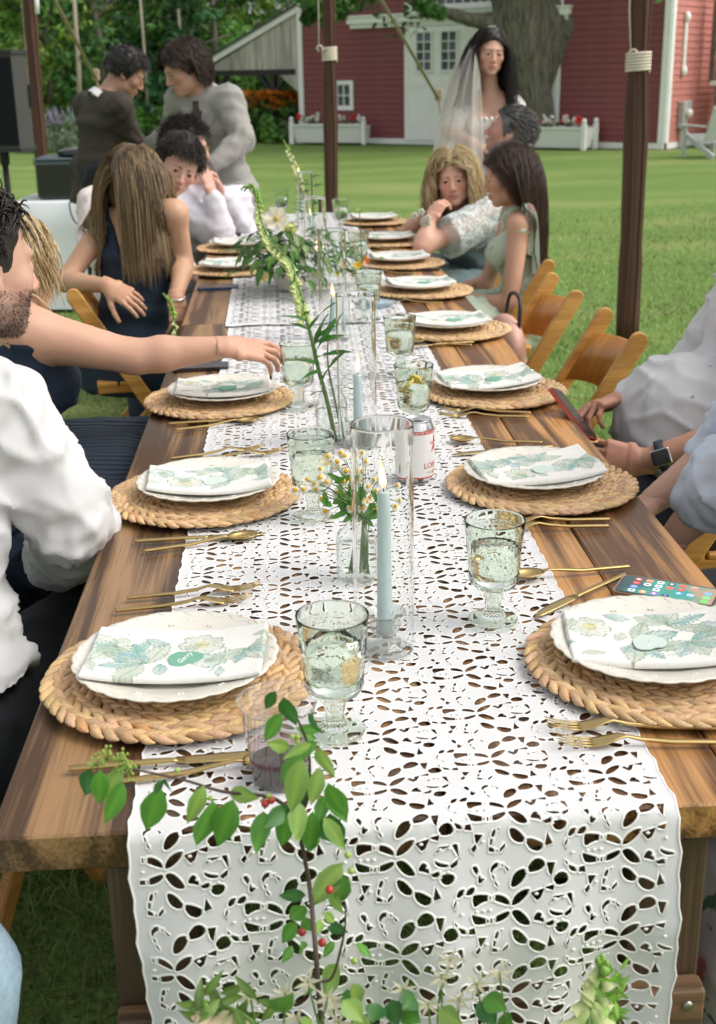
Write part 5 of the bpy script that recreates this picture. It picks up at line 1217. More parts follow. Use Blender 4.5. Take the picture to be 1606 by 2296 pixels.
# ---- phones
M_PBLK = mat('phone_black', (.012, .013, .015), .25, coat=.5); M_CASE = mat('clear_brown_case', (.23, .15, .09), .3, coat=.4); M_BLUE = mat('phone_blue', (.015, .06, .16), .3, coat=.4)
def screen_mat():
    m = bpy.data.materials.new('lit_screen'); m.use_nodes = True; nt = m.node_tree; b = nt.nodes['Principled BSDF']; a = nt.nodes.new('ShaderNodeAttribute'); a.attribute_name = 'Col'
    nt.links.new(a.outputs['Color'], b.inputs['Base Color']); nt.links.new(a.outputs['Color'], b.inputs['Emission Color']); b.inputs['Emission Strength'].default_value = .55; b.inputs['Roughness'].default_value = .12; return m
M_SCREEN = screen_mat()
def rrect(w, h, r, n=4):
    P = []
    for cx_, cy2, a0 in ((w / 2 - r, h / 2 - r, 0), (-w / 2 + r, h / 2 - r, 90), (-w / 2 + r, -h / 2 + r, 180), (w / 2 - r, -h / 2 + r, 270)):
        for k in range(n + 1): a = rad(a0 + 90 * k / n); P.append((cx_ + r * math.cos(a), cy2 + r * math.sin(a)))
    return P
def phone(loc, rz, label, case, lit=False, L=.152, W=.074, tilt=None):
    t = empty('phone', loc, label, 'phone', None, rz)
    if tilt is not None: t.rotation_euler = tilt
    b = MB(); b.prism(rrect(L, W, .011), .0005, .0095); b.build('case', [case], t)
    b = MB(); b.prism(rrect(L - .006, W - .006, .009), .0096, .0102); b.build('front_glass', [M_PBLK], t)
    if lit:
        nx, ny = 48, 24; xs, ys = np.linspace(-L / 2 + .006, L / 2 - .006, nx), np.linspace(-W / 2 + .006, W / 2 - .006, ny); X, Y = np.meshgrid(xs, ys, indexing='ij'); s = (X - xs[0]) / (xs[-1] - xs[0])
        nz = fbm(np.c_[X.ravel() * 40, Y.ravel() * 40, X.ravel() * 0], 3).reshape(X.shape)
        c1, c2, c3 = V(.012, .045, .05), V(.02, .22, .17), V(.30, .21, .14); w2 = np.clip(s * 3 + .5 * nz - .3, 0, 1)[..., None]; w3 = np.clip((s - .62) * 4 + nz * .8, 0, 1)[..., None]
        C = (c1 * (1 - w2) + c2 * w2) * (1 - w3) + c3 * w3; I = np.arange(nx * ny).reshape(nx, ny)
        me = mesh('screen', np.stack([X, Y, np.full_like(X, .0104)], -1).reshape(-1, 3), np.stack([I[:-1, :-1], I[1:, :-1], I[1:, 1:], I[:-1, 1:]], -1).reshape(-1, 4), [M_SCREEN], True, None, C.reshape(-1, 3)); sc = link('screen', me, t)
        b = MB(); rs = np.random.default_rng(5); pal = [(.6, .6, .62), (.05, .05, .06), (.75, .72, .75), (.7, .75, .85), (.75, .25, .08), (.6, .06, .06), (.7, .7, .7), (.05, .3, .8), (.3, .08, .5), (.65, .25, .1), (.7, .1, .08), (.2, .5, .85), (.04, .04, .04), (.7, .75, .7), (.5, .05, .05), (.7, .7, .72)]
        for ci in range(6):
            for ri in range(4):
                if rs.random() < .08: continue
                x, y = -L / 2 + .027 + ci * .0168, -W / 2 + .0145 + ri * .0150; c = pal[(ci * 4 + ri * 7) % 16]
                b.prism(rrect(.0105, .0105, .0026, 2), .0105, .0107, o=(x, y, 0)); b.c[-1] = np.tile(c, (len(b.v[-1]), 1))
                d = [(.9, .9, .9), (.1, .3, .7), (.8, .2, .1)][rs.integers(3)]
                b.prism(rrect(.0045, .0045, .001, 1), .0108, .0109, o=(x, y, 0)); b.c[-1] = np.tile(d if sum(c) < 1.6 else (.1, .12, .15), (len(b.v[-1]), 1))
        for ri in range(3):
            x, y = L / 2 - .0175, -W / 2 + .0145 + ri * .015; b.prism(rrect(.0105, .0105, .0026, 2), .0105, .0107, o=(x, y, 0)); b.c[-1] = np.tile([(.1, .55, .1), (.15, .6, .2), (.1, .4, .75)][ri], (len(b.v[-1]), 1))
        b.build('app_icons', [M_SCREEN], sc, False, True)
    return t
a, b_ = at(1385, 1306, ZT + .01), at(1640, 1347, ZT + .01); d = b_ - a; rzp = math.atan2(d[1], d[0]); c = a + unit(d) * .076
phone((c[0], c[1], ZT + .001), rzp, 'lit phone with rows of app icons, lying by the right edge', M_CASE, True)
a, b_ = at(388, 832), at(512, 822); p = (a + b_) / 2; phone((p[0], p[1], ZT + .001), .05, 'dark phone lying under the outstretched arm', M_PBLK)
p = at(490, 648); phone((p[0], p[1], ZT + .001), .03, 'blue edged phone beside the far left plates', M_BLUE)
p = at(942, 606); phone((p[0], p[1], ZT + .001), .05, 'dark phone in front of the blonde woman', M_PBLK)
# small saucer of blue wax and a folded paper among the far settings
M_SAUC = thin_glass('saucer_glass', (.85, .93, .97), body=.35, bodycol=(.5, .68, .78), mul=1.5)
p = at(848, 690); s = MB(); s.lathe([(.0003, .004), (.035, .003), (.05, .006), (.060, .012), (.061, .0135), (.058, .0125), (.04, .006), (.0003, .0055)], n=40); s.build('glass_dish', [M_SAUC], None, True, loc=(p[0], p[1], ZT + .006), label='pale blue glass dish below the right plate by the chairs', cat='dish')
# ice and dark straw in the glass beside the lemon one
M_STRW = mat('black_straw', (.01, .01, .012), .4)
for (pa, pb, y0, lab) in (((945, 850), (958, 822), 1.72, 'black straw leaning out of the lemon water glass'), ((603, 815), (608, 850), 1.75, 'black straw under the reaching fingers')):
    a = aty(*pa, y0); b_ = aty(*pb, y0); s = MB(); s.tube([a + (a - b_) * .6, a, b_], .003, 8); s.build('straw', [M_STRW], None, True, label=lab, cat='straw')

# ================================================================== folding chairs
W_CH = wood('honey_beech', (.44, .20, .045), (.70, .38, .11), scale=1.4, rough=.35, knots=False, axis='X', objtint=False, grain=.5)
W_PLY = wood('curved_ply', (.36, .145, .03), (.54, .25, .06), scale=1.2, rough=.28, knots=False, axis='Z', objtint=False, grain=.4)
def chair_parts():
    parts = []
    for s in (-1, 1):
        b = MB(); a, c = V(-.245, s * .195, .785), V(.215, s * .195, .0); b.bar(a, c, .024, .052, upv=(1, 0, .6), bev=.004)
        b.lathe([(.0005, -.0119), (.024, -.0119), (.026, -.008), (.026, .008), (.024, .0119), (.0005, .0119)], n=16); k = b.v[-1]; b.v[-1] = np.stack([k[:, 0], k[:, 2], k[:, 1]], 1) + a; b.f = [q if max(q) < 32 else q[::-1] for q in b.f]
        parts.append(('back_post', b.me('back_post', [W_CH])))
        b = MB(); b.bar((-.235, s * .168, 0), (.175, s * .168, .435), .022, .046, upv=(1, 0, -.6), bev=.004); parts.append(('leg', b.me('leg', [W_CH])))
        b = MB(); b.lathe([(.0005, .0), (.007, .0), (.006, .003), (.0005, .004)], n=10); k = b.v[0]; b.v[0] = np.stack([k[:, 0], s * (k[:, 2] + .2075), k[:, 1]], 1) + V(-.10, 0, .54); parts.append(('bolt', b.me('bolt', [M_ALU], True)))
    b = MB(); n = 14
    for i, (t0, h) in enumerate(((-.006, 0), (.006, 0))): pass
    P = []
    for j in range(n + 1):
        y = -.184 + .368 * j / n; bow = .052 * (1 - (y / .184) ** 2)
        sag = .016 * (1 - (y / .184) ** 2)
        for z, dx in ((.590 + sag, 0), (.735 + sag * .5, 0)):
            for o in (-.005, .005): P.append((-.245 + (.785 - z) * .585 - bow + o, y, z))
    f = []
    for j in range(n):
        a, c = j * 4, j * 4 + 4; f += [(a, c, c + 2, a + 2), (a + 1, a + 3, c + 3, c + 1), (a + 2, c + 2, c + 3, a + 3), (a, a + 1, c + 1, c)]
    b.add(P, f); parts.append(('back_panel', b.me('back_panel', [W_PLY], True)))
    for i in range(5): b = MB(); b.box((-.155 + i * .082, 0, .447), (.074, .305, .016), bev=.003); parts.append(('seat_slat', b.me('seat_slat', [W_CH])))
    for s in (-1, 1): b = MB(); b.box((.01, s * .145, .428), (.40, .020, .022)); parts.append(('seat_rail', b.me('seat_rail', [W_CH])))
    b = MB(); b.bar((.115, -.19, .17), (.115, .19, .17), .02, .03, upv=(0, 0, 1)); parts.append(('stretcher', b.me('stretcher', [W_CH])))
    return parts
CH_PARTS = chair_parts()
def chair(x, y, rz, label):
    t = empty('folding_chair', (x, y, 0), label, 'chair', 'honey wood folding chairs at the tables', rad(rz))
    for n_, me in CH_PARTS: link(n_, me, t)
chair(.585, 2.456, 180, 'empty honey wood folding chair on the right, nearest the man with the phone')
chair(.570, 3.18, 180, 'empty honey wood folding chair on the right holding a pink bag')
chair(.655, 3.93, 172, 'honey wood folding chair of the long haired brunette')
chair(.66, 4.72, 180, 'honey wood folding chair of the curly blonde woman')
chair(.70, 5.5, 180, 'honey wood folding chair of the grey haired man')
chair(.68, 1.62, 178, 'honey wood folding chair of the man with the phone')
chair(.70, .90, 180, 'honey wood folding chair of the man in pale blue at the right edge')
chair(.72, .22, 180, 'honey wood folding chair under the floral skirt by the right table leg')
chair(-.69, 3.52, 8, 'honey wood folding chair under the elbow of the woman in navy')
chair(-.813, .852, 72, 'honey wood folding chair of the bearded man, a post slanting under the table')
chair(-.74, 1.78, 0, 'honey wood folding chair of the blonde reaching across')
chair(-.70, 4.4, 0, 'honey wood folding chair of the youth with dark hair')
chair(-.72, 5.1, 0, 'honey wood folding chair of the man with glasses')

# ================================================================== people
M_SKIN = mat('skin', rough=.5, attr=True, sss=.12, bump=.08, bscale=260, bdist=.001)
M_EYE = mat('eye', rough=.12, attr=True)
M_HAIR = mat('hair', rough=.42, attr=True, spec=.4)
M_BROW = mat('brow_hair', (.03, .02, .014), .7)
M_SHIRTW = mat('white_shirt', crease=.85, csc=9, col=(.56, .56, .57), rough=.8, bump=.25, bscale=700, bdist=.0005, sheen=.1)
M_LAV = mat('lavender_white_shirt', crease=.85, csc=9, col=(.64, .62, .68), rough=.8, bump=.2, bscale=700, bdist=.0005)
M_ROSE = mat('pale_pink_shirt', crease=.85, csc=9, col=(.70, .62, .60), rough=.8, bump=.2, bscale=700, bdist=.0005)
M_PBLUE = mat('pale_blue_shirt', crease=.85, csc=9, col=(.60, .65, .72), rough=.8, col2=(.50, .56, .68), vscale=260, bump=.2, bscale=700, bdist=.0005)
M_NAVYD = mat('navy_dress', (.005, .016, .036), .8, bump=.3, bscale=900, bdist=.0006)
M_PLEAT = mat('pleated_navy', (.006, .019, .042), .8, wave=13)
M_BLKT = mat('black_trousers', crease=.85, csc=9, col=(.010, .012, .017), rough=.8, bump=.2, bscale=500)
M_GREYT = mat('grey_trousers', crease=.85, csc=9, col=(.15, .155, .155), rough=.85, bump=.3, bscale=800, var=.1, vscale=200)
M_DSUIT = mat('dark_brown_suit', crease=.6, csc=7, col=(.036, .029, .020), rough=.85, bump=.3, bscale=900, var=.35, vscale=260)
M_LSUIT = mat('light_grey_suit', crease=.6, csc=7, col=(.30, .295, .275), rough=.85, bump=.3, bscale=900, var=.12, vscale=240)
M_DENIM = mat('pale_denim', crease=.85, csc=9, col=(.30, .42, .52), rough=.85, bump=.4, bscale=900, var=.15, vscale=120)
M_TEAL = mat('dusty_teal_satin', (.17, .25, .26), .5, sheen=.2, bump=.15, bscale=30, bdist=.004)
M_SATIN = mat('white_satin', (.80, .79, .76), .55, bump=.5, bscale=70, bdist=.004)
M_LEATH = mat('brown_leather', (.055, .026, .013), .5, bump=.4, bscale=150)
M_SHOE = mat('shoe_leather', (.02, .014, .01), .4)
M_TIE = mat('dark_tie', (.05, .035, .04), .6)
def tubes(paths, rads, sides=3):
    """many thin tapering tubes at once: paths (n,k,3)"""
    n, k, _ = paths.shape; t = np.gradient(paths, axis=1); t /= np.maximum(np.linalg.norm(t, axis=2), 1e-9)[..., None]
    ref = np.zeros_like(t); ref[..., 0] = .3; ref[..., 1] = .9; ref[..., 2] = .2
    u = np.cross(t, ref); u /= np.maximum(np.linalg.norm(u, axis=2), 1e-9)[..., None]; w = np.cross(t, u); an = np.arange(sides) * 2 * math.pi / sides
    R_ = np.broadcast_to(rads, (n, k))[..., None, None]
    v = paths[:, :, None, :] + R_ * (np.cos(an)[None, None, :, None] * u[:, :, None, :] + np.sin(an)[None, None, :, None] * w[:, :, None, :])
    I = np.arange(n * k * sides).reshape(n, k, sides); J = np.roll(I, -1, 2)
    return v.reshape(-1, 3), np.stack([I[:, :-1], J[:, :-1], J[:, 1:], I[:, 1:]], -1).reshape(-1, 4)
def head_prims(c, R, s, fem=False, jaw=1.0):
    L = lambda *p: c + R @ (np.array(p) * s); E = lambda p, r, k=.02, op='u': el(L(*p), np.array(r) * s, R, k * s, op); S = lambda a, b, r1, r2, k=.012, op='u': rc(L(*a), L(*b), r1 * s, r2 * s, k * s, op)
    j = jaw * (.92 if fem else 1.0)
    P = [E((0, -.014, .030), (.076, .094, .086)), E((0, .030, -.018), (.062, .060, .082), .03), E((0, .036, -.068), (.050 * j, .046, .040), .03), E((0, .070, -.096), (.022 * j, .019, .016), .025)]
    for x in (-1, 1):
        P += [E((x * .040, .056, -.022), (.024, .024, .022), .02), E((x * .052 * j, .010, -.066), (.017, .026, .024), .025)]
    P += [E((0, .076, .024), (.048, .016, .012 if not fem else .009), .015)]
    for x in (-1, 1): P += [E((x * .031, .098, .000), (.018, .0135, .0105), .012, 's')]
    for x in (-1, 1): P += [E((x * .031, .0765, .0005), (.0150, .0145, .0135), .004), E((x * .031, .093, -.0012), (.0118, .011, .0042), .003, 's')]
    P += [S((0, .088, .010), (0, .109 if not fem else .105, -.031), .0075, .0112 if not fem else .0098, .012), E((-.0115, .0985, -.035), (.0085, .010, .0078), .006), E((.0115, .0985, -.035), (.0085, .010, .0078), .006)]
    P += [E((0, .0905, -.0595), (.0215, .0115, .0058), .007), E((0, .0890, -.0715), (.0185, .0115, .0068), .007), E((0, .1045, -.0652), (.020, .008, .0011), .002, 's')]
    for x in (-1, 1): P += [E((x * .076, -.010, -.004), (.010, .019, .031), .008), E((x * .084, -.004, -.002), (.006, .010, .017), .004, 's'), E((x * .074, .002, -.028), (.008, .010, .012), .006)]
    return P
def hand_prims(w, d, bk, thumb, curl=(.3, .35, .3), sc=1.0, spread=.10, tcurl=.3, curls=None):
    """wrist, finger direction, back-of-hand normal, thumb side sign"""
    x = unit(d); z = unit(np.asarray(bk, float) - x * np.dot(bk, x)); y = np.cross(z, x) * thumb; w = np.asarray(w, float)
    L = lambda a, b, c: w + (x * a + y * b + z * c) * sc
    P = [ec(L(-.03, 0, 0), L(.03, 0, 0), .026 * sc, .019 * sc, .033 * sc, .0165 * sc, y, .012), ec(L(.02, 0, 0), L(.085, .0, .001), .034 * sc, .0165 * sc, .041 * sc, .0125 * sc, y, .012), rc(L(.015, .018, -.006), L(.045, .030, -.010), .018 * sc, .014 * sc, .01)]
    for i, (bx, by, ln, r) in enumerate(((.086, .030, .070, .0086), (.091, .0105, .079, .0088), (.087, -.0095, .073, .0083), (.078, -.028, .057, .0073))):
        cc = curls[i] if curls else curl; sp = spread * (1.2 - i * .8) ; dirv = V(math.cos(sp), math.sin(sp), 0); p = V(bx, by, 0); a = 0
        P.append(rc(L(bx - .03, by * .8, 0), L(*p), .0095 * sc, r * 1.08 * sc, .006))
        for j, (fr, q) in enumerate(zip((.45, .31, .24), cc)):
            a += q * 1.1; dd = V(dirv[0] * math.cos(a), dirv[1] * math.cos(a), -math.sin(a)); p2 = p + dd * ln * fr; P.append(rc(L(*p), L(*p2), r * sc * (1 - .09 * j), r * sc * (.92 - .1 * j), .003)); p = p2
    p = V(.022, .026, -.006); dv = unit(V(.70, .68, -.25)); P0 = p
    for j, (ln, r) in enumerate(((.042, .0125), (.034, .0102), (.026, .0090))):
        p2 = p + dv * ln; P.append(rc(L(*p), L(*p2), r * sc, r * .88 * sc, .005)); p = p2; dv = unit(dv + V(.25, -.55, -.35) * tcurl)
    return P
def lerp(a, b, t): return np.asarray(a) * (1 - t) + np.asarray(b) * t
class Person:
    def __init__(s, label, pel, SL, SR, EL, ER, WL, WR, head, hf, hu=(0, 0, 1), hs=1.0, fem=False, skin=(.50, .29, .20), bulk=1.0, arm=1.0, legs=None, hl=None, hr=None, face=True, hres=.0045, group=None, jaw=1.0, armtop=1.0):
        A = lambda q: np.asarray(q, float)
        s.pel, s.SL, s.SR, s.EL, s.ER, s.WL, s.WR, s.hc = map(A, (pel, SL, SR, EL, ER, WL, WR, head)); s.fem, s.skin, s.b, s.arm, s.hs, s.face, s.hres, s.armtop = fem, np.array(skin), bulk, arm, hs, face, hres, armtop
        s.R = frame(hf, hu); s.ms = (s.SL + s.SR) / 2; s.up = unit(s.ms - s.pel); s.rt = unit(s.SR - s.SL); s.rt = unit(s.rt - s.up * np.dot(s.rt, s.up)); s.fw = np.cross(s.up, s.rt)
        s.neck = s.ms + s.up * .025 - s.fw * .012; s.legs = legs; s.hl, s.hr = hl, hr; s.jaw = jaw
        s.root = empty('person', (s.pel[0], s.pel[1], 0), label, 'person', group); s.o = np.array(s.root.location)
    # primitives
    def torso(s, lo=0.0):
        b = s.b; W = lerp(s.pel, s.ms, .36); C = lerp(s.pel, s.ms, .72); wx = .118 if s.fem else .138; u, r = s.up, s.rt
        P = [ec(s.pel - u * (.07 + lo), lerp(s.pel, W, .5), .158 * b, .108 * b, .148 * b, .102 * b, r, .04), ec(lerp(s.pel, W, .4), W, .148 * b, .102 * b, wx * b, .088 * b, r, .04), ec(W, C, wx * b, .088 * b, (.136 if s.fem else .155) * b, .102 * b, r, .04), ec(C, s.ms + u * .01, (.136 if s.fem else .155) * b, .102 * b, .10, .062, r, .04)]
        sw = .052 if s.fem else .062
        for S in (s.SL, s.SR): P.append(rc(lerp(s.ms, S, .25) + u * .002, S, .052, sw * s.armtop * .92, .035)); P.append(rc(s.ms + u * .035, lerp(s.ms, S, .6) + u * .022, .042, .030, .03))
        if s.fem:
            for x in (-1, 1): P.append(el(C + s.fw * .082 * b + r * x * .068 - u * .005, (.060, .058, .060), np.stack([r, s.fw, u], 1), .035))
        return P
    def armp(s, side, t0=0., t1=2., k=1.0):
        S, E, W = (s.SL, s.EL, s.WL) if side == 'L' else (s.SR, s.ER, s.WR); a = s.arm * k * (.86 if s.fem else 1.0); P = []
        rU0, rU1, rF0, rF1 = .052 * a * s.armtop, .041 * a, .041 * a, .027 * (.6 + .4 * a)
        if t0 < 1:
            p0, p1 = lerp(S, E, t0), lerp(S, E, min(t1, 1)); P.append(rc(p0, p1, rU0 + (rU1 - rU0) * t0, rU0 + (rU1 - rU0) * min(t1, 1), .03))
        if t1 > 1:
            q0, q1 = lerp(E, W, max(t0 - 1, 0)), lerp(E, W, t1 - 1); m = lerp(q0, q1, .3)
            P.append(rc(q0, m, rU1 if t0 <= 1 else rF0, rF0 * 1.03, .02)); P.append(rc(m, q1, rF0 * 1.03, rF0 + (rF1 - rF0) * (t1 - 1), .02))
        return P
    def neckp(s):
        b = s.hc + s.R @ (np.array([0, -.022, -.055]) * s.hs); r = .046 if s.fem else .057; return [rc(s.neck - s.up * .03, b, r * 1.12, r * .97, .03)]
    def legp(s, k=1.0, t=2.0):
        P = []
        if s.legs is None: return P
        for x, (K, A) in zip((-1, 1), s.legs):
            h = s.pel + s.rt * x * .085 - s.up * .02; P.append(rc(h, K, .088 * s.b * k, .060 * k, .04))
            if t > 1: P.append(rc(K, lerp(K, A, t - 1), .058 * k, .040 * k, .03))
        return P
    def add(s, name, v, f, m, col=None, smooth=True, **kw): return link(name, mesh(name, v - s.o, f, [m], smooth, None, col), s.root, **kw)
    def build(s, bres=.013, hand_res=.0036):
        vs_, fs, cs = [], [], []
        def put(v, f, c):
            fs.append(f + sum(len(q) for q in vs_)); vs_.append(v); cs.append(c)
        body = s.torso() + s.neckp() + s.armp('L') + s.armp('R') + s.legp()
        v, f = implicit(body, bres); v = smooth_mesh(v, f, 1, .4); put(v, f, np.tile(s.skin, (len(v), 1)) * (1 + .06 * fbm(v * 14, 2))[:, None])
        # head
        hp = head_prims(s.hc, s.R, s.hs, s.fem, s.jaw) + s.neckp(); c = s.hc; rr = .128 * s.hs
        lo, hi = c - rr - (0, 0, .03), c + rr; v, f = implicit(hp, s.hres, lo=lo, hi=hi); L = ((v - s.hc) @ s.R) / s.hs
        C = np.tile(s.skin, (len(v), 1)) * (1 + .05 * fbm(v * 18, 3))[:, None]
        lip = np.exp(-((L[:, 0] / .0215) ** 4)) * np.exp(-(((L[:, 2] + .0655) / .0105) ** 4)) * (L[:, 1] > .080); lc = np.array([.42, .12, .10]) if s.fem else np.array([.36, .16, .125]); C = C * (1 - .75 * lip[:, None]) + lc * .75 * lip[:, None]
        ck = sum(np.exp(-(((L[:, 0] - x * .043) / .020) ** 2 + ((L[:, 2] + .030) / .018) ** 2)) for x in (-1, 1)) * (L[:, 1] > .03) + np.exp(-((L[:, 0] / .014) ** 2 + ((L[:, 2] + .033) / .012) ** 2)) * (L[:, 1] > .09) * .8
        C = C * (1 - ck[:, None] * np.array([.0, .22, .22])); 
        if getattr(s, 'stubble', 0):
            m = np.clip((-.035 - L[:, 2]) / .02, 0, 1) * (L[:, 1] > -.01) * (np.abs(L[:, 0]) > .0) * (1 - lip) * np.clip((L[:, 2] + .135) / .02, 0, 1); m *= np.where((np.abs(L[:, 0]) > .035) | (L[:, 2] < -.08) | (np.abs(L[:, 2] + .048) < .008), 1, .55); C = C * (1 - s.stubble * m[:, None]) + np.array([.05, .035, .028]) * s.stubble * m[:, None]
        put(v, f, C)
        for w, e, h in ((s.WL, s.EL, s.hl), (s.WR, s.ER, s.hr)):
            if not h: continue
            hp = hand_prims(w, **h) + [rc(lerp(w, e, .10), w, .021, .0235, .012)]
            bs = [pbox(p, .01) for p in hp]; v, f = implicit(hp, hand_res, lo=np.min([q[0] for q in bs[:-1]], 0) - .02, hi=np.max([q[1] for q in bs[:-1]], 0) + .02)
            put(v, f, np.tile(s.skin * (1.0, .95, .95), (len(v), 1)) * (1 + .06 * fbm(v * 40, 5))[:, None])
        s.add('body', np.vstack(vs_), np.vstack(fs), M_SKIN, np.clip(np.vstack(cs), 0, 1))
        if s.face: s.facebits()
    def facebits(s, iris=(.10, .055, .03), brow=None):
        L = lambda p: s.hc + (np.atleast_2d(p) * s.hs) @ s.R.T
        for x in (-1, 1):
            b = MB(); b.ball((0, 0, 0), .0124, 14, 10); q = b.v[0]; q = np.stack([q[:, 0], q[:, 2], -q[:, 1]], 1); y = q[:, 1] / .0124; col = np.where((y > .95)[:, None], (.008, .008, .008), np.where((y > .80)[:, None], np.array(iris) * .5, (.42, .39, .37)))
            s.add('eye', L(q + (x * .031, .0775, .0)), b.f, M_EYE, col)
            t = np.linspace(0, 1, 8); bz = .0165 if not s.fem else .0175; P = np.stack([x * (.013 + .034 * t), .0915 - .022 * t ** 1.8, bz + .0075 * np.sin(t * 2.4) - .003 * t], 1)
            b = MB(); b.tube(L(P), np.interp(t, [0, .3, 1], [.0034, .0036, .0012]) * s.hs * (.75 if s.fem else 1.0), 6, flat=.8); s.add('eyebrow', b.v[0], b.f, M_BROW)
            P = np.stack([x * (.0195 + .0235 * t), .0888 - .0075 * t ** 2 - .003 * (1 - t) ** 2, .0038 * np.sin(t * math.pi) - .0005 + .0015 * t], 1); b = MB(); b.tube(L(P), .0013 * s.hs, 5); s.add('eyelash', b.v[0], b.f, M_BROW)
        if getattr(s, 'smile', 0) > 1:
            b = MB(); t = np.linspace(-1, 1, 9); P = np.stack([.0185 * t, .0998 - .010 * t ** 2, -.0655 + .0052 * t ** 2], 1); b.tube(L(P), np.interp(np.abs(t), [0, .8, 1], [.0040, .0032, .0010]) * s.hs, 6); s.add('teeth', b.v[0], b.f, M_EYE, np.tile((.70, .66, .60), (len(b.v[0]), 1)))
        t = np.linspace(-1, 1, 9); b = MB(); P = np.stack([.0195 * t, .0998 - .010 * t ** 2, -.0655 + .0042 * t ** 2], 1); b.tube(L(P), .0009 * s.hs, 5); s.add('mouth_line', b.v[0], b.f, M_TIE)
    # clothes
    def cloth(s, name, prims, off, m, res=.012, cut=None, wr=.006, seed=1, fold=None, it=1):
        v, f = implicit(prims, res, off, cut); v = smooth_mesh(v, f, it, .5); n = normals(v, f); rid = lambda q, sd: (1 - np.abs(vnoise(q, sd))) ** 5
        d = wr * (fbm(v * (9, 9, 16), seed) * .12 + .80 * rid(np.c_[v[:, 0] * 9 + v[:, 2] * 7, v[:, 1] * 9 - v[:, 2] * 5, v[:, 2] * 5], seed + 3) + .55 * rid(np.c_[v[:, 0] * 7 - v[:, 2] * 12, v[:, 1] * 12, v[:, 2] * 16 + v[:, 0] * 9], seed + 9) - .35)
        if fold is not None: d = d + fold(v)
        return s.add(name, v + n * d[:, None], f, m)
    def sleeve_fold(s, amp=.006):
        def g(v):
            d = np.zeros(len(v))
            for S, E, W in ((s.SL, s.EL, s.WL), (s.SR, s.ER, s.WR)):
                r = np.linalg.norm(v - E, axis=1); a = unit(unit(W - E) + unit(S - E)); d += amp * np.exp(-(r / .085) ** 2) * np.sin(((v - E) @ a) * 150 + fbm(v * 12, 3) * 3)
                r2 = np.linalg.norm(v - S, axis=1); d += amp * .7 * np.exp(-(r2 / .12) ** 2) * np.sin(((v - S) @ unit(E - S)) * 70 + ((v - S) @ s.fw) * 60)
            return d
        return g
    def collar(s, m, h=.035, r=None):
        r = r or (.066 if not s.fem else .055); ax = unit(s.hc + s.R @ V(0, -.02, -.06) - s.neck); x = unit(np.cross(s.fw, ax)); y = np.cross(ax, x); b = MB(); n = 28; P = []
        for k, (rr, z) in enumerate(((r * 1.0, -.012), (r * .98, h), (r * 1.16, h * .95), (r * 1.32, -.008))):
            for i in range(n):
                a = math.pi / 2 + .18 + (2 * math.pi - .36) * i / (n - 1); dip = .016 * (1 + math.cos(a - math.pi / 2)) / 2
                P.append(s.neck + x * rr * math.cos(a) + y * rr * .95 * math.sin(a) + ax * (z - dip))
        b.add(P, [(k * n + i, k * n + i + 1, (k + 1) * n + i + 1, (k + 1) * n + i) for k in range(3) for i in range(n - 1)]); s.add('collar', b.v[0], b.f, m)
    def hair_cap(s, col, thick=.012, line=.42, low=-.045, seed=1, back=0.0, res=.006, vol=(1, 1, 1), top=0):
        """skull cap of hair: skull ellipsoid grown outward, cut at the hairline"""
        c, R, h = s.hc, s.R, s.hs; pr = [el(c + R @ (V(0, -.016, .032 + top) * h), (V(.078, .096, .088) + thick) * vol * h, R, .02), el(c + R @ (V(0, -.055, -.02 - back * .5) * h), (V(.062, .045, .06 + back * .5) + thick * .6) * h, R, .03)]
        def cut(X, Y, Z):
            x, y, z = X - c[0], Y - c[1], Z - c[2]; l = [(x * R[0, i] + y * R[1, i] + z * R[2, i]) / h for i in range(3)]
            a = l[1] - (.052 + .020 * np.clip((l[2] - .05) / .05, 0, 1)) - np.clip((l[2] - .062) / .02, 0, 1) * .2          # face opening below the hairline
            side = np.maximum(low - l[2], l[1] * 0 - 1); ear = np.maximum(np.maximum(-.012 - l[2], l[1] + .022), -9)
            yb = np.interp(l[2] + 0 * l[1], [-.12, -.034, -.030, .028, .060, .074, .085], [-.035, -.022, .018, .034, .060, .075, .3]); return np.maximum((l[1] - yb) * .7, (low - back) - l[2])
        v, f = implicit(pr, res, cut=cut); v = smooth_mesh(v, f, 2, .5); n = normals(v, f); v = v + n * (.005 * fbm(v * (34, 34, 20), seed, 2))[:, None]
        s.add('hair_cap', v, f, M_HAIR, np.tile(np.array(col) * .85, (len(v), 1)) * (1 + .25 * fbm(v * (60, 60, 15), seed))[:, None].clip(.5, 1.6))
    def strands(s, n, length, cols, seed=1, k=12, width=.0024, out=.012, curl=0., curlf=9, grav=1.0, comb=(0, -1, -.2), short=False, collide=True, region=None, jitter=.15, part=0.0, name='hair_strands', hangx=0, wildness=0, sweep=False):
        rs = np.random.default_rng(seed); h = s.hs; d = rs.normal(0, 1, (n * 3, 3)); d /= np.linalg.norm(d, axis=1)[:, None]
        keep = ~((d[:, 1] > .30) & (d[:, 2] < .42)) & (d[:, 2] > -.45) & ~((np.abs(d[:, 0]) > .55) & (d[:, 2] < -.05) & (d[:, 1] > -.30))
        if region is not None: keep &= region(d)
        d = d[keep][:n]; n = len(d); rad_ = V(.080, .098, .090); c0 = V(0, -.016, .032)
        p = c0 + d * rad_ * (1 + .03 * rs.random((n, 1))); seg = length * rs.uniform(.75, 1.1, n)[:, None] / (k - 1); paths = [p.copy()]
        if short: dirv = unit_rows(d * .45 + np.asarray(comb) * 1.0 + rs.normal(0, jitter, (n, 3)))
        else: dirv = unit_rows(d * .25 + np.stack([np.sign(d[:, 0] - part) * .9, -.35 + 0 * d[:, 0], .15 + 0 * d[:, 0]], 1) + rs.normal(0, jitter * .5, (n, 3)))
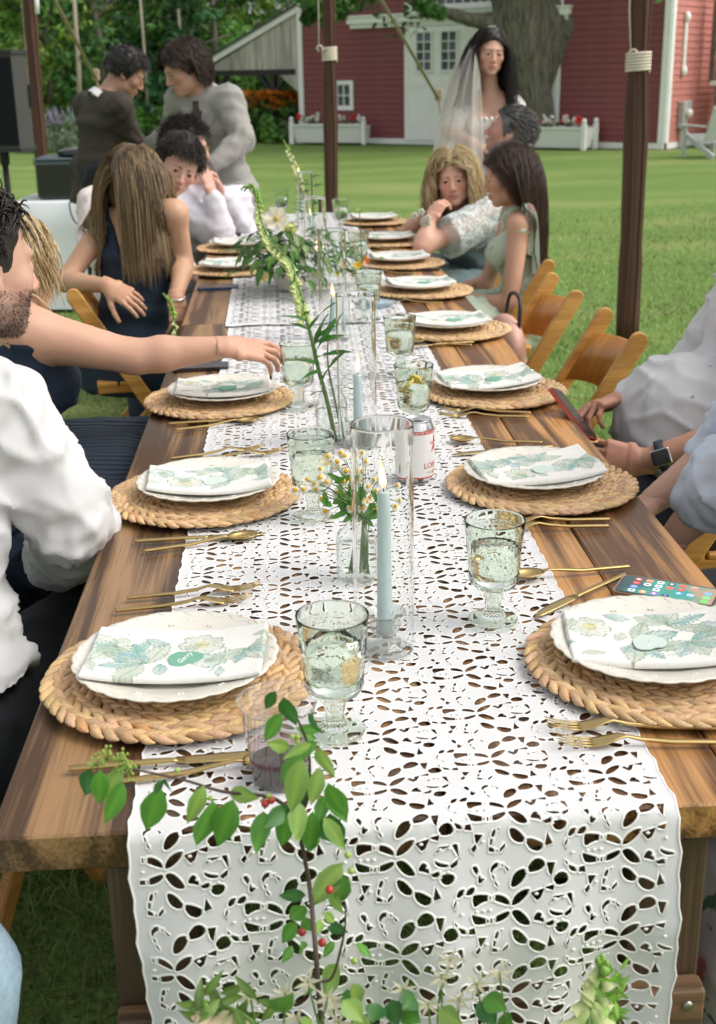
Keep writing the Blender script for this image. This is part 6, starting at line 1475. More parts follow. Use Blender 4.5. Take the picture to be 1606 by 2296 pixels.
        down = s.R.T @ V(0, 0, -1.); lay = 1 + out / .09 * rs.uniform(.4, 1.5, n)[:, None]
        ph = rs.uniform(0, 6.28, n)
        for i in range(1, k):
            if short: dirv = unit_rows(dirv + np.asarray(comb) * .2 + down * .22 * grav + rs.normal(0, jitter * .3, (n, 3)))
            else: dirv = unit_rows(dirv * .72 + down * .55 * grav + np.stack([0 * d[:, 0] + hangx, 0 * d[:, 0], 0 * d[:, 0]], 1) * .1 + rs.normal(0, .02 + wildness, (n, 3)))
            p = p + dirv * seg; q = (p - c0) / (rad_ * lay); r = np.linalg.norm(q, axis=1)[:, None]; p = np.where(r < 1, c0 + (p - c0) / np.maximum(r, .3), p)
            if not short:                                    # keep the long hair off the face
                if sweep: g_ = (p[:, 2] < .050) & (p[:, 1] > -.012); p[g_, 1] -= np.minimum(.022, p[g_, 1] + .012); p[g_, 0] = np.sign(p[g_, 0] + 1e-6) * np.maximum(np.abs(p[g_, 0]), .082)
                f_ = (p[:, 1] > .008) & (p[:, 2] < .058) & (np.abs(p[:, 0]) < .084); p[f_, 0] = np.sign(p[f_, 0] - part) * (.084 + .006 * rs.random(f_.sum())); p[f_, 1] -= .010
            paths.append(p.copy())
        P = np.stack(paths, 1)
        if curl:
            t = np.linspace(0, 1, k)[None]; a = ph[:, None] + t * curlf * 2; P[:, :, 0] += curl * np.cos(a) * np.minimum(t * 2.2, 1); P[:, :, 1] += curl * np.sin(a) * np.minimum(t * 2.2, 1); P[:, :, 2] += curl * .5 * np.sin(a * 1.3) * t
        Wd = s.hc + (P * h) @ s.R.T
        if collide:
            pr = s.torso() + s.armp('L', 0, .6) + s.armp('R', 0, .6)
            for _ in range(2):
                q = Wd.reshape(-1, 3); dist = np.full(len(q), 9.); gr = np.zeros_like(q)
                for p_ in pr:
                    dd = pdist(p_, q[:, 0], q[:, 1], q[:, 2]); m = dd < dist; dist[m] = dd[m]
                    if m.any():
                        e = .004; qm = q[m]; gr[m] = np.stack([pdist(p_, *(qm + np.eye(3)[a_] * e).T) - pdist(p_, *(qm - np.eye(3)[a_] * e).T) for a_ in range(3)], 1)
                m = dist < .026; q[m] += unit_rows(gr[m]) * (.026 - dist[m])[:, None]; Wd = q.reshape(Wd.shape)
        t = np.linspace(0, 1, k); v, f = tubes(Wd, width * h * np.interp(t, [0, .2, .8, 1], [.7, 1, .9, .25]) * rs.uniform(.7, 1.4, n)[:, None])
        lk = np.clip((fbm(d * 9, seed, 2) * .9 + .5 + rs.normal(0, .16, n)), 0, .999); cc = np.array(cols)[(lk * len(cols)).astype(int)] * rs.uniform(.85, 1.15, (n, 1)); s.add(name, v, f, M_HAIR, np.repeat(np.clip(cc, 0, 1), k * 3, 0), kind='stuff')
    def seam(s, side, m, r=.0022, off=.018):
        S, E = (s.SL, s.EL) if side == 'L' else (s.SR, s.ER); d = unit(unit(S - s.ms) * .8 + unit(E - S) * .35); x = unit(np.cross(d, s.up + .01)); y = np.cross(d, x); c = lerp(s.ms, S, .82); b = MB(); rr = .068 * s.armtop + off
        b.tube([c + (x * math.cos(a) + y * math.sin(a)) * rr for a in np.linspace(0, 2 * math.pi, 40)], r, 5); s.add('seam', b.v[0], b.f, m)
    def cuff(s, side, m, r=.043, t=.93, h=.035):
        E, W = (s.EL, s.WL) if side == 'L' else (s.ER, s.WR); d = unit(W - E); x = unit(np.cross(d, (0, .2, 1))); y = np.cross(d, x); c = lerp(E, W, t); b = MB(); n = 24; P = []
        for z, rr in ((-h, r * .98), (-h, r * 1.05), (h * .4, r * 1.04), (h * .4, r * .94), (-h * .2, r * .90)):
            for i in range(n): a = 2 * math.pi * i / n; P.append(c + d * z + (x * math.cos(a) + y * math.sin(a)) * rr)
        b.add(P, [(k * n + i, k * n + (i + 1) % n, (k + 1) * n + (i + 1) % n, (k + 1) * n + i) for k in range(4) for i in range(n)]); s.add('cuff', b.v[0], b.f, m)
    def shoes(s):
        if s.legs is None: return
        for K, A in s.legs:
            d = unit((s.fw * (1, 1, 0))); b = MB(); v, f = implicit([el(A + d * .05 + V(0, 0, -.02), (.13, .042, .035), np.stack([d, np.cross((0, 0, 1), d), V(0, 0, 1)], 1), .03), rc(A, A + (0, 0, .04), .04, .042, .03)], .012); v[:, 2] = np.maximum(v[:, 2], .003); s.add('shoe', v, f, M_SHOE)
def unit_rows(a): return a / np.maximum(np.linalg.norm(a, axis=-1), 1e-9)[..., None]
def below(P, n):
    """cut keeping the side of a plane against n"""
    P, n = np.asarray(P, float), unit(n); return lambda X, Y, Z: (X - P[0]) * n[0] + (Y - P[1]) * n[1] + (Z - P[2]) * n[2]
def sit(pel, fw, rt, kd=.43, up=.0, spread=.10, kz=None):
    fw, rt = unit(np.array(fw) * (1, 1, 0)), unit(np.array(rt) * (1, 1, 0)); out = []
    for x in (-1, 1):
        K = np.asarray(pel) + fw * kd + rt * x * spread + (0, 0, .02 + up); A = K + fw * .02; A = V(A[0], A[1], .07); out.append((K, A))
    return out
def stand(pel, rt, spread=.10):
    rt = unit(np.array(rt) * (1, 1, 0)); return [(np.asarray(pel) + rt * x * spread + (0, 0, -.44), V(pel[0] + rt[0] * x * spread, pel[1] + rt[1] * x * spread, .07)) for x in (-1, 1)]
J = aty
BLACKH = [(.012, .009, .008), (.02, .014, .011), (.03, .02, .015)]
DARKB = [(.022, .013, .009), (.035, .02, .013), (.05, .028, .018)]
BROWN = [(.05, .026, .014), (.075, .04, .022), (.10, .055, .03), (.035, .018, .011)]
ASH = [(.10, .065, .034), (.16, .105, .055), (.24, .165, .085), (.36, .26, .14), (.07, .045, .025)]
BLOND = [(.50, .37, .18), (.62, .49, .28), (.40, .27, .12), (.26, .165, .075), (.68, .56, .36)]
GREYH = [(.05, .045, .042), (.11, .105, .10), (.22, .215, .21), (.03, .027, .025)]

# ---- bearded man in white at the left edge, back to the camera
p = Person('bearded man in white shirt at the left edge, seen from behind', (-.80, .70, .50), (-.97, .92, 1.03), J(-18, 915, .84), (-.92, 1.20, .80), J(160, 1160, .86), (-.68, 1.30, .66), J(140, 1275, 1.16), J(-62, 598, .97), (.74, .67, -.10), hs=1.04, bulk=1.05, legs=sit((-.78, .70, .50), (.25, 1, 0), (1, -.25, 0), spread=.13), hr=dict(d=(.5, .6, -.3), bk=(0, -.3, 1), thumb=1), hl=dict(d=(.8, -.3, -.3), bk=(0, 0, 1), thumb=-1), hres=.004, skin=(.52, .31, .23))
p.stubble = .62; p.build()
sh = p.torso(.02) + p.armp('L', 0, 1.8, 1.1) + p.armp('R', 0, 1.8, 1.15) + [rc(p.SR, p.ER, .060, .048, .03), rc(p.ER, lerp(p.ER, p.WR, .75), .048, .046, .03), el(p.pel + (.05, -.02, .05), (.175, .15, .10), None, .06)]
p.cloth('shirt', sh, .016, M_SHIRTW, .008, cut=lambda X, Y, Z: .615 - Z + .04 * (X + .6) + 0 * Y, wr=.020, seed=4, fold=p.sleeve_fold(.010)); p.collar(M_SHIRTW, .04, .075); p.seam('R', M_SHIRTW, .0025, .012)
p.cloth('trousers', p.legp(1.25) + [el(p.pel + (0, .02, .01), (.20, .19, .15), None, .06)], .012, M_BLKT, .014, wr=.010); p.shoes()
p.hair_cap(BLACKH[1], .004, low=-.07, seed=2, back=.03, res=.004); p.strands(1500, .060, BLACKH, 3, k=7, short=True, comb=(.1, -.7, .1), width=.0015, jitter=.25, region=lambda d: d[:, 2] > .25); p.strands(2600, .012, BLACKH, 5, k=3, short=True, comb=(0, -.4, -.9), width=.0008, region=lambda d: d[:, 2] <= .4)
p.strands(60, .10, BLACKH, 8, k=9, short=True, comb=(.5, .7, -.1), grav=2.4, width=.0010, jitter=.22, region=lambda d: (d[:, 2] > .55) & (d[:, 1] > .2), name='loose_lock')
# beard stubble as short hairs
def beard(p, n, seed, cols, ln=.005):
    rs = np.random.default_rng(seed); me = [o for o in bpy.data.objects if o.parent == p.root and o.name.startswith('body')][0].data; co = np.zeros(len(me.vertices) * 3, np.float32); me.vertices.foreach_get('co', co); co = co.reshape(-1, 3) + p.o
    nr = np.zeros(len(me.vertices) * 3, np.float32); me.vertices.foreach_get('normal', nr); nr = nr.reshape(-1, 3); L = ((co - p.hc) @ p.R) / p.hs
    m = np.where((L[:, 2] < -.030) & (L[:, 2] > -.118) & (L[:, 1] > -.012) & (np.abs(L[:, 0]) < .09) & ~((np.abs(L[:, 0]) < .022) & (np.abs(L[:, 2] + .065) < .010)) & ~((np.abs(L[:, 0]) < .05) & (L[:, 2] > -.05) & (L[:, 1] > .07) & (np.abs(L[:, 2] + .05) > .006)))[0]
    i = rs.choice(m, n); a = co[i] + rs.normal(0, .0015, (n, 3)); d = unit_rows(nr[i] * .6 + rs.normal(0, .3, (n, 3)) + (0, 0, -.5)); P = np.stack([a, a + d * ln * .6, a + d * ln + (0, 0, -ln * .2)], 1); v, f = tubes(P, .0004 * np.array([1, .8, .3])[None]); c = np.array(cols)[rs.integers(0, len(cols), n)]
    p.add('beard', v, f, M_HAIR, np.repeat(c, 9, 0), kind='stuff')
beard(p, 2600, 4, BLACKH, .0035)

# ---- blonde woman reaching over the table
p = Person('blonde woman in navy pleated dress reaching an arm over the table', (-.86, 1.62, .50), J(0, 690, 2.02), J(62, 748, 1.70), (-1.02, 1.92, .78), J(302, 800, 1.70), (-.82, 1.86, .66), J(508, 778, 1.72), J(28, 592, 1.90), (.88, .45, -.12), fem=True, bulk=1.12, arm=1.12, armtop=1.25, legs=sit((-.86, 1.62, .50), (1, .1, 0), (.1, -1, 0), spread=.11), hr=dict(d=(.86, .34, -.20), bk=(.05, -.45, .85), thumb=1, curls=[(.05, .35, .25), (.15, .4, .3), (.28, .45, .3), (.4, .45, .3)], tcurl=.5, spread=.10), hl=dict(d=(.6, -.2, -.3), bk=(0, 0, 1), thumb=-1), skin=(.56, .32, .22), hres=.0045)
p.build()
p.cloth('dress', p.torso(.03), .010, M_NAVYD, .012, cut=[below(p.ms - p.up * .10, p.up)], wr=.006, seed=5)
def pleat(v): return .0065 * np.sin((v[:, 2] * 95 + v[:, 1] * 40 + .25 * fbm(v * 5, 3)) * 1.6 + v[:, 0] * 22)
p.cloth('skirt', [rc(p.pel + (.02, -.22, .06), p.pel + (.38, -.36, .08), .16, .14, .12), rc(p.pel + (.10, .05, .07), p.pel + (.40, .10, .08), .15, .13, .10), rc(p.pel + (.02, .24, .05), p.pel + (.40, .30, .06), .16, .14, .10), rc(p.pel + (.02, -.10, .06), p.pel + (.40, -.12, .08), .15, .13, .10), rc(p.pel + (.02, .09, 0), p.pel + (.46, .12, .03), .13, .11, .10), rc(p.pel + (.30, 0, .04), p.pel + (.50, .02, -.05), .14, .13, .1), rc(p.pel + (.47, -.10, 0), p.pel + (.50, -.12, -.40), .12, .15, .08), rc(p.pel + (.47, .10, 0), p.pel + (.50, .12, -.40), .12, .15, .08), el(p.pel, (.20, .20, .13), None, .08)], .0, M_PLEAT, .010, wr=.005, seed=6); p.shoes()
p.hair_cap(BLOND[0], .012, low=-.06, back=.02, seed=6); p.strands(2600, .17, sorted(BLOND), 12, k=10, out=.012, width=.0009, jitter=.25, curl=.008, curlf=4)

# ---- woman in navy with long straight hair, seen from behind
p = Person('woman in navy dress with long straight brown hair, seen from behind', (-.76, 3.52, .50), J(240, 497, 3.62), J(392, 478, 3.52), J(146, 632, 3.48), J(412, 590, 3.56), J(243, 640, 3.30), J(396, 668, 3.34), J(306, 405, 3.60), (.62, .76, -.16), hu=(.05, 0, 1), fem=True, bulk=.92, arm=1.02, legs=sit((-.76, 3.52, .50), (.9, .3, 0), (.3, -.9, 0)), hl=dict(d=(.80, -.35, -.42), bk=(.15, -.75, .6), thumb=-1, curls=[(.12, .25, .2), (.2, .3, .2), (.3, .3, .2), (.4, .3, .2)], spread=.12), hr=dict(d=(.05, -.25, -1), bk=(.6, -.7, 0), thumb=1), skin=(.52, .30, .19))
p.build()
ax = np.stack([p.rt, -p.fw, p.up], 1)
def vback(X, Y, Z):
    x, y, z = X - p.ms[0], Y - p.ms[1], Z - p.ms[2]; a = x * p.rt[0] + y * p.rt[1] + z * p.rt[2]; u = x * p.up[0] + y * p.up[1] + z * p.up[2]; f_ = x * p.fw[0] + y * p.fw[1] + z * p.fw[2]
    lim = np.where(f_ < .02, -.155 + np.abs(a) * 1.55, -.10 + np.abs(a) * .9); top = np.maximum(u - lim, np.abs(a) - .128); return np.where(u > -.19, np.maximum(np.maximum(u - lim, u - .05), (np.abs(a) - .122) + np.where(u < -.12, (-.12 - u) * -1.5, 0)), -.5)
p.cloth('dress', p.torso(.04), .0125, M_NAVYD, .009, cut=vback, wr=.004, seed=8)
p.cloth('skirt', [rc(p.pel + p.fw * x_ + p.rt * s_ * .10, p.pel + p.fw * .42 + p.rt * s_ * .13 + (0, 0, .02), .125, .10, .09) for s_ in (-1, 1) for x_ in (0,)] + [ec(p.pel - (0, 0, .10), p.pel + (0, 0, .10), .19, .15, .15, .12, p.rt, .08)] + [rc(p.pel + p.fw * .43 + p.rt * s_ * .12, p.pel + p.fw * .46 + p.rt * s_ * .14 + (0, 0, -.38), .11, .13, .08) for s_ in (-1, 1)], 0, M_NAVYD, .012, wr=.010, seed=9); p.shoes()
p.hair_cap(ASH[0], .010, low=-.07, back=.03, seed=3); p.strands(4600, .38, sorted(ASH), 13, k=13, out=.012, width=.0009, jitter=.22)
bw = MB(); bw.tube([p.WR + .032 * (math.cos(a) * V(1, 0, 0) + math.sin(a) * V(0, 1, .1)) for a in np.linspace(0, 2 * math.pi, 20)], .003, 6); p.add('bracelet', bw.v[0], bw.f, M_ALU)

# ---- youth with dark hair leaning in
p = Person('dark haired youth in pale shirt leaning in, looking to the camera', (-.86, 4.42, .50), J(376, 478, 4.52), J(216, 462, 4.40), J(372, 560, 4.45), J(205, 560, 4.28), (-.58, 4.35, .70), (-.72, 4.1, .66), J(400, 372, 4.36), (.26, -.90, -.26), hu=(.36, .12, .92), hs=1.02, legs=sit((-.86, 4.42, .50), (1, -.1, 0), (-.1, -1, 0)), skin=(.58, .33, .26), hr=dict(d=(.7, .2, -.3), bk=(0, 0, 1), thumb=1), hl=dict(d=(.8, .1, -.3), bk=(0, 0, 1), thumb=-1), hres=.004)
p.build(); sh = p.torso() + p.armp('L', 0, 1.9, 1.15) + p.armp('R', 0, 1.9, 1.15); p.cloth('shirt', sh, .016, M_ROSE, .014, wr=.010, seed=14, fold=p.sleeve_fold(.009)); p.collar(M_ROSE, .04)
p.cloth('trousers', p.legp(1.1) + [el(p.pel - (0, 0, .04), (.18, .17, .12), None, .06)], .01, M_GREYT, .018); p.shoes()
p.hair_cap(BLACKH[1], .012, low=-.05, seed=5, top=.008); p.strands(3200, .055, BLACKH, 6, k=7, short=True, comb=(.3, .55, .0), width=.0011, jitter=.22, grav=1.2)

# ---- man with glasses behind him, hands clasped
p = Person('man with glasses in white shirt, hands clasped before his chin', (-.88, 5.02, .50), J(530, 450, 5.25), J(395, 455, 4.95), J(545, 520, 5.25), J(500, 540, 4.90), J(492, 425, 5.05), J(474, 432, 4.88), J(418, 328, 5.10), (.93, -.20, -.16), hs=1.0, legs=sit((-.88, 5.02, .50), (1, 0, 0), (0, -1, 0)), skin=(.58, .34, .27), hr=dict(d=(-.28, .12, 1), bk=(.8, -.55, .1), thumb=-1, curl=(.8, .9, .5), spread=.02), hl=dict(d=(-.35, -.3, .9), bk=(.8, .5, .1), thumb=1, curl=(.7, .8, .5)), hres=.0045)
p.build(); sh = p.torso() + p.armp('L', 0, 1.85, 1.15) + p.armp('R', 0, 1.85, 1.2); p.cloth('shirt', sh, .017, M_LAV, .014, wr=.010, seed=24, fold=p.sleeve_fold(.010)); p.collar(M_LAV, .045); p.cuff('R', M_LAV, .040, .88); p.cuff('L', M_LAV, .040, .88)
p.cloth('trousers', p.legp(1.1) + [el(p.pel - (0, 0, .04), (.18, .17, .12), None, .06)], .01, M_GREYT, .018); p.shoes()
p.hair_cap(BLACKH[1], .014, low=-.05, seed=7); p.strands(1800, .05, BLACKH, 16, k=6, short=True, comb=(0, .3, .1), width=.0012, jitter=.3, curl=.004)
b = MB(); L_ = lambda q: p.hc + p.R @ (np.array(q) * p.hs)
for x in (-1, 1): b.tube([L_((x * .032 + .021 * math.cos(a), .101 - abs(.3 * (.021 * math.cos(a))) * .3, -.004 + .018 * math.sin(a))) for a in np.linspace(0, 2 * math.pi, 18)], .0013, 5); b.tube([L_((x * .053, .097, .002)), L_((x * .075, .03, .006)), L_((x * .08, -.015, .0))], .0013, 5)
b.tube([L_((-.011, .105, 0)), L_((0, .108, .003)), L_((.011, .105, 0))], .0013, 5); p.add('glasses', np.concatenate(b.v), b.f, M_GOLD)

# ---- man in dark suit bending over the sound table
def jacket(p, m, hem, res=.014, seed=31, wr=.008, sk=1.0):
    sk_ = [ec(p.pel - p.up * hem, p.pel + p.up * .02, .185 * sk, .145 * sk, .160, .118, p.rt, .04)]; p.cloth('jacket', p.torso() + sk_ + p.armp('L', 0, 1.92, 1.12) + p.armp('R', 0, 1.92, 1.12), .014, m, res, wr=wr, seed=seed, fold=p.sleeve_fold(.008))
def trousers_stand(p, m): p.cloth('trousers', p.legp(1.25) + [ec(p.pel - (0, 0, .12), p.pel, .175, .135, .165, .12, p.rt, .06)], .012, m, .018, wr=.012, seed=9, fold=lambda v: .006 * np.sin(v[:, 2] * 26 + fbm(v * 6, 2) * 4)); p.shoes()
pe = J(228, 372, 6.05); pe[2] = max(pe[2], .93)
p = Person('dark haired man in dark brown suit bending over the sound table', pe, J(195, 236, 6.22), J(268, 240, 5.90), J(205, 330, 6.35), J(296, 318, 5.98), J(320, 345, 6.35), J(320, 326, 6.12), J(283, 164, 6.10), (.86, .12, -.52), hu=(.4, 0, .9), hs=1.0, legs=stand(pe, (.5, -.8, 0)), skin=(.40, .22, .15), hr=dict(d=(.9, .1, -.2), bk=(0, 0, 1), thumb=1), hl=dict(d=(.9, -.1, -.2), bk=(0, 0, 1), thumb=-1))
p.build(); jacket(p, M_DSUIT, .20); p.collar(M_SHIRTW, .035, .068); trousers_stand(p, M_BLKT)
p.hair_cap(BLACKH[0], .016, low=-.035, seed=9, top=.005); p.strands(1600, .05, BLACKH[:2], 17, k=6, short=True, comb=(0, .55, .05), width=.0012, jitter=.25)

# ---- man in light grey suit
pe = J(492, 372, 5.62); pe[2] = .95
p = Person('man in light grey suit with wavy dark hair leaning over the sound table', pe, J(515, 225, 5.48), J(402, 226, 5.62), J(545, 315, 5.40), J(382, 305, 5.75), J(472, 372, 5.30), J(340, 322, 5.95), J(413, 155, 5.50), (-.74, -.42, -.34), hu=(-.25, -.05, .95), hs=1.02, legs=stand(pe, (-.9, .25, 0)), skin=(.48, .28, .20), hr=dict(d=(-.9, .2, -.2), bk=(0, -.2, 1), thumb=1), hl=dict(d=(-.8, -.1, -.3), bk=(0, -.4, 1), thumb=-1), hres=.004)
p.build(); jacket(p, M_LSUIT, .17, seed=33, sk=1.06); p.collar(M_SHIRTW, .04, .066); trousers_stand(p, M_LSUIT)
b = MB(); q0 = p.neck + p.fw * .085 - p.up * .01; b.bar(q0, q0 - p.up * .05 + p.fw * .012, .035, .02, upv=p.fw); b.bar(q0 - p.up * .045 + p.fw * .014, p.neck + p.fw * .155 - p.up * .34, .06, .012, upv=p.fw); p.cuff('L', M_SHIRTW, .041, .95); p.cuff('R', M_SHIRTW, .041, .95); p.add('tie', np.concatenate(b.v), b.f, M_TIE, None, False)
for x in (-1, 1):
    b = MB(); a0 = p.neck + p.rt * x * .065 + p.fw * .06 + p.up * .01; b.add([a0, a0 + p.rt * x * .045 - p.up * .10 + p.fw * .075, a0 + p.rt * x * .010 - p.up * .16 + p.fw * .095, p.neck + p.rt * x * .02 - p.up * .30 + p.fw * .160, p.neck + p.rt * x * .03 - p.up * .08 + p.fw * .112], [(0, 1, 2, 3, 4)] if x > 0 else [(4, 3, 2, 1, 0)]); p.add('lapel', b.v[0], b.f, M_LSUIT, None, False)
p.hair_cap(DARKB[0], .022, low=-.06, back=.02, seed=11); p.strands(3000, .13, DARKB, 18, k=10, out=.022, width=.0011, jitter=.3, curl=.010, curlf=4, collide=False, sweep=True)

# ---- bride
pe = J(1100, 345, 6.08); pe[2] = .98
p = Person('bride in white lace dress and long veil, dark wavy hair, smiling', pe, J(1150, 232, 6.06), J(1052, 228, 6.12), J(1168, 300, 6.0), J(1010, 300, 6.02), J(1110, 345, 5.9), J(1085, 335, 5.88), J(1098, 118, 6.02), (.10, -.98, -.10), hu=(.08, 0, 1), fem=True, hs=1.0, bulk=.95, legs=stand(pe, (-1, 0, 0)), hl=dict(d=(-.9, -.3, -.2), bk=(0, -.4, .9), thumb=-1), hr=dict(d=(.9, -.3, -.2), bk=(0, -.4, .9), thumb=1), skin=(.58, .34, .245), hres=.0036)
p.smile = 1; p.build(); p.cloth('bodice', p.torso(.05), .009, M_SATIN, .010, cut=below(p.ms - p.up * .085, p.up), wr=.003, seed=41)
for S, E in ((p.SL, p.EL), (p.SR, p.ER)): p.cloth('lace_sleeve', [rc(lerp(S, E, .12), lerp(S, E, .75), .054, .047, .02)], .010, M_SATIN, .010, wr=.008, seed=42)
b = MB(); zz = []
for i in range(26):
    a = math.pi * (i / 25 - .5) * 1.5; b.ball(p.ms - p.up * .085 + p.rt * .165 * math.sin(a) + p.fw * (.13 * math.cos(a) + .01), (.012, .010, .013), 6, 5)
p.add('lace_trim', np.concatenate(b.v), b.f, M_SATIN)
p.cloth('skirt', [ec(p.pel + (0, 0, .06), V(pe[0], pe[1], .45), .155, .12, .22, .22, p.rt, .08), ec(V(pe[0], pe[1], .5), V(pe[0], pe[1], .04), .22, .22, .30, .34, p.rt, .08)], 0, M_SATIN, .022, wr=.01, seed=44, fold=lambda v: .018 * np.sin(np.arctan2(v[:, 1] - pe[1], v[:, 0] - pe[0]) * 18) * np.clip((1.0 - v[:, 2]) * 1.3, 0, 1))
p.hair_cap(BLACKH[0], .012, low=-.06, back=.03, seed=13); p.strands(2600, .42, BLACKH, 19, k=14, out=.012, width=.0011, jitter=.2, curl=.012, curlf=4.5, part=.01, region=lambda d: (d[:, 0] < .3) | (d[:, 1] < -.2))
def veil_mat():
    m = bpy.data.materials.new('veil_tulle'); m.use_nodes = True; nt = m.node_tree; N = nt.nodes; N.clear(); o = N.new('ShaderNodeOutputMaterial'); t = N.new('ShaderNodeBsdfTransparent'); d = N.new('ShaderNodeBsdfDiffuse'); d.inputs[0].default_value = (.80, .78, .73, 1); tl = N.new('ShaderNodeBsdfTranslucent'); tl.inputs[0].default_value = (.80, .78, .73, 1); m1 = N.new('ShaderNodeMixShader'); m1.inputs[0].default_value = .4
    mx = N.new('ShaderNodeMixShader'); mx.inputs[0].default_value = .60; L = nt.links; L.new(d.outputs[0], m1.inputs[1]); L.new(tl.outputs[0], m1.inputs[2]); L.new(t.outputs[0], mx.inputs[1]); L.new(m1.outputs[0], mx.inputs[2]); L.new(mx.outputs[0], o.inputs[0]); return m
M_VEIL = veil_mat()
def sheet(rows, n, fold, m=40):
    """cloth hanging through a top, a middle and a bottom curve"""
    A, B, C = [spline(c, n) for c in rows]; k = len(A); t = np.linspace(0, 1, m)[:, None, None]; P = A[None] * (1 - t) * (1 - 2 * t) + 4 * B[None] * t * (1 - t) + C[None] * t * (2 * t - 1); s_ = np.linspace(0, 1, k)[None, :]
    off = fold * (np.sin(s_ * 34 + 1.2 * np.sin(t[:, :, 0] * 3)) + .5 * np.sin(s_ * 71 + 2)) * np.minimum(t[:, :, 0] * 2.2, 1) ** .8; P[:, :, 1] += off; P[:, :, 0] += off * .25; I = np.arange(m * k).reshape(m, k); return P.reshape(-1, 3), np.stack([I[:-1, :-1], I[1:, :-1], I[1:, 1:], I[:-1, 1:]], -1).reshape(-1, 4)
hd = lambda *q: p.hc + p.R @ V(*q)
top = [hd(-.035, -.055, .138), hd(.01, -.02, .137), hd(.050, .005, .118), hd(.082, .012, .075), hd(.092, .0, .03)]
mid = [J(1062, 205, 6.30), J(1015, 170, 6.16), J(1022, 215, 5.98), J(1052, 200, 5.88), J(1080, 205, 5.86)]
bot = [J(1000, 430, 6.35), J(962, 420, 6.20), J(985, 430, 5.92), J(1035, 430, 5.74), J(1084, 430, 5.74)]
v, f = sheet((top, mid, bot), 10, .026); p.add('veil', v, f, M_VEIL)
top2 = [hd(-.06, -.09, .12), hd(.01, -.10, .125), hd(.06, -.09, .10), hd(.085, -.08, .05)]
mid2 = [J(1110, 230, 6.35), J(1075, 220, 6.40), J(1030, 210, 6.36), J(1000, 215, 6.25)]
bot2 = [J(1120, 500, 6.6), J(1080, 500, 6.7), J(1010, 500, 6.65), J(965, 500, 6.45)]
v, f = sheet((top2, mid2, bot2), 10, .035); p.add('veil', v, f, M_VEIL)
b = MB(); b.tube([p.neck + p.up * .0 + p.rt * .06 * math.cos(a) + p.fw * (.075 + .0 * math.sin(a)) * math.sin(a) - p.up * .05 * max(math.sin(a), 0) for a in np.linspace(0, math.pi, 14)], .0016, 5); p.add('necklace', b.v[0], b.f, M_GOLD)

# ---- grey haired man looking up at her
p = Person('grey haired man looking up at the bride, seen from the side', (.96, 5.45, .50), J(1120, 385, 5.30), J(1150, 372, 5.66), J(1105, 480, 5.25), J(1120, 470, 5.75), (.62, 5.30, .78), (.62, 5.60, .78), J(1142, 297, 5.42), (-.90, .22, .28), hu=(.25, 0, .95), hs=1.04, legs=sit((.96, 5.45, .50), (-1, 0, 0), (0, 1, 0)), skin=(.47, .25, .19), hl=dict(d=(-.9, 0, -.2), bk=(0, 0, 1), thumb=-1), hr=dict(d=(-.9, 0, -.2), bk=(0, 0, 1), thumb=1))
p.stubble = .25; p.build(); p.cloth('shirt', p.torso() + p.armp('L', 0, 1.9, 1.15) + p.armp('R', 0, 1.9, 1.15), .016, M_PBLUE, .016, wr=.009, seed=51, fold=p.sleeve_fold(.008)); p.collar(M_PBLUE, .035)
p.cloth('trousers', p.legp(1.1) + [el(p.pel - (0, 0, .04), (.18, .18, .12), None, .06)], .01, M_GREYT, .02); p.shoes()
p.hair_cap(GREYH[1], .010, low=-.05, seed=15); p.strands(3000, .032, GREYH, 20, k=5, short=True, comb=(0, -.8, .0), width=.0010, jitter=.18)

# ---- blonde woman with curls, chin on her hands
p = Person('smiling woman with curly blonde hair, chin resting on her hands', (.88, 4.80, .50), J(1092, 480, 4.72), J(985, 478, 5.06), J(946, 556, 4.50), J(918, 520, 4.98), J(966, 494, 4.56), J(958, 478, 4.86), J(1018, 402, 4.74), (-.22, -.96, -.02), hu=(-.10, 0, 1), fem=True, bulk=1.08, arm=1.16, legs=sit((.88, 4.80, .50), (-1, 0, 0), (0, 1, 0)), hl=dict(d=(.50, .35, .72), bk=(-.62, -.55, .5), thumb=1, curl=(.55, .75, .5), spread=.06), hr=dict(d=(.55, -.35, .65), bk=(-.6, .1, .6), thumb=-1, curl=(.55, .7, .5), sc=.95), skin=(.66, .38, .28), hres=.0036, jaw=1.1)
p.smile = 1; p.build(); p.cloth('dress', p.torso(.03), .010, M_TEAL, .012, cut=below(p.ms - p.up * .07 + p.fw * .02, p.up + p.fw * .2), wr=.010, seed=61, fold=lambda v: .008 * np.sin(v[:, 2] * 60 + v[:, 0] * 25 + fbm(v * 9, 2) * 2) * np.clip((.95 - v[:, 2]) * 6, 0, 1))
p.cloth('skirt', [rc(p.pel + (-.02, s_ * .09, 0), p.pel + (-.45, s_ * .11, .02), .13, .11, .09) for s_ in (-1, 1)] + [rc(p.pel + (-.46, 0, 0), p.pel + (-.48, 0, -.38), .16, .18, .09)], 0, M_TEAL, .016, wr=.012, seed=62); p.shoes()
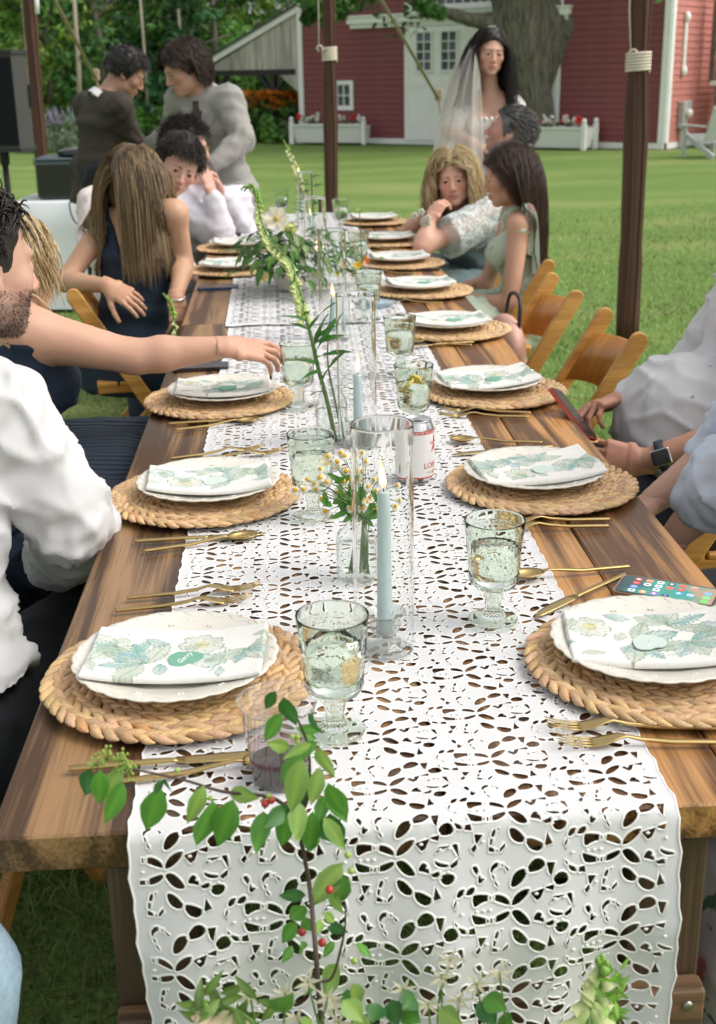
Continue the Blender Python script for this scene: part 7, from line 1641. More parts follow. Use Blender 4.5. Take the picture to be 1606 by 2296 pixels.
def lace_mat():
    m = bpy.data.materials.new('sheer_lace'); m.use_nodes = True; nt = m.node_tree; N = nt.nodes; L = nt.links; N.clear(); o = N.new('ShaderNodeOutputMaterial'); t = N.new('ShaderNodeBsdfTransparent'); d = N.new('ShaderNodeBsdfDiffuse'); d.inputs[0].default_value = (.62, .68, .67, 1); mx = N.new('ShaderNodeMixShader')
    tc = N.new('ShaderNodeTexCoord'); n1 = N.new('ShaderNodeTexNoise'); n1.inputs['Scale'].default_value = 38; n1.inputs['Detail'].default_value = 3; n1.inputs['Distortion'].default_value = 1.5; r = N.new('ShaderNodeValToRGB'); r.color_ramp.elements[0].position = .45; r.color_ramp.elements[0].color = (.42,) * 3 + (1,); r.color_ramp.elements[1].position = .6; r.color_ramp.elements[1].color = (.92,) * 3 + (1,)
    L.new(tc.outputs['Object'], n1.inputs[0]); L.new(n1.outputs[0], r.inputs[0]); L.new(r.outputs[0], mx.inputs[0]); L.new(t.outputs[0], mx.inputs[1]); L.new(d.outputs[0], mx.inputs[2]); L.new(mx.outputs[0], o.inputs[0]); return m
M_SHEER = lace_mat()
p.cloth('lace_sleeve', p.torso()[2:6] + [rc(p.SL, lerp(p.SL, p.EL, .72), .075, .092, .05), rc(p.SR, lerp(p.SR, p.ER, .6), .07, .08, .05)], .018, M_SHEER, .012, cut=[below(p.neck - p.up * .02, p.up), below(lerp(p.SL, p.EL, .68), unit(p.EL - p.SL)), below(lerp(p.pel, p.ms, .55), -p.up)], wr=.008, seed=63)
p.hair_cap(BLOND[0], .010, low=-.08, back=.04, seed=17); p.strands(4200, .25, sorted(BLOND), 22, k=14, out=.026, width=.0010, jitter=.3, curl=.016, curlf=3.2, wildness=.03, part=.03)
b = MB(); rs = np.random.default_rng(2)
for i in range(9):
    c = lerp(p.WL, p.EL, .10) + V(-.02, -.025, .01) + rs.normal(0, .020, 3)
    for k in range(5): a = k * 1.256; b.ball(c + .010 * V(math.cos(a), -.3, math.sin(a)), (.008, .005, .008), 6, 4, col=(.74, .74, .64))
    b.ball(c + (0, -.005, 0), .004, 6, 4, col=(.5, .5, .2))
p.add('wrist_corsage', np.concatenate(b.v), b.f, M_GER, np.concatenate(b.c), kind='stuff')

# ---- brunette in floral dress
p = Person('woman with long dark brown hair in sage floral dress, in profile', (.86, 4.02, .50), J(1165, 505, 3.92), J(1150, 478, 4.26), J(1142, 686, 3.84), J(1090, 640, 4.25), J(1060, 672, 3.98), J(1050, 640, 4.2), J(1140, 392, 4.05), (-.94, .02, -.24), hu=(-.2, 0, 1), fem=True, bulk=.92, arm=1.0, legs=sit((.86, 4.02, .50), (-1, 0, 0), (0, 1, 0)), hl=dict(d=(-.85, .35, -.2), bk=(0, -.3, .9), thumb=-1), hr=dict(d=(-.9, -.1, -.3), bk=(0, 0, 1), thumb=1), skin=(.53, .30, .20), hres=.0036)
p.build()
def floral_dress(name, base, blooms, seed):
    m = bpy.data.materials.new(name); m.use_nodes = True; nt = m.node_tree; N = nt.nodes; L = nt.links; b = N['Principled BSDF']; b.inputs['Roughness'].default_value = .75; tc = N.new('ShaderNodeTexCoord'); out = None; prev = (*base, 1)
    for i, (sc, col, th) in enumerate(blooms):
        mp = N.new('ShaderNodeMapping'); mp.inputs['Location'].default_value = (seed + i * 3.1, i * 1.7, seed); L.new(tc.outputs['Object'], mp.inputs[0]); v = N.new('ShaderNodeTexVoronoi'); v.inputs['Scale'].default_value = sc; n = N.new('ShaderNodeTexNoise'); n.inputs['Scale'].default_value = sc * 2.4
        ad = N.new('ShaderNodeMix'); ad.data_type = 'VECTOR'; ad.inputs[0].default_value = .12; L.new(mp.outputs[0], n.inputs[0]); L.new(mp.outputs[0], ad.inputs[4]); L.new(n.outputs['Color'], ad.inputs[5]); L.new(ad.outputs[1], v.inputs[0])
        r = N.new('ShaderNodeValToRGB'); r.color_ramp.elements[0].position = th; r.color_ramp.elements[0].color = (1, 1, 1, 1); r.color_ramp.elements[1].position = th + .05; r.color_ramp.elements[1].color = (0, 0, 0, 1); L.new(v.outputs['Distance'], r.inputs[0])
        mx = N.new('ShaderNodeMix'); mx.data_type = 'RGBA'; L.new(r.outputs[0], mx.inputs[0]); mx.inputs[7].default_value = (*col, 1)
        if out is None: mx.inputs[6].default_value = prev
        else: L.new(out, mx.inputs[6])
        out = mx.outputs[2]
    L.new(out, b.inputs['Base Color']); return m
M_SAGE = floral_dress('sage_floral', (.46, .56, .44), [(11, (.28, .38, .24), .24), (8, (.58, .20, .24), .20), (14, (.70, .50, .48), .14)], 2)
def strapcut(X, Y, Z):
    x, y, z = X - p.ms[0], Y - p.ms[1], Z - p.ms[2]; a = x * p.rt[0] + y * p.rt[1] + z * p.rt[2]; u = x * p.up[0] + y * p.up[1] + z * p.up[2]; band = np.abs(np.abs(a) - .098) - .026; return np.minimum(u + .115 - np.abs(a) * .3, np.maximum(band, u - .09))
p.cloth('dress', p.torso(.03), .009, M_SAGE, .010, cut=strapcut, wr=.006, seed=71)
p.cloth('skirt', [rc(p.pel + (-.02, s_ * .09, 0), p.pel + (-.45, s_ * .12, .02), .125, .11, .09) for s_ in (-1, 1)] + [rc(p.pel + (-.46, s_ * .1, 0), p.pel + (-.48, s_ * .12, -.40), .14, .18, .09) for s_ in (-1, 1)], 0, M_SAGE, .014, wr=.014, seed=72, fold=lambda v: .008 * np.sin(v[:, 1] * 70 + fbm(v * 8, 3) * 3)); p.shoes()
b = MB()
for s_, ln in ((-1, .17), (1, .24)):                     # tied strap ends with a bow
    k = p.SL + p.up * .045 - p.rt * -.02 + (.01, -.02, .01); q = spline([k, k + (.012, -.035, .035), k + (.035 + .01 * s_, -.04, -.02), k + (.05 + .012 * s_, -.035, -ln)], 6); n = len(q); w_ = np.interp(np.linspace(0, 1, n), [0, .3, 1], [.008, .022, .030]); d_ = V(.5, -.1, .2 * s_)
    b.add(np.concatenate([q - d_ * w_[:, None], q + d_ * w_[:, None], q + d_ * w_[:, None] + (0, .004, 0), q - d_ * w_[:, None] + (0, .004, 0)]), [(i, i + 1, n + i + 1, n + i) for i in range(n - 1)] + [(2 * n + i, 2 * n + i + 1, 3 * n + i + 1, 3 * n + i) for i in range(n - 1)])
p.add('strap_bow', np.concatenate(b.v), b.f, M_SAGE)
p.hair_cap(BROWN[3], .012, low=-.07, back=.03, seed=19); p.strands(4600, .44, [BROWN[3], BROWN[3], BROWN[0], BROWN[1]], 23, k=13, out=.016, width=.0009, jitter=.28, grav=1.1, sweep=True)

# ---- man in white with phone on the right
pe = V(.84, 1.70, .52)
p = Person('man in white shirt at the right edge looking at a red phone, watch on wrist', pe, V(1.02, 1.47, 1.06), V(1.02, 1.90, 1.06), V(.93, 1.38, .80), J(1560, 830, 1.90), J(1440, 1034, 1.46), J(1398, 893, 1.72), V(1.05, 1.68, 1.36), (-.9, .05, -.4), hs=1.04, bulk=1.08, legs=sit(pe, (-1, -.02, 0), (0, 1, 0), spread=.13), skin=(.46, .235, .155), hl=dict(d=(-.88, .10, .12), bk=(-.15, -.95, .25), thumb=1, curls=[(.5, .7, .5), (.7, .8, .5), (.8, .8, .5), (.9, .8, .5)], tcurl=.5), hr=dict(d=(-.80, -.30, -.10), bk=(-.1, .25, .95), thumb=-1, curls=[(.35, .5, .4), (.45, .5, .4), (.7, .6, .4), (.8, .6, .4)], tcurl=.4, spread=.10))
p.build(hand_res=.003)
sh = p.torso(.0) + p.armp('L', 0, 1.0, 1.2) + p.armp('R', 0, 1.15, 1.2) + [el(pe + V(-.075, -.02, .20), (.13, .16, .14), None, .06), el(pe + V(-.03, -.03, .13), (.155, .17, .09), None, .05)]
p.cloth('shirt', sh, .014, M_SHIRTW, .009, wr=.018, seed=81, fold=p.sleeve_fold(.010)); p.collar(M_SHIRTW, .04)
for i in range(6):
    c = J(*((1606, 742), (1565, 800), (1528, 868), (1478, 936), (1445, 985), (1630, 690))[i], 1.62); b = MB(); b.ball((0, 0, 0), (.0045, .002, .0045), 10, 6); p.add('button', b.v[0] + c + (-.0, -.085, 0), b.f, M_SHIRTW)
p.cloth('trousers', p.legp(1.2) + [el(p.pel + (-.06, 0, -.03), (.20, .20, .13), None, .06)], .014, M_BLKT, .014, wr=.008); p.shoes()
b = MB(); an = np.linspace(-2.3, 2.3, 30)
for z_, r_ in ((.0, .018),): b.tube([pe + V(-.06, 0, .035) + V(-.205 * math.cos(a), .215 * math.sin(a), -.02 * math.cos(a)) for a in an], r_, 8, flat=.35)
p.add('belt', b.v[0], b.f, M_LEATH); b = MB(); b.box(pe + V(-.19, -.13, .03), (.05, .11, .075), bev=.01); p.add('belt_pouch', b.v[0], b.f, M_LEATH, None, False)
wx = unit(p.WL - p.EL); c = lerp(p.WL, p.EL, .13); wf = frame(np.cross(wx, (0, 0, 1)), wx); b = MB(); b.lathe([(.0335, -.010), (.0350, -.010), (.0350, .010), (.0335, .010)], n=28); q = b.v[0] @ np.stack([wf[:, 0], wf[:, 1], wx], 1).T + c; wt = p.add('watch', q, b.f, mat('navy_strap', (.02, .03, .05), .7))
bk = unit(V(-.15, -.95, .25) - wx * np.dot(V(-.15, -.95, .25), wx)); sd = np.cross(wx, bk); b = MB(); b.box(c + bk * .036, (.034, .038, .010), R=np.stack([sd, wx, bk], 1), bev=.004); link('watch_case', mesh('watch_case', b.v[0] - p.o, b.f, [M_PBLK], False), wt); b = MB(); b.box(c + bk * .0355, (.036, .040, .006), R=np.stack([sd, wx, bk], 1), bev=.002); link('watch_rim', mesh('watch_rim', b.v[0] - p.o, b.f, [M_ALU], False), wt)
p.hair_cap(DARKB[0], .012, seed=21); p.strands(400, .04, DARKB, 24, k=5, short=True, width=.0028)
# his phone
a, b_ = J(1252, 885, 1.62), J(1318, 972, 1.55); c = (a + b_) / 2; t = empty('phone', tuple(c), 'phone in a red case held above the table edge', 'phone'); ux = unit(b_ - a); uz = unit(np.cross(ux, unit(c - CAM_P))); uz = uz * (1 if uz[0] > 0 else -1); uz = unit(uz - .22 * unit(c - CAM_P)); uy = np.cross(uz, ux); Rm = np.stack([ux, uy, uz], 1)
M_REDC = mat('red_phone_case', (.42, .06, .035), .35, coat=.3); b = MB(); b.prism(rrect(.150, .074, .010), -.005, .004, R=Rm); b.build('case', [M_REDC], t); b = MB(); b.prism(rrect(.144, .068, .008), .0041, .0050, R=Rm); b.build('front_glass', [M_PBLK], t)

# ---- man in pale blue at the right edge
pe = V(.86, .90, .50)
p = Person('man in pale blue shirt and grey trousers, cut by the right edge', pe, V(.80, .72, 1.06), V(.82, 1.12, 1.06), J(1630, 1085, .98), V(.74, 1.22, .80), J(1500, 1215, 1.02), V(.55, 1.16, .69), V(.76, .90, 1.30), (-1, .05, -.2), hs=1.02, legs=sit(pe, (-1, 0, 0), (0, 1, 0), spread=.12), skin=(.58, .34, .25), hl=dict(d=(-.75, .35, -.5), bk=(-.3, -.6, .8), thumb=-1), hr=dict(d=(-.8, -.2, -.3), bk=(0, .2, 1), thumb=1))
p.build(); p.cloth('shirt', p.torso() + p.armp('L', 0, 1.12, 1.3) + p.armp('R', 0, 1.2, 1.25) + [rc(lerp(p.SL, p.EL, .6), lerp(p.EL, p.WL, .10), .062, .060, .03)], .014, M_PBLUE, .009, wr=.017, seed=91, fold=p.sleeve_fold(.010)); p.collar(M_PBLUE)
p.cloth('trousers', p.legp(1.22) + [el(p.pel - (.05, 0, .03), (.20, .19, .12), None, .06)], .012, M_GREYT, .012, wr=.009, seed=92, fold=lambda v: .006 * np.sin(v[:, 1] * 60 + v[:, 0] * 30)); p.shoes()
p.hair_cap(BROWN[0], .012, seed=25)

# ---- seated woman nearest right, only her floral skirt in view
pe = V(.90, .24, .50)
p = Person('woman at the near right corner, only her pale floral skirt in view', pe, V(.92, .06, 1.04), V(.92, .42, 1.04), V(.98, -.06, .80), V(.98, .54, .80), V(.80, .05, .62), V(.80, .42, .62), V(.92, .24, 1.28), (-1, 0, -.1), fem=True, legs=sit(pe, (-1, 0, 0), (0, 1, 0)), hl=dict(d=(-.9, .2, -.2), bk=(0, 0, 1), thumb=-1), hr=dict(d=(-.9, -.2, -.2), bk=(0, 0, 1), thumb=1), face=True)
p.build(); M_MAUVE = floral_dress('mauve_floral', (.40, .37, .37), [(16, (.06, .11, .07), .20), (9, (.42, .13, .14), .16), (22, (.15, .20, .13), .16)], 5)
p.cloth('dress', p.torso(.03), .010, M_MAUVE, .014, cut=below(p.ms - p.up * .05, p.up), seed=95)
p.cloth('skirt', [rc(p.pel + (-.02, s_ * .09, 0), p.pel + (-.46, s_ * .12, .0), .125, .11, .09) for s_ in (-1, 1)] + [rc(p.pel + (-.46, s_ * .1, -.02), p.pel + (-.40, s_ * .16, -.42), .13, .17, .09) for s_ in (-1, 1)] + [rc(p.pel + (-.30, 0, -.04), p.pel + (-.25, 0, -.42), .16, .20, .09)], 0, M_MAUVE, .013, wr=.012, seed=96, fold=lambda v: .012 * np.sin(v[:, 1] * 34 + v[:, 0] * 24)); p.shoes(); p.hair_cap(BROWN[0], .012, low=-.07, back=.03)

# ---- pale denim knee at the lower left edge
pe = V(-1.06, -.10, .52)
p = Person('person in pale denim, only a knee in view at the lower left edge', pe, V(-1.10, .10, 1.06), V(-1.10, -.30, 1.06), V(-1.13, .22, .82), V(-1.15, -.42, .82), V(-.94, .12, .66), V(-.96, -.32, .66), V(-1.08, -.10, 1.30), (1, 0, -.1), legs=[(V(-.555, -.03, .60), V(-.60, .02, .07)), (V(-.66, -.26, .56), V(-.68, -.26, .07))], hl=dict(d=(.9, -.2, -.2), bk=(0, 0, 1), thumb=1), hr=dict(d=(.9, .2, -.2), bk=(0, 0, 1), thumb=-1))
p.build(); p.cloth('shirt', p.torso() + p.armp('L', 0, 1.9, 1.2) + p.armp('R', 0, 1.9, 1.2), .016, M_SHIRTW, .016); p.cloth('jeans', p.legp(1.15) + [el(p.pel - (0, 0, .04), (.19, .19, .12), None, .06)], .014, M_DENIM, .014, wr=.007, seed=98); p.shoes(); p.hair_cap(BROWN[0], .012)
chair(-1.05, -.10, 0, 'honey wood folding chair under the pale denim knee')

# ================================================================== things beside the people
# pink bag on the empty chair
M_PKBAG = mat('pale_pink_leather', (.66, .38, .30), .5, bump=.3, bscale=40, bdist=.004)
v, f = implicit([el((0, 0, .12), (.06, .16, .12), None, .03), el((.0, 0, .05), (.07, .15, .055), None, .04)], .010); b_ = empty('handbag', (.62, 3.20, .455), 'soft pale pink bag standing on the empty chair', 'bag', rz=.1); link('bag_body', mesh('bag_body', v, f, [M_PKBAG], True), b_)
b = MB(); b.tube(spline([(.02, -.09, .20), (.03, -.06, .30), (.03, .06, .30), (.02, .09, .20)], 6), .007, 6); b.build('strap', [mat('black_strap', (.02, .02, .02), .5)], b_, True)
# loudspeaker on its stand
M_SPK = mat('black_plastic', (.018, .020, .022), .55, bump=.3, bscale=300); M_GRIL = mat('speaker_grille', (.012, .015, .017), .9, spec=.1, bump=.8, bscale=700, bdist=.001); M_SPKS = mat('speaker_side', (.045, .043, .039), .6)
bp_ = J(8, 330, 7.9); sp = empty('loudspeaker', tuple(bp_), 'black loudspeaker on a stand at the left edge', 'loudspeaker', rz=rad(-14)); Hs = .60
b = MB(); b.prism([(-.20, -.16), (.20, -.16), (.235, -.06), (.14, .20), (-.14, .20), (-.235, -.06)], .0, Hs); b.build('cabinet', [M_SPKS], sp); b = MB(); b.prism([(-.195, -.166), (.195, -.166), (.20, -.161), (-.20, -.161)], .02, Hs - .02); b.build('grille', [M_GRIL], sp)
for z0, z1 in ((Hs, Hs + .025), (-.025, 0)): b = MB(); b.prism([(-.21, -.17), (.21, -.17), (.245, -.06), (.15, .21), (-.15, .21), (-.245, -.06)], z0, z1); b.build('end_cap', [M_SPK], sp)
b = MB(); b.box((.185, .08, .33), (.02, .05, .15), R=frame((.5, .2, 0), (0, 0, 1))); b.build('handle', [M_PBLK], sp)
st = empty('speaker_stand', (bp_[0], bp_[1], 0), 'black tripod stand under the loudspeaker', 'stand'); b = MB(); b.tube([(0, 0, .12), (0, 0, bp_[2] - .026)], .022, 10); b.build('pole', [M_SPK], st, True); b = MB(); b.lathe([(.03, .95), (.035, .97), (.035, 1.05), (.03, 1.07)], n=12); b.build('collar', [M_SPK], st, True)
for k in range(3): a = k * 2.09 + .4; b = MB(); b.tube([(0, 0, .62), (.55 * math.cos(a), .55 * math.sin(a), .02)], .014, 8); b.build('leg', [M_SPK], st, True)
# sound table with cloth, box and cables
c0 = at(140, 610, 0); tc_ = V(-1.47, 7.80, 0); M_CLOTH = mat('white_tablecloth', (.70, .74, .76), .8, bump=.15, bscale=400)
tb = empty('sound_table', tuple(tc_), 'small table draped in white cloth under the black box', 'table'); n = 64; P = []; lev = [(.0, .735), (.97, .735), (1.0, .725), (1.02, .55), (1.05, .3), (1.08, .035)]
for sc_, z in lev:
    for i in range(n):
        a = 2 * math.pi * i / n; x, y = .50 * math.copysign(abs(math.cos(a)) ** .28, math.cos(a)), .34 * math.copysign(abs(math.sin(a)) ** .28, math.sin(a)); w_ = (.735 - z) * .05 * math.sin(a * 13 + 1) + (.735 - z) * .03 * math.sin(a * 7); P.append((x * (sc_ + w_), y * (sc_ + w_), z + (.02 * math.sin(a * 5) if z < .1 else 0)))
link('tablecloth', mesh('tablecloth', P, [(i * n + j, i * n + (j + 1) % n, (i + 1) * n + (j + 1) % n, (i + 1) * n + j) for i in range(5) for j in range(n)], [M_CLOTH], True), tb)
for x in (-.42, .42):
    for y in (-.27, .27): b = MB(); b.tube([(x, y, 0), (x, y, .72)], .018, 8); b.build('leg', [M_ALU], tb, True)
bx = empty('equipment_case', tuple(tc_ + V(.02, -.02, .737)), 'black equipment case on the white draped table', 'case'); b = MB(); b.box((0, 0, .13), (.72, .46, .25), bev=.015); b.build('case_body', [M_PBLK], bx); b = MB(); b.box((0, -.2315, .24), (.735, .012, .02)); b.box((0, 0, .262), (.735, .475, .014), bev=.005); b.build('lid_edge', [mat('steel_edge', (.10, .14, .16), .4, metal=.6)], bx)
v, f = implicit([el((0.03, 0, .29), (.28, .17, .05), None, .03), el((.1, 0, .32), (.12, .12, .045), None, .03)], .02); link('soft_cover', mesh('soft_cover', v, f, [M_PBLK], True), bx)
cb = empty('cable_coil', tuple(tc_ + V(-.02, -.36, .60)), 'coil of black cable hanging over the white tablecloth', 'cable'); b = MB(); h = np.linspace(0, 5 * 2 * math.pi, 120); b.tube(np.stack([.10 + .075 * np.cos(h) + .01 * np.sin(h * .3), -.015 - .004 * np.sin(h * .7), -.09 + .045 * np.sin(h) + .03 * np.cos(h)], 1), .008, 6); b.build('coil', [M_PBLK], cb, True)
for k, pts in enumerate(([(-.08, -.0, .16), (-.09, -.03, .10), (-.06, -.03, .0), (.05, -.02, -.08)], [(-.02, 0, .16), (-.03, -.03, .08), (.0, -.03, -.02), (.08, -.02, -.05)], [(-.50, .1, .2), (-.545, .1, .0), (-.55, .12, -.25), (-.56, .14, -.52)])): b = MB(); b.tube(spline(pts, 8), .006, 6); b.build('cable_run', [M_PBLK], cb, True)

# ================================================================== cut flowers
M_LEAF = leafmat('leaf', trl=.35, rough=.30)
M_STEM = mat('green_stem', (.10, .19, .04), .55, var=.2, vscale=60)
M_TWIG = mat('brown_twig', (.075, .05, .038), .7, var=.25, vscale=60)
M_PETAL = leafmat('petal', trl=.35, rough=.6)
M_VASE = thin_glass('vase_glass', (.96, .98, .97), bump=.25, bscale=40, mul=1.6)
def leaf(mb, a, d, up, L, W, col, fold=.25, droop=.3, n=7, serr=0.0):
    d = unit(d); s = unit(np.cross(d, up)); u = np.cross(s, d); col = np.asarray(col, float); P, C = [], []
    for i in range(n):
        t = i / (n - 1); w = W * .5 * max(math.sin(math.pi * min(t ** .8, 1)), .03) * (1 + serr * (i % 2)); z = -droop * L * t * t
        c = np.asarray(a) + d * L * t + u * z
        for k in (-1, -.5, 0, .5, 1): P.append(c + s * w * k + u * (abs(k) * w * fold + .03 * L * math.sin(5 * t + 2 * k) * abs(k))); C.append(col * ((1.35, 1.25, 1.0) if k == 0 else (1, 1, 1)) * (.88 + .12 * abs(math.sin(t * 20 + k * 2))))
    f = [(i * 5 + k, i * 5 + k + 1, (i + 1) * 5 + k + 1, (i + 1) * 5 + k) for i in range(n - 1) for k in range(4)]
    mb.add(P, f, 0, np.array(C))
def pl(px, py, Y): return aty(px, py, Y)
# ---- leafy twig before the table end
rs = np.random.default_rng(31)
YB = -.07
tw = empty('leafy_branch', (-.10, -.20, 0), 'leafy green branch with red berries rising before the hanging lace', 'branch'); o_ = np.array(tw.location)
def tube_part(name, pts, r0, r1, m, parent, org, n=6, num=8):
    q = spline(pts, num); b = MB(); b.tube(q - org, np.linspace(r0, r1, len(q)), n); return b.build(name, [m], parent, True)
stem_px = [(735, 2420), (717, 2247), (707, 2117), (695, 1992), (680, 1907), (668, 1850), (690, 1790), (695, 1740), (690, 1670), (666, 1610), (636, 1566)]
tube_part('stem', [pl(x, y, YB - .05 * (y > 2000)) for x, y in stem_px], .0034, .0010, M_TWIG, tw, o_)
tube_part('side_stem', [pl(x, y, YB + .01) for x, y in ((672, 1840), (612, 1789), (500, 1774), (415, 1749), (310, 1726), (268, 1716))], .0022, .0008, M_TWIG, tw, o_)
tube_part('side_stem', [pl(x, y, YB - .03) for x, y in ((712, 2200), (745, 2190), (768, 2110), (775, 2060), (770, 2000))], .0018, .0007, M_TWIG, tw, o_)
up_l = [((445, 755), (450, 905), 0), ((405, 750), (378, 872), 2), ((548, 735), (468, 880), 1), ((552, 805), (480, 990), 0), ((715, 830), (660, 1032), 0), ((728, 800), (690, 862), 2), ((738, 795), (765, 865), 2), ((915, 820), (850, 990), 1), ((950, 890), (888, 1085), 0), ((1045, 885), (978, 1098), 0), ((1030, 850), (1150, 880), 1), ((1185, 940), (1150, 1120), 0), ((1290, 915), (1190, 1010), 2), ((1290, 950), (1262, 1098), 0), ((1235, 400), (1190, 480), 2), ((1270, 430), (1322, 555), 2), ((1262, 500), (1185, 625), 0), ((1385, 500), (1432, 590), 2), ((1325, 565), (1420, 615), 0), ((1300, 655), (1205, 635), 1), ((1395, 635), (1275, 700), 1), ((1310, 700), (1262, 805), 0), ((1355, 715), (1330, 955), 2), ((1430, 655), (1492, 790), 1), ((1435, 740), (1400, 905), 1), ((1470, 815), (1535, 955), 0), ((1475, 950), (1525, 1088), 2), ((1420, 945), (1482, 1065), 1), ((1400, 940), (1385, 1115), 0), ((1330, 900), (1345, 1070), 1), ((1450, 870), (1430, 990), 0), ((1410, 1030), (1395, 1115), 2)]
lo_l = [((1535, 335), (1395, 525), 1), ((1545, 395), (1510, 525), 0), ((1372, 478), (1258, 482), 2), ((1372, 528), (1296, 592), 0), ((1328, 600), (1268, 690), 0), ((1360, 580), (1395, 640), 0), ((1470, 618), (1555, 645), 2), ((1500, 688), (1448, 755), 0), ((1312, 705), (1270, 780), 0), ((1350, 690), (1370, 755), 0), ((1515, 785), (1445, 938), 1), ((1420, 858), (1365, 925), 2), ((1315, 945), (1228, 1000), 0), ((1480, 460), (1530, 560), 1), ((1580, 880), (1600, 1010), 1), ((1560, 900), (1545, 1000), 2), ((1450, 560), (1500, 600), 1), ((1600, 690), (1660, 760), 0), ((1440, 590), (1425, 650), 1)]
cols = [V(.10, .29, .045), V(.25, .42, .10), V(.045, .17, .035)]
lm = 0
for lst, fx in ((up_l, lambda q: (q[0] * .5, 1349 + q[1] * .5)), (lo_l, lambda q: (q[0] * .5, 1766.6 + q[1] * .5))):
    for a, b_, k in lst + ([((a_[0] + rs.uniform(-30, 30), a_[1] + rs.uniform(-25, 35)), (b2[0] + rs.uniform(-50, 50), b2[1] + rs.uniform(-40, 30)), int(rs.integers(3))) for a_, b2, _ in lst if 1300 < a_[0] < 1480 and rs.random() < .6] if lst is up_l else []):
        yy = YB + rs.uniform(-.03, .02); A, B = pl(*fx(a), yy), pl(*fx(b_), yy + rs.uniform(-.025, .012)); d = B - A; L = np.linalg.norm(d); mb = MB(); 
        nrm = unit(CAM_P - A + rs.normal(0, .45, 3)); leaf(mb, A, d, nrm, L * 1.06, L * rs.uniform(.44, .56), cols[k] * rs.uniform(.85, 1.2), .22, rs.uniform(.02, .16), 8, .06); mb.build('leaf', [M_LEAF], tw, True, True, off=o_)
M_BERRY = mat('red_berry', (.42, .03, .02), .25, coat=.4); M_GBERRY = mat('green_berry', (.30, .42, .08), .4)
for pts, m, fx, r in (([(1190, 905), (1217, 888)], M_BERRY, 0, .0042), ([(1355, 645), (1445, 692), (1478, 455)], M_BERRY, 1, .0045), ([(1310, 605), (1335, 605), (1330, 622), (1205, 870), (795, 755), (945, 880)], M_GBERRY, 0, .0028), ([(1575, 370), (1590, 775), (1560, 300)], M_GBERRY, 1, .0036)):
    for x, y in pts: b = MB(); q = pl(x * .5, (1349 if not fx else 1766.6) + y * .5, YB - .015); b.ball(q - o_, r, 10, 8); b.build('berry', [m], tw, True)
b = MB()                                               # tiny green bud sprays at the left tip
for c, n in (((430, 715), 16), ((480, 690), 18), ((548, 700), 10), ((575, 750), 16), ((560, 720), 8)):
    for k in range(n):
        x, y = c[0] + rs.normal(0, 20), c[1] + rs.normal(0, 20); q = pl(x * .5, 1349 + y * .5, YB + rs.uniform(-.01, .01)) - o_; b.ball(q, .0016, 5, 4); b.tube([q, pl(c[0] * .5, 1349 + (c[1] + 20) * .5, YB) - o_], .0004, 4)
b.build('bud_spray', [M_GBERRY], tw, True, kind='stuff')
# ---- flowers at the foot of the picture
ur = empty('floor_urn', (-.02, -.27, 0), 'stone urn on the grass before the table holding the branch and white flowers', 'urn'); b = MB(); b.lathe([(.0005, .0), (.11, .0), (.11, .03), (.06, .06), (.07, .10), (.15, .22), (.165, .30), (.155, .31), (.14, .28), (.0005, .27)], n=32); b.build('urn_body', [mat('pale_stone', (.42, .40, .36), .85, var=.15, vscale=14)], ur, True)
fa = empty('floor_flowers', (-.02, -.27, .30), 'white starry flowers and leaves spilling at the bottom of the picture', 'flowers'); of = np.array(fa.location)
for i, (x, y) in enumerate(((640, 2225), (690, 2200), (745, 2250), (760, 2290), (668, 2280), (990, 2190), (1030, 2240), (1070, 2205), (905, 2215), (1010, 2150), (560, 2230), (960, 2250), (1120, 2180), (735, 2235), (1095, 2255))):
    c = pl(x, y, -.17 + rs.uniform(-.02, .03)); mb = MB()
    for k in range(6): a = k * 1.047 + rs.uniform(0, .4); d = V(math.cos(a), -.5 + rs.uniform(-.2, .2), math.sin(a)); leaf(mb, c, d, V(0, -1, .3), .015, .0038, (.66, .64, .50), .3, .4, 5)
    mb.build('star_flower', [M_PETAL], fa, True, True, off=of); tube_part('stem', [c, c + V(rs.uniform(-.02, .02), -.01, -.08), V(c[0] * .6, -.24, c[2] - .25)], .0010, .0016, M_STEM, fa, of, 5)
for i, (a, b_) in enumerate((((612, 2262), (655, 2235)), ((770, 2240), (815, 2290)), ((880, 2240), (890, 2300)), ((905, 2262), (940, 2290)), ((985, 2262), (1035, 2300)), ((1075, 2240), (1112, 2300)), ((1085, 2235), (1135, 2262)), ((830, 2285), (790, 2310)), ((930, 2230), (905, 2260)), ((1120, 2280), (1150, 2310)), ((700, 2290), (680, 2320)), ((850, 2250), (835, 2290)))):
    A, B = pl(*a, -.18), pl(*b_, -.20); mb = MB(); leaf(mb, A, B - A, unit(CAM_P - A + rs.normal(0, .3, 3)), np.linalg.norm(B - A), .022, cols[i % 3] * .9, .2, .1, 7); mb.build('leaf', [M_LEAF], fa, True, True, off=of)
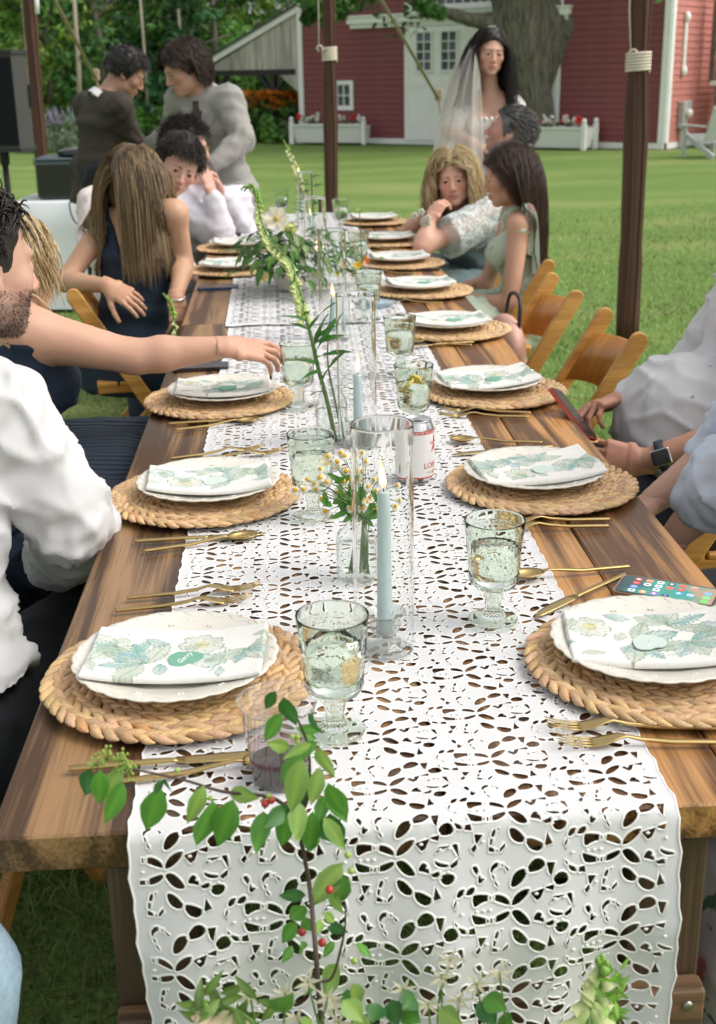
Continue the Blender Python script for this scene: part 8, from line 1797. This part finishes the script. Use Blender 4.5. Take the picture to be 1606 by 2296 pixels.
def spire(parent, org, path, bells, seed, bl=.022, bw=.014, col=(.66, .68, .40), side=-1, tipn=16, stem_r=(.0042, .0010), face=(0, -1, 0)):
    """foxglove spire: green stem, hanging tubular bells along one side, buds at the tip"""
    rs = np.random.default_rng(seed); q = spline(path, 10); b = MB(); b.tube(q - org, np.linspace(stem_r[0], stem_r[1], len(q)), 7); b.build('stem', [M_STEM], parent, True)
    i0, i1 = int(bells[0] * (len(q) - 1)), int(bells[1] * (len(q) - 1)); n = bells[2]
    for k in range(n):
        t = k / max(n - 1, 1); p = q[int(i0 + (i1 - i0) * t)]; s = (1 - .45 * t) * rs.uniform(.85, 1.1); sd = side if rs.random() < .72 else -side * .5
        d = unit(V(sd * .8, rs.uniform(-.5, .2), -.75 - .2 * rs.random()) + np.asarray(face) * .25); x = unit(np.cross(d, (0, 1, .2))); y = np.cross(d, x); mb = MB(); P, C = [], []; m = 9
        for l_, r_ in ((0, .12), (.14, .34), (.45, .46), (.8, .52), (1.0, .72), (1.05, .78)):
            for j in range(m):
                a = 2 * math.pi * j / m; rr = bw * s * r_ * (1 + (.14 * math.cos(a * 4) if l_ > .9 else 0)); P.append(p + d * bl * s * l_ + (x * math.cos(a) + y * math.sin(a)) * rr + (0, 0, -.0025 * l_)); C.append(np.array(col) * (1.25, 1.22, 1.25) if l_ > .5 else np.array(col) * (.85, 1.0, .75))
        mb.add(P, [(i * m + j, i * m + (j + 1) % m, (i + 1) * m + (j + 1) % m, (i + 1) * m + j) for i in range(5) for j in range(m)], 0, np.array(C)); mb.build('bell_flower', [M_PETAL], parent, True, True, off=org)
        cb = MB(); 
        for j in range(3): leaf(cb, p, d + rs.normal(0, .5, 3), (0, -1, 0), .009 * s, .005, (.14, .30, .05), .2, .2, 4)
        cb.build('sepal', [M_LEAF], parent, True, True, off=org)
    b = MB()
    for k in range(tipn):
        t = k / tipn; p = q[int(i1 + (len(q) - 1 - i1) * t)]; s = 1 - .6 * t
        for j in range(2): b.ball(p - org + rs.normal(0, .004 * s, 3) + (0, 0, -.003 * s), (.0042 * s, .0042 * s, .0060 * s), 6, 5)
    b.build('bud', [mat('green_bud', (.20, .36, .06), .5)], parent, True, kind='stuff')
sn = empty('snapdragon', (.27, -.20, .25), 'pale yellow green flower spike at the bottom right of the lace', 'flower'); spire(sn, np.array(sn.location), [pl(1330, 2420, -.20), pl(1320, 2300, -.17), pl(1335, 2225, -.15), pl(1345, 2175, -.14), pl(1352, 2155, -.14)], (.35, .85, 14), 4, .026, .015, (.55, .60, .30), -1, 12, (.003, .001))
mb = MB()
for k in range(46): c = pl(1370 + rs.normal(0, 18), 2235 + rs.normal(0, 34), -.15 + rs.uniform(-.02, .02)); leaf(mb, c, rs.normal(0, 1, 3) + (.3, -.4, .5), (0, -1, .3), .016, .005, V(.20, .42, .06) * rs.uniform(.7, 1.2), .2, .3, 4)
mb.build('bract', [M_LEAF], sn, True, True, kind='stuff', off=np.array(sn.location))
bf = empty('foxglove', (-.18, -.20, .25), 'cream and brown flower spike lying at the bottom left of the lace', 'flower'); spire(bf, np.array(bf.location), [pl(640, 2420, -.22), pl(580, 2310, -.19), pl(520, 2262, -.17), pl(455, 2250, -.16)], (.30, .95, 22), 5, .030, .019, (.60, .50, .36), -1, 8, (.004, .0015))
mb = MB()
for k in range(26): c = pl(rs.uniform(440, 600), rs.uniform(2215, 2300), -.165 + rs.uniform(-.02, .02)); leaf(mb, c, rs.normal(0, 1, 3) + (-.3, -.4, .4), (0, -1, .3), .03, .010, V(.14, .25, .06) * rs.uniform(.7, 1.2), .2, .3, 5)
mb.build('bract', [M_LEAF], bf, True, True, kind='stuff', off=np.array(bf.location))
# ---- chamomile in a small bottle
def bottle(B, label, h=.105, r=.031, neck=.013, mat_=None, ribs=0):
    t = empty('bud_vase', tuple(B), label, 'vase', 'small clear vases'); b = MB(); b.lathe([(.0004, .002), (r * .9, .002), (r, .008), (r, h * .62), (r * .9, h * .72), (neck * 1.2, h * .84), (neck, h * .90), (neck, h * .97), (neck * 1.25, h)], n=40, mod=(lambda a, i, rr, z: .05 * np.cos(a * ribs) if ribs and .01 < z < h * .7 else 0 * a)); b.build('glass', [mat_ or M_VASE], t, True)
    w = MB(); w.lathe([(.0004, .0035), (r * .88, .004), (r * .95, .01), (r * .95, h * .55), (.0004, h * .55)], n=32); w.build('water', [thin_glass('vase_water', (.97, .985, .98), fres=1.2)] if 'vase_water' not in MATS else [MATS['vase_water']], t, True); return t
B1 = at(800, 1304); B1[2] = ZT + .006; bottle(B1, 'small clear bottle of chamomile behind the nearest candle')
ch = empty('chamomile_bunch', tuple(B1 + V(0, 0, .02)), 'bunch of white and yellow chamomile in the small bottle', 'flowers'); oc = np.array(ch.location)
M_YEL = mat('yellow_disc', (.72, .42, .03), .7, bump=.8, bscale=900, bdist=.001)
zf = lambda x, y: (642.4 + x * .27987, 899.4 + y * .27987)
heads = [(335, 440), (435, 410), (405, 485), (470, 440), (400, 515), (270, 540), (165, 630), (70, 710), (140, 705), (235, 700), (225, 660), (325, 645), (410, 730), (280, 780), (310, 880), (460, 640), (515, 630), (435, 655), (635, 680), (710, 715), (690, 625), (755, 615), (610, 480), (575, 410), (475, 855), (520, 855), (515, 780), (590, 855), (625, 805), (650, 770), (890, 840), (935, 790), (910, 670), (270, 610), (710, 860), (590, 790), (560, 560), (480, 560)]
neckp_ = B1 + V(.008, 0, .100)
for i, h in enumerate(heads):
    Yh = B1[1] + rs.uniform(-.045, .05); c = pl(*zf(*h), Yh); R = frame(unit(V(rs.normal(0, .45), -.7 + rs.normal(0, .3), .75)), V(.1, .2, 1)); mb = MB(); s = rs.uniform(.8, 1.1)
    for k in range(13):
        a = k * 2 * math.pi / 13; d = R @ V(math.cos(a), -.12 - .25 * rs.random(), math.sin(a)); leaf(mb, c + d * .002, d, R[:, 1], .0075 * s, .0036 * s, (.78, .77, .71), .1, .25, 4)
    fl = mb.build('petals', [M_PETAL], ch, True, True, off=oc); b = MB(); b.ball(c - oc + R[:, 1] * .0010, (.0036 * s,) * 3, 9, 6); b.build('disc', [M_YEL], fl, True)
    mid = lerp(neckp_, c, .55) + (0, 0, .012); tube_part('stem', [B1 + V(rs.uniform(-.012, .016), rs.uniform(-.012, .012), .012), neckp_ + rs.normal(0, .003, 3), mid, c - R[:, 1] * .002], .0011, .0006, M_STEM, ch, oc, 5, 6)
for k in range(36):
    c = lerp(neckp_, pl(*zf(*heads[k % 38]), B1[1]), rs.uniform(.02, .6)); mb = MB(); d = V(rs.normal(0, 1), rs.normal(0, .6), rs.uniform(-.2, .7))
    for j in range(3): leaf(mb, c, d + rs.normal(0, .5, 3), (0, -1, .4), rs.uniform(.014, .028), .009, V(.09, .26, .045) * rs.uniform(.7, 1.4), .2, .4, 5, .3)
    mb.build('leaf', [M_LEAF], ch, True, True, off=oc)
# ---- foxglove arching from the second bottle
B2 = at(745, 992); B2[2] = ZT + .006; bottle(B2, 'straight clear bottle of the arching foxglove', .125, .033, .02, None, 20)
fx = empty('foxglove', tuple(B2 + V(0, 0, .015)), 'tall pale yellow green foxglove arching to the left over the runner', 'flower'); ofx = np.array(fx.location)
path = [(752, 985, 0), (735, 905, .01), (715, 830, .02), (700, 765, .03), (684, 701, .05), (678, 671, .06), (666, 631, .08), (654, 591, .10), (634, 569, .12), (610, 547, .15), (594, 515, .17), (583, 481, .19), (581, 449, .2), (574, 427, .2), (560, 417, .2), (540, 424, .2)]
spire(fx, ofx, [pl(x, y, B2[1] + d) for x, y, d in path], (.26, .78, 58), 9, .0185, .0125, (.52, .58, .26), -1, 30, (.0050, .0012))
for a, b_ in (((702, 770), (765, 745)), ((708, 790), (752, 700)), ((716, 815), (655, 798)), ((712, 800), (780, 778)), ((700, 745), (655, 716)), ((690, 720), (640, 700)), ((706, 770), (728, 690)), ((722, 850), (758, 780)), ((718, 830), (680, 842)), ((694, 735), (738, 668)), ((730, 880), (700, 870)), ((704, 760), (752, 722))):
    A, B = pl(*a, B2[1] + .02), pl(*b_, B2[1] + rs.uniform(-.05, .02)); mb = MB(); leaf(mb, A, B - A, unit(V(0, -.5, 1) + rs.normal(0, .3, 3)), np.linalg.norm(B - A) * 1.05, .0125, V(.055, .19, .035) * rs.uniform(.8, 1.3), .35, .18, 8); mb.build('leaf', [M_LEAF], fx, True, True, off=ofx)
tube_part('second_stem', [pl(770, 985, B2[1] + .01), pl(752, 900, B2[1] + .015), pl(735, 800, B2[1] + .02), pl(745, 660, B2[1] + .04)], .003, .001, M_STEM, fx, ofx)
# lone bud spike by the left edge
sp_ = aty(395, 748, 2.35); bs = empty('bud_spike', tuple(sp_ + V(.02, .02, -.12)), 'small green foxglove bud spike before the navy dress', 'flower'); spire(bs, np.array(bs.location), [sp_ + V(.02, .0, -.12), sp_, aty(390, 712, 2.35), aty(384, 680, 2.35), aty(368, 657, 2.35)], (.30, .55, 4), 12, .016, .010, (.55, .60, .30), 1, 22, (.003, .001))
# ---- low arrangement on the farther table
ar = empty('flower_arrangement', (-.13, 3.42, ZT + .008), 'low arrangement of white poppies, yarrow and greenery on the far table', 'flowers'); oa = np.array(ar.location)
b = MB(); b.lathe([(.0005, 0), (.05, 0), (.055, .01), (.085, .06), (.088, .066), (.08, .062), (.0005, .04)], n=30); b.build('bowl', [M_PLATE], ar, True)
mb = MB()
for k in range(340):
    a = rs.uniform(0, 6.28); r = rs.uniform(.02, .23); c = oa + V(r * math.cos(a) * 1.0 - .02, r * math.sin(a) * 1.2, .05 + (.18 - .55 * r * r * 3) * rs.uniform(.2, 1.0)); c[2] = max(c[2], ZT + .03); leaf(mb, c, V(math.cos(a), math.sin(a), rs.uniform(-.8, .6)), (0, 0, 1), rs.uniform(.04, .075), rs.uniform(.018, .032), [V(.05, .15, .03), V(.09, .22, .04), V(.16, .26, .07), V(.035, .10, .03)][k % 4] * rs.uniform(.7, 1.3), .25, .35, 5)
mb.build('foliage', [M_LEAF], ar, True, True, kind='stuff', off=oa)
def bloom(c, n, L, W, col, parent, org, ctr=None, flat=.35, facing=V(-.1, -.8, .6), name='bloom'):
    R = frame(unit(facing), V(.1, .2, 1)); mb = MB()
    for k in range(n): a = k * 2 * math.pi / n; d = R @ V(math.cos(a), flat, math.sin(a)); leaf(mb, c, d, R[:, 1], L, W, col, -.35, -.25, 6)
    o = mb.build(name, [M_PETAL], parent, True, True, off=org)
    if ctr: b = MB(); b.ball(c - org + R[:, 1] * L * .25, L * ctr[1], 8, 6); b.build('flower_centre', [mat('centre_%s' % name, ctr[0], .8)], o, True)
bloom(pl(621, 492, 3.40), 6, .050, .055, (.80, .78, .70), ar, oa, ((.50, .38, .08), .18), .25, V(-.2, -.9, .35), 'poppy')
bloom(pl(605, 500, 3.46), 6, .045, .05, (.78, .76, .68), ar, oa, ((.50, .38, .08), .18), .25, V(-.5, -.6, .5), 'poppy')
bloom(pl(650, 517, 3.38), 16, .034, .014, (.70, .70, .36), ar, oa, ((.52, .55, .18), .5), .25, V(0, -.7, .7), 'scabious')
bloom(pl(590, 622, 3.22), 5, .03, .028, (.75, .68, .40), ar, oa, ((.5, .35, .1), .3), .3, V(-.2, -.8, .5), 'small_rose')
for px, py, Y, n in ((625, 548, 3.35, 12), (640, 560, 3.35, 12), (668, 540, 3.42, 14), (690, 533, 3.45, 14), (705, 545, 3.45, 12), (660, 615, 3.25, 16), (690, 622, 3.22, 16), (708, 612, 3.25, 14), (672, 640, 3.2, 12), (694, 643, 3.2, 12), (585, 590, 3.3, 10), (598, 578, 3.3, 10), (655, 597, 3.3, 10), (720, 520, 3.5, 10), (635, 530, 3.4, 8)):
    c = pl(px, py, Y); b = MB()
    for k in range(n): q = c - oa + rs.normal(0, 1, 3) * (.020, .014, .007); b.ball(q, (.0078, .0078, .0045), 7, 5, col=V(.80, .79, .74) * rs.uniform(.85, 1.05))
    b.build('yarrow_head', [M_PETAL], ar, True, True); tube_part('stem', [c, lerp(c, oa + V(0, 0, .05), .5) + (0, 0, .02), oa + V(0, 0, .05)], .002, .002, M_STEM, ar, oa, 5, 6)
# second foxglove and ferny leaves at the far end, and bright blooms by the right glasses
B3 = at(700, 545); B3[2] = ZT + .008; bottle(B3, 'clear bud vase at the far end of the table', .12, .03, .016)
f2 = empty('foxglove', tuple(B3 + V(0, 0, .015)), 'far pale foxglove spire rising toward the barn', 'flower'); spire(f2, np.array(f2.location), [B3 + V(0, 0, .02), pl(700, 480, B3[1]), pl(688, 430, B3[1]), pl(672, 395, B3[1]), pl(655, 350, B3[1]), pl(634, 312, B3[1])], (.35, .88, 26), 21, .026, .018, (.58, .60, .36), -1, 14, (.004, .001))
for k in range(14):
    A = pl(688 + rs.uniform(-4, 8), 400 + k * 7, B3[1]); mb = MB(); d = V(-1 if k % 3 else 1, rs.normal(0, .3), rs.uniform(.1, .5)); leaf(mb, A, d, (0, -.5, 1), rs.uniform(.05, .08), .014, V(.04, .13, .04) * rs.uniform(.8, 1.3), .3, .2, 6); mb.build('leaf', [M_LEAF], f2, True, True, off=np.array(f2.location))
B4 = at(812, 640); B4[2] = ZT + .008; bottle(B4, 'clear bud vase of orange and yellow blooms by the right goblets', .10, .028, .014)
br = empty('bright_blooms', tuple(B4 + V(0, 0, .02)), 'orange and yellow blooms in a bud vase by the right goblets', 'flowers'); ob = np.array(br.location)
for px, py, col, L in ((817, 588, (.80, .22, .02), .028), (803, 598, (.80, .55, .05), .024), (763, 615, (.75, .62, .08), .022), (792, 620, (.78, .76, .6), .018), (806, 470, (.35, .45, .15), .014)):
    c = pl(px, py, B4[1] + rs.uniform(-.03, .03)); bloom(c, 7, L, L * .6, col, br, ob, None, .4, V(-.1, -.6, .7)); tube_part('stem', [c, lerp(c, B4 + V(0, 0, .10), .6), B4 + V(0, 0, .02)], .0015, .0018, M_STEM, br, ob, 5, 6)
for k in range(16):
    c = pl(800 + rs.normal(0, 22), 590 + rs.normal(0, 32), B4[1] + rs.uniform(-.04, .04)); mb = MB(); leaf(mb, c, rs.normal(0, 1, 3), (0, -.6, 1), .04, .016, V(.06, .17, .035) * rs.uniform(.8, 1.4), .3, .3, 5); mb.build('leaf', [M_LEAF], br, True, True, off=ob)
tube_part('grass_stem', [B4 + V(0, 0, .05), pl(760, 500, B4[1]), pl(800, 465, B4[1])], .0012, .0008, M_STEM, br, ob, 5, 6)
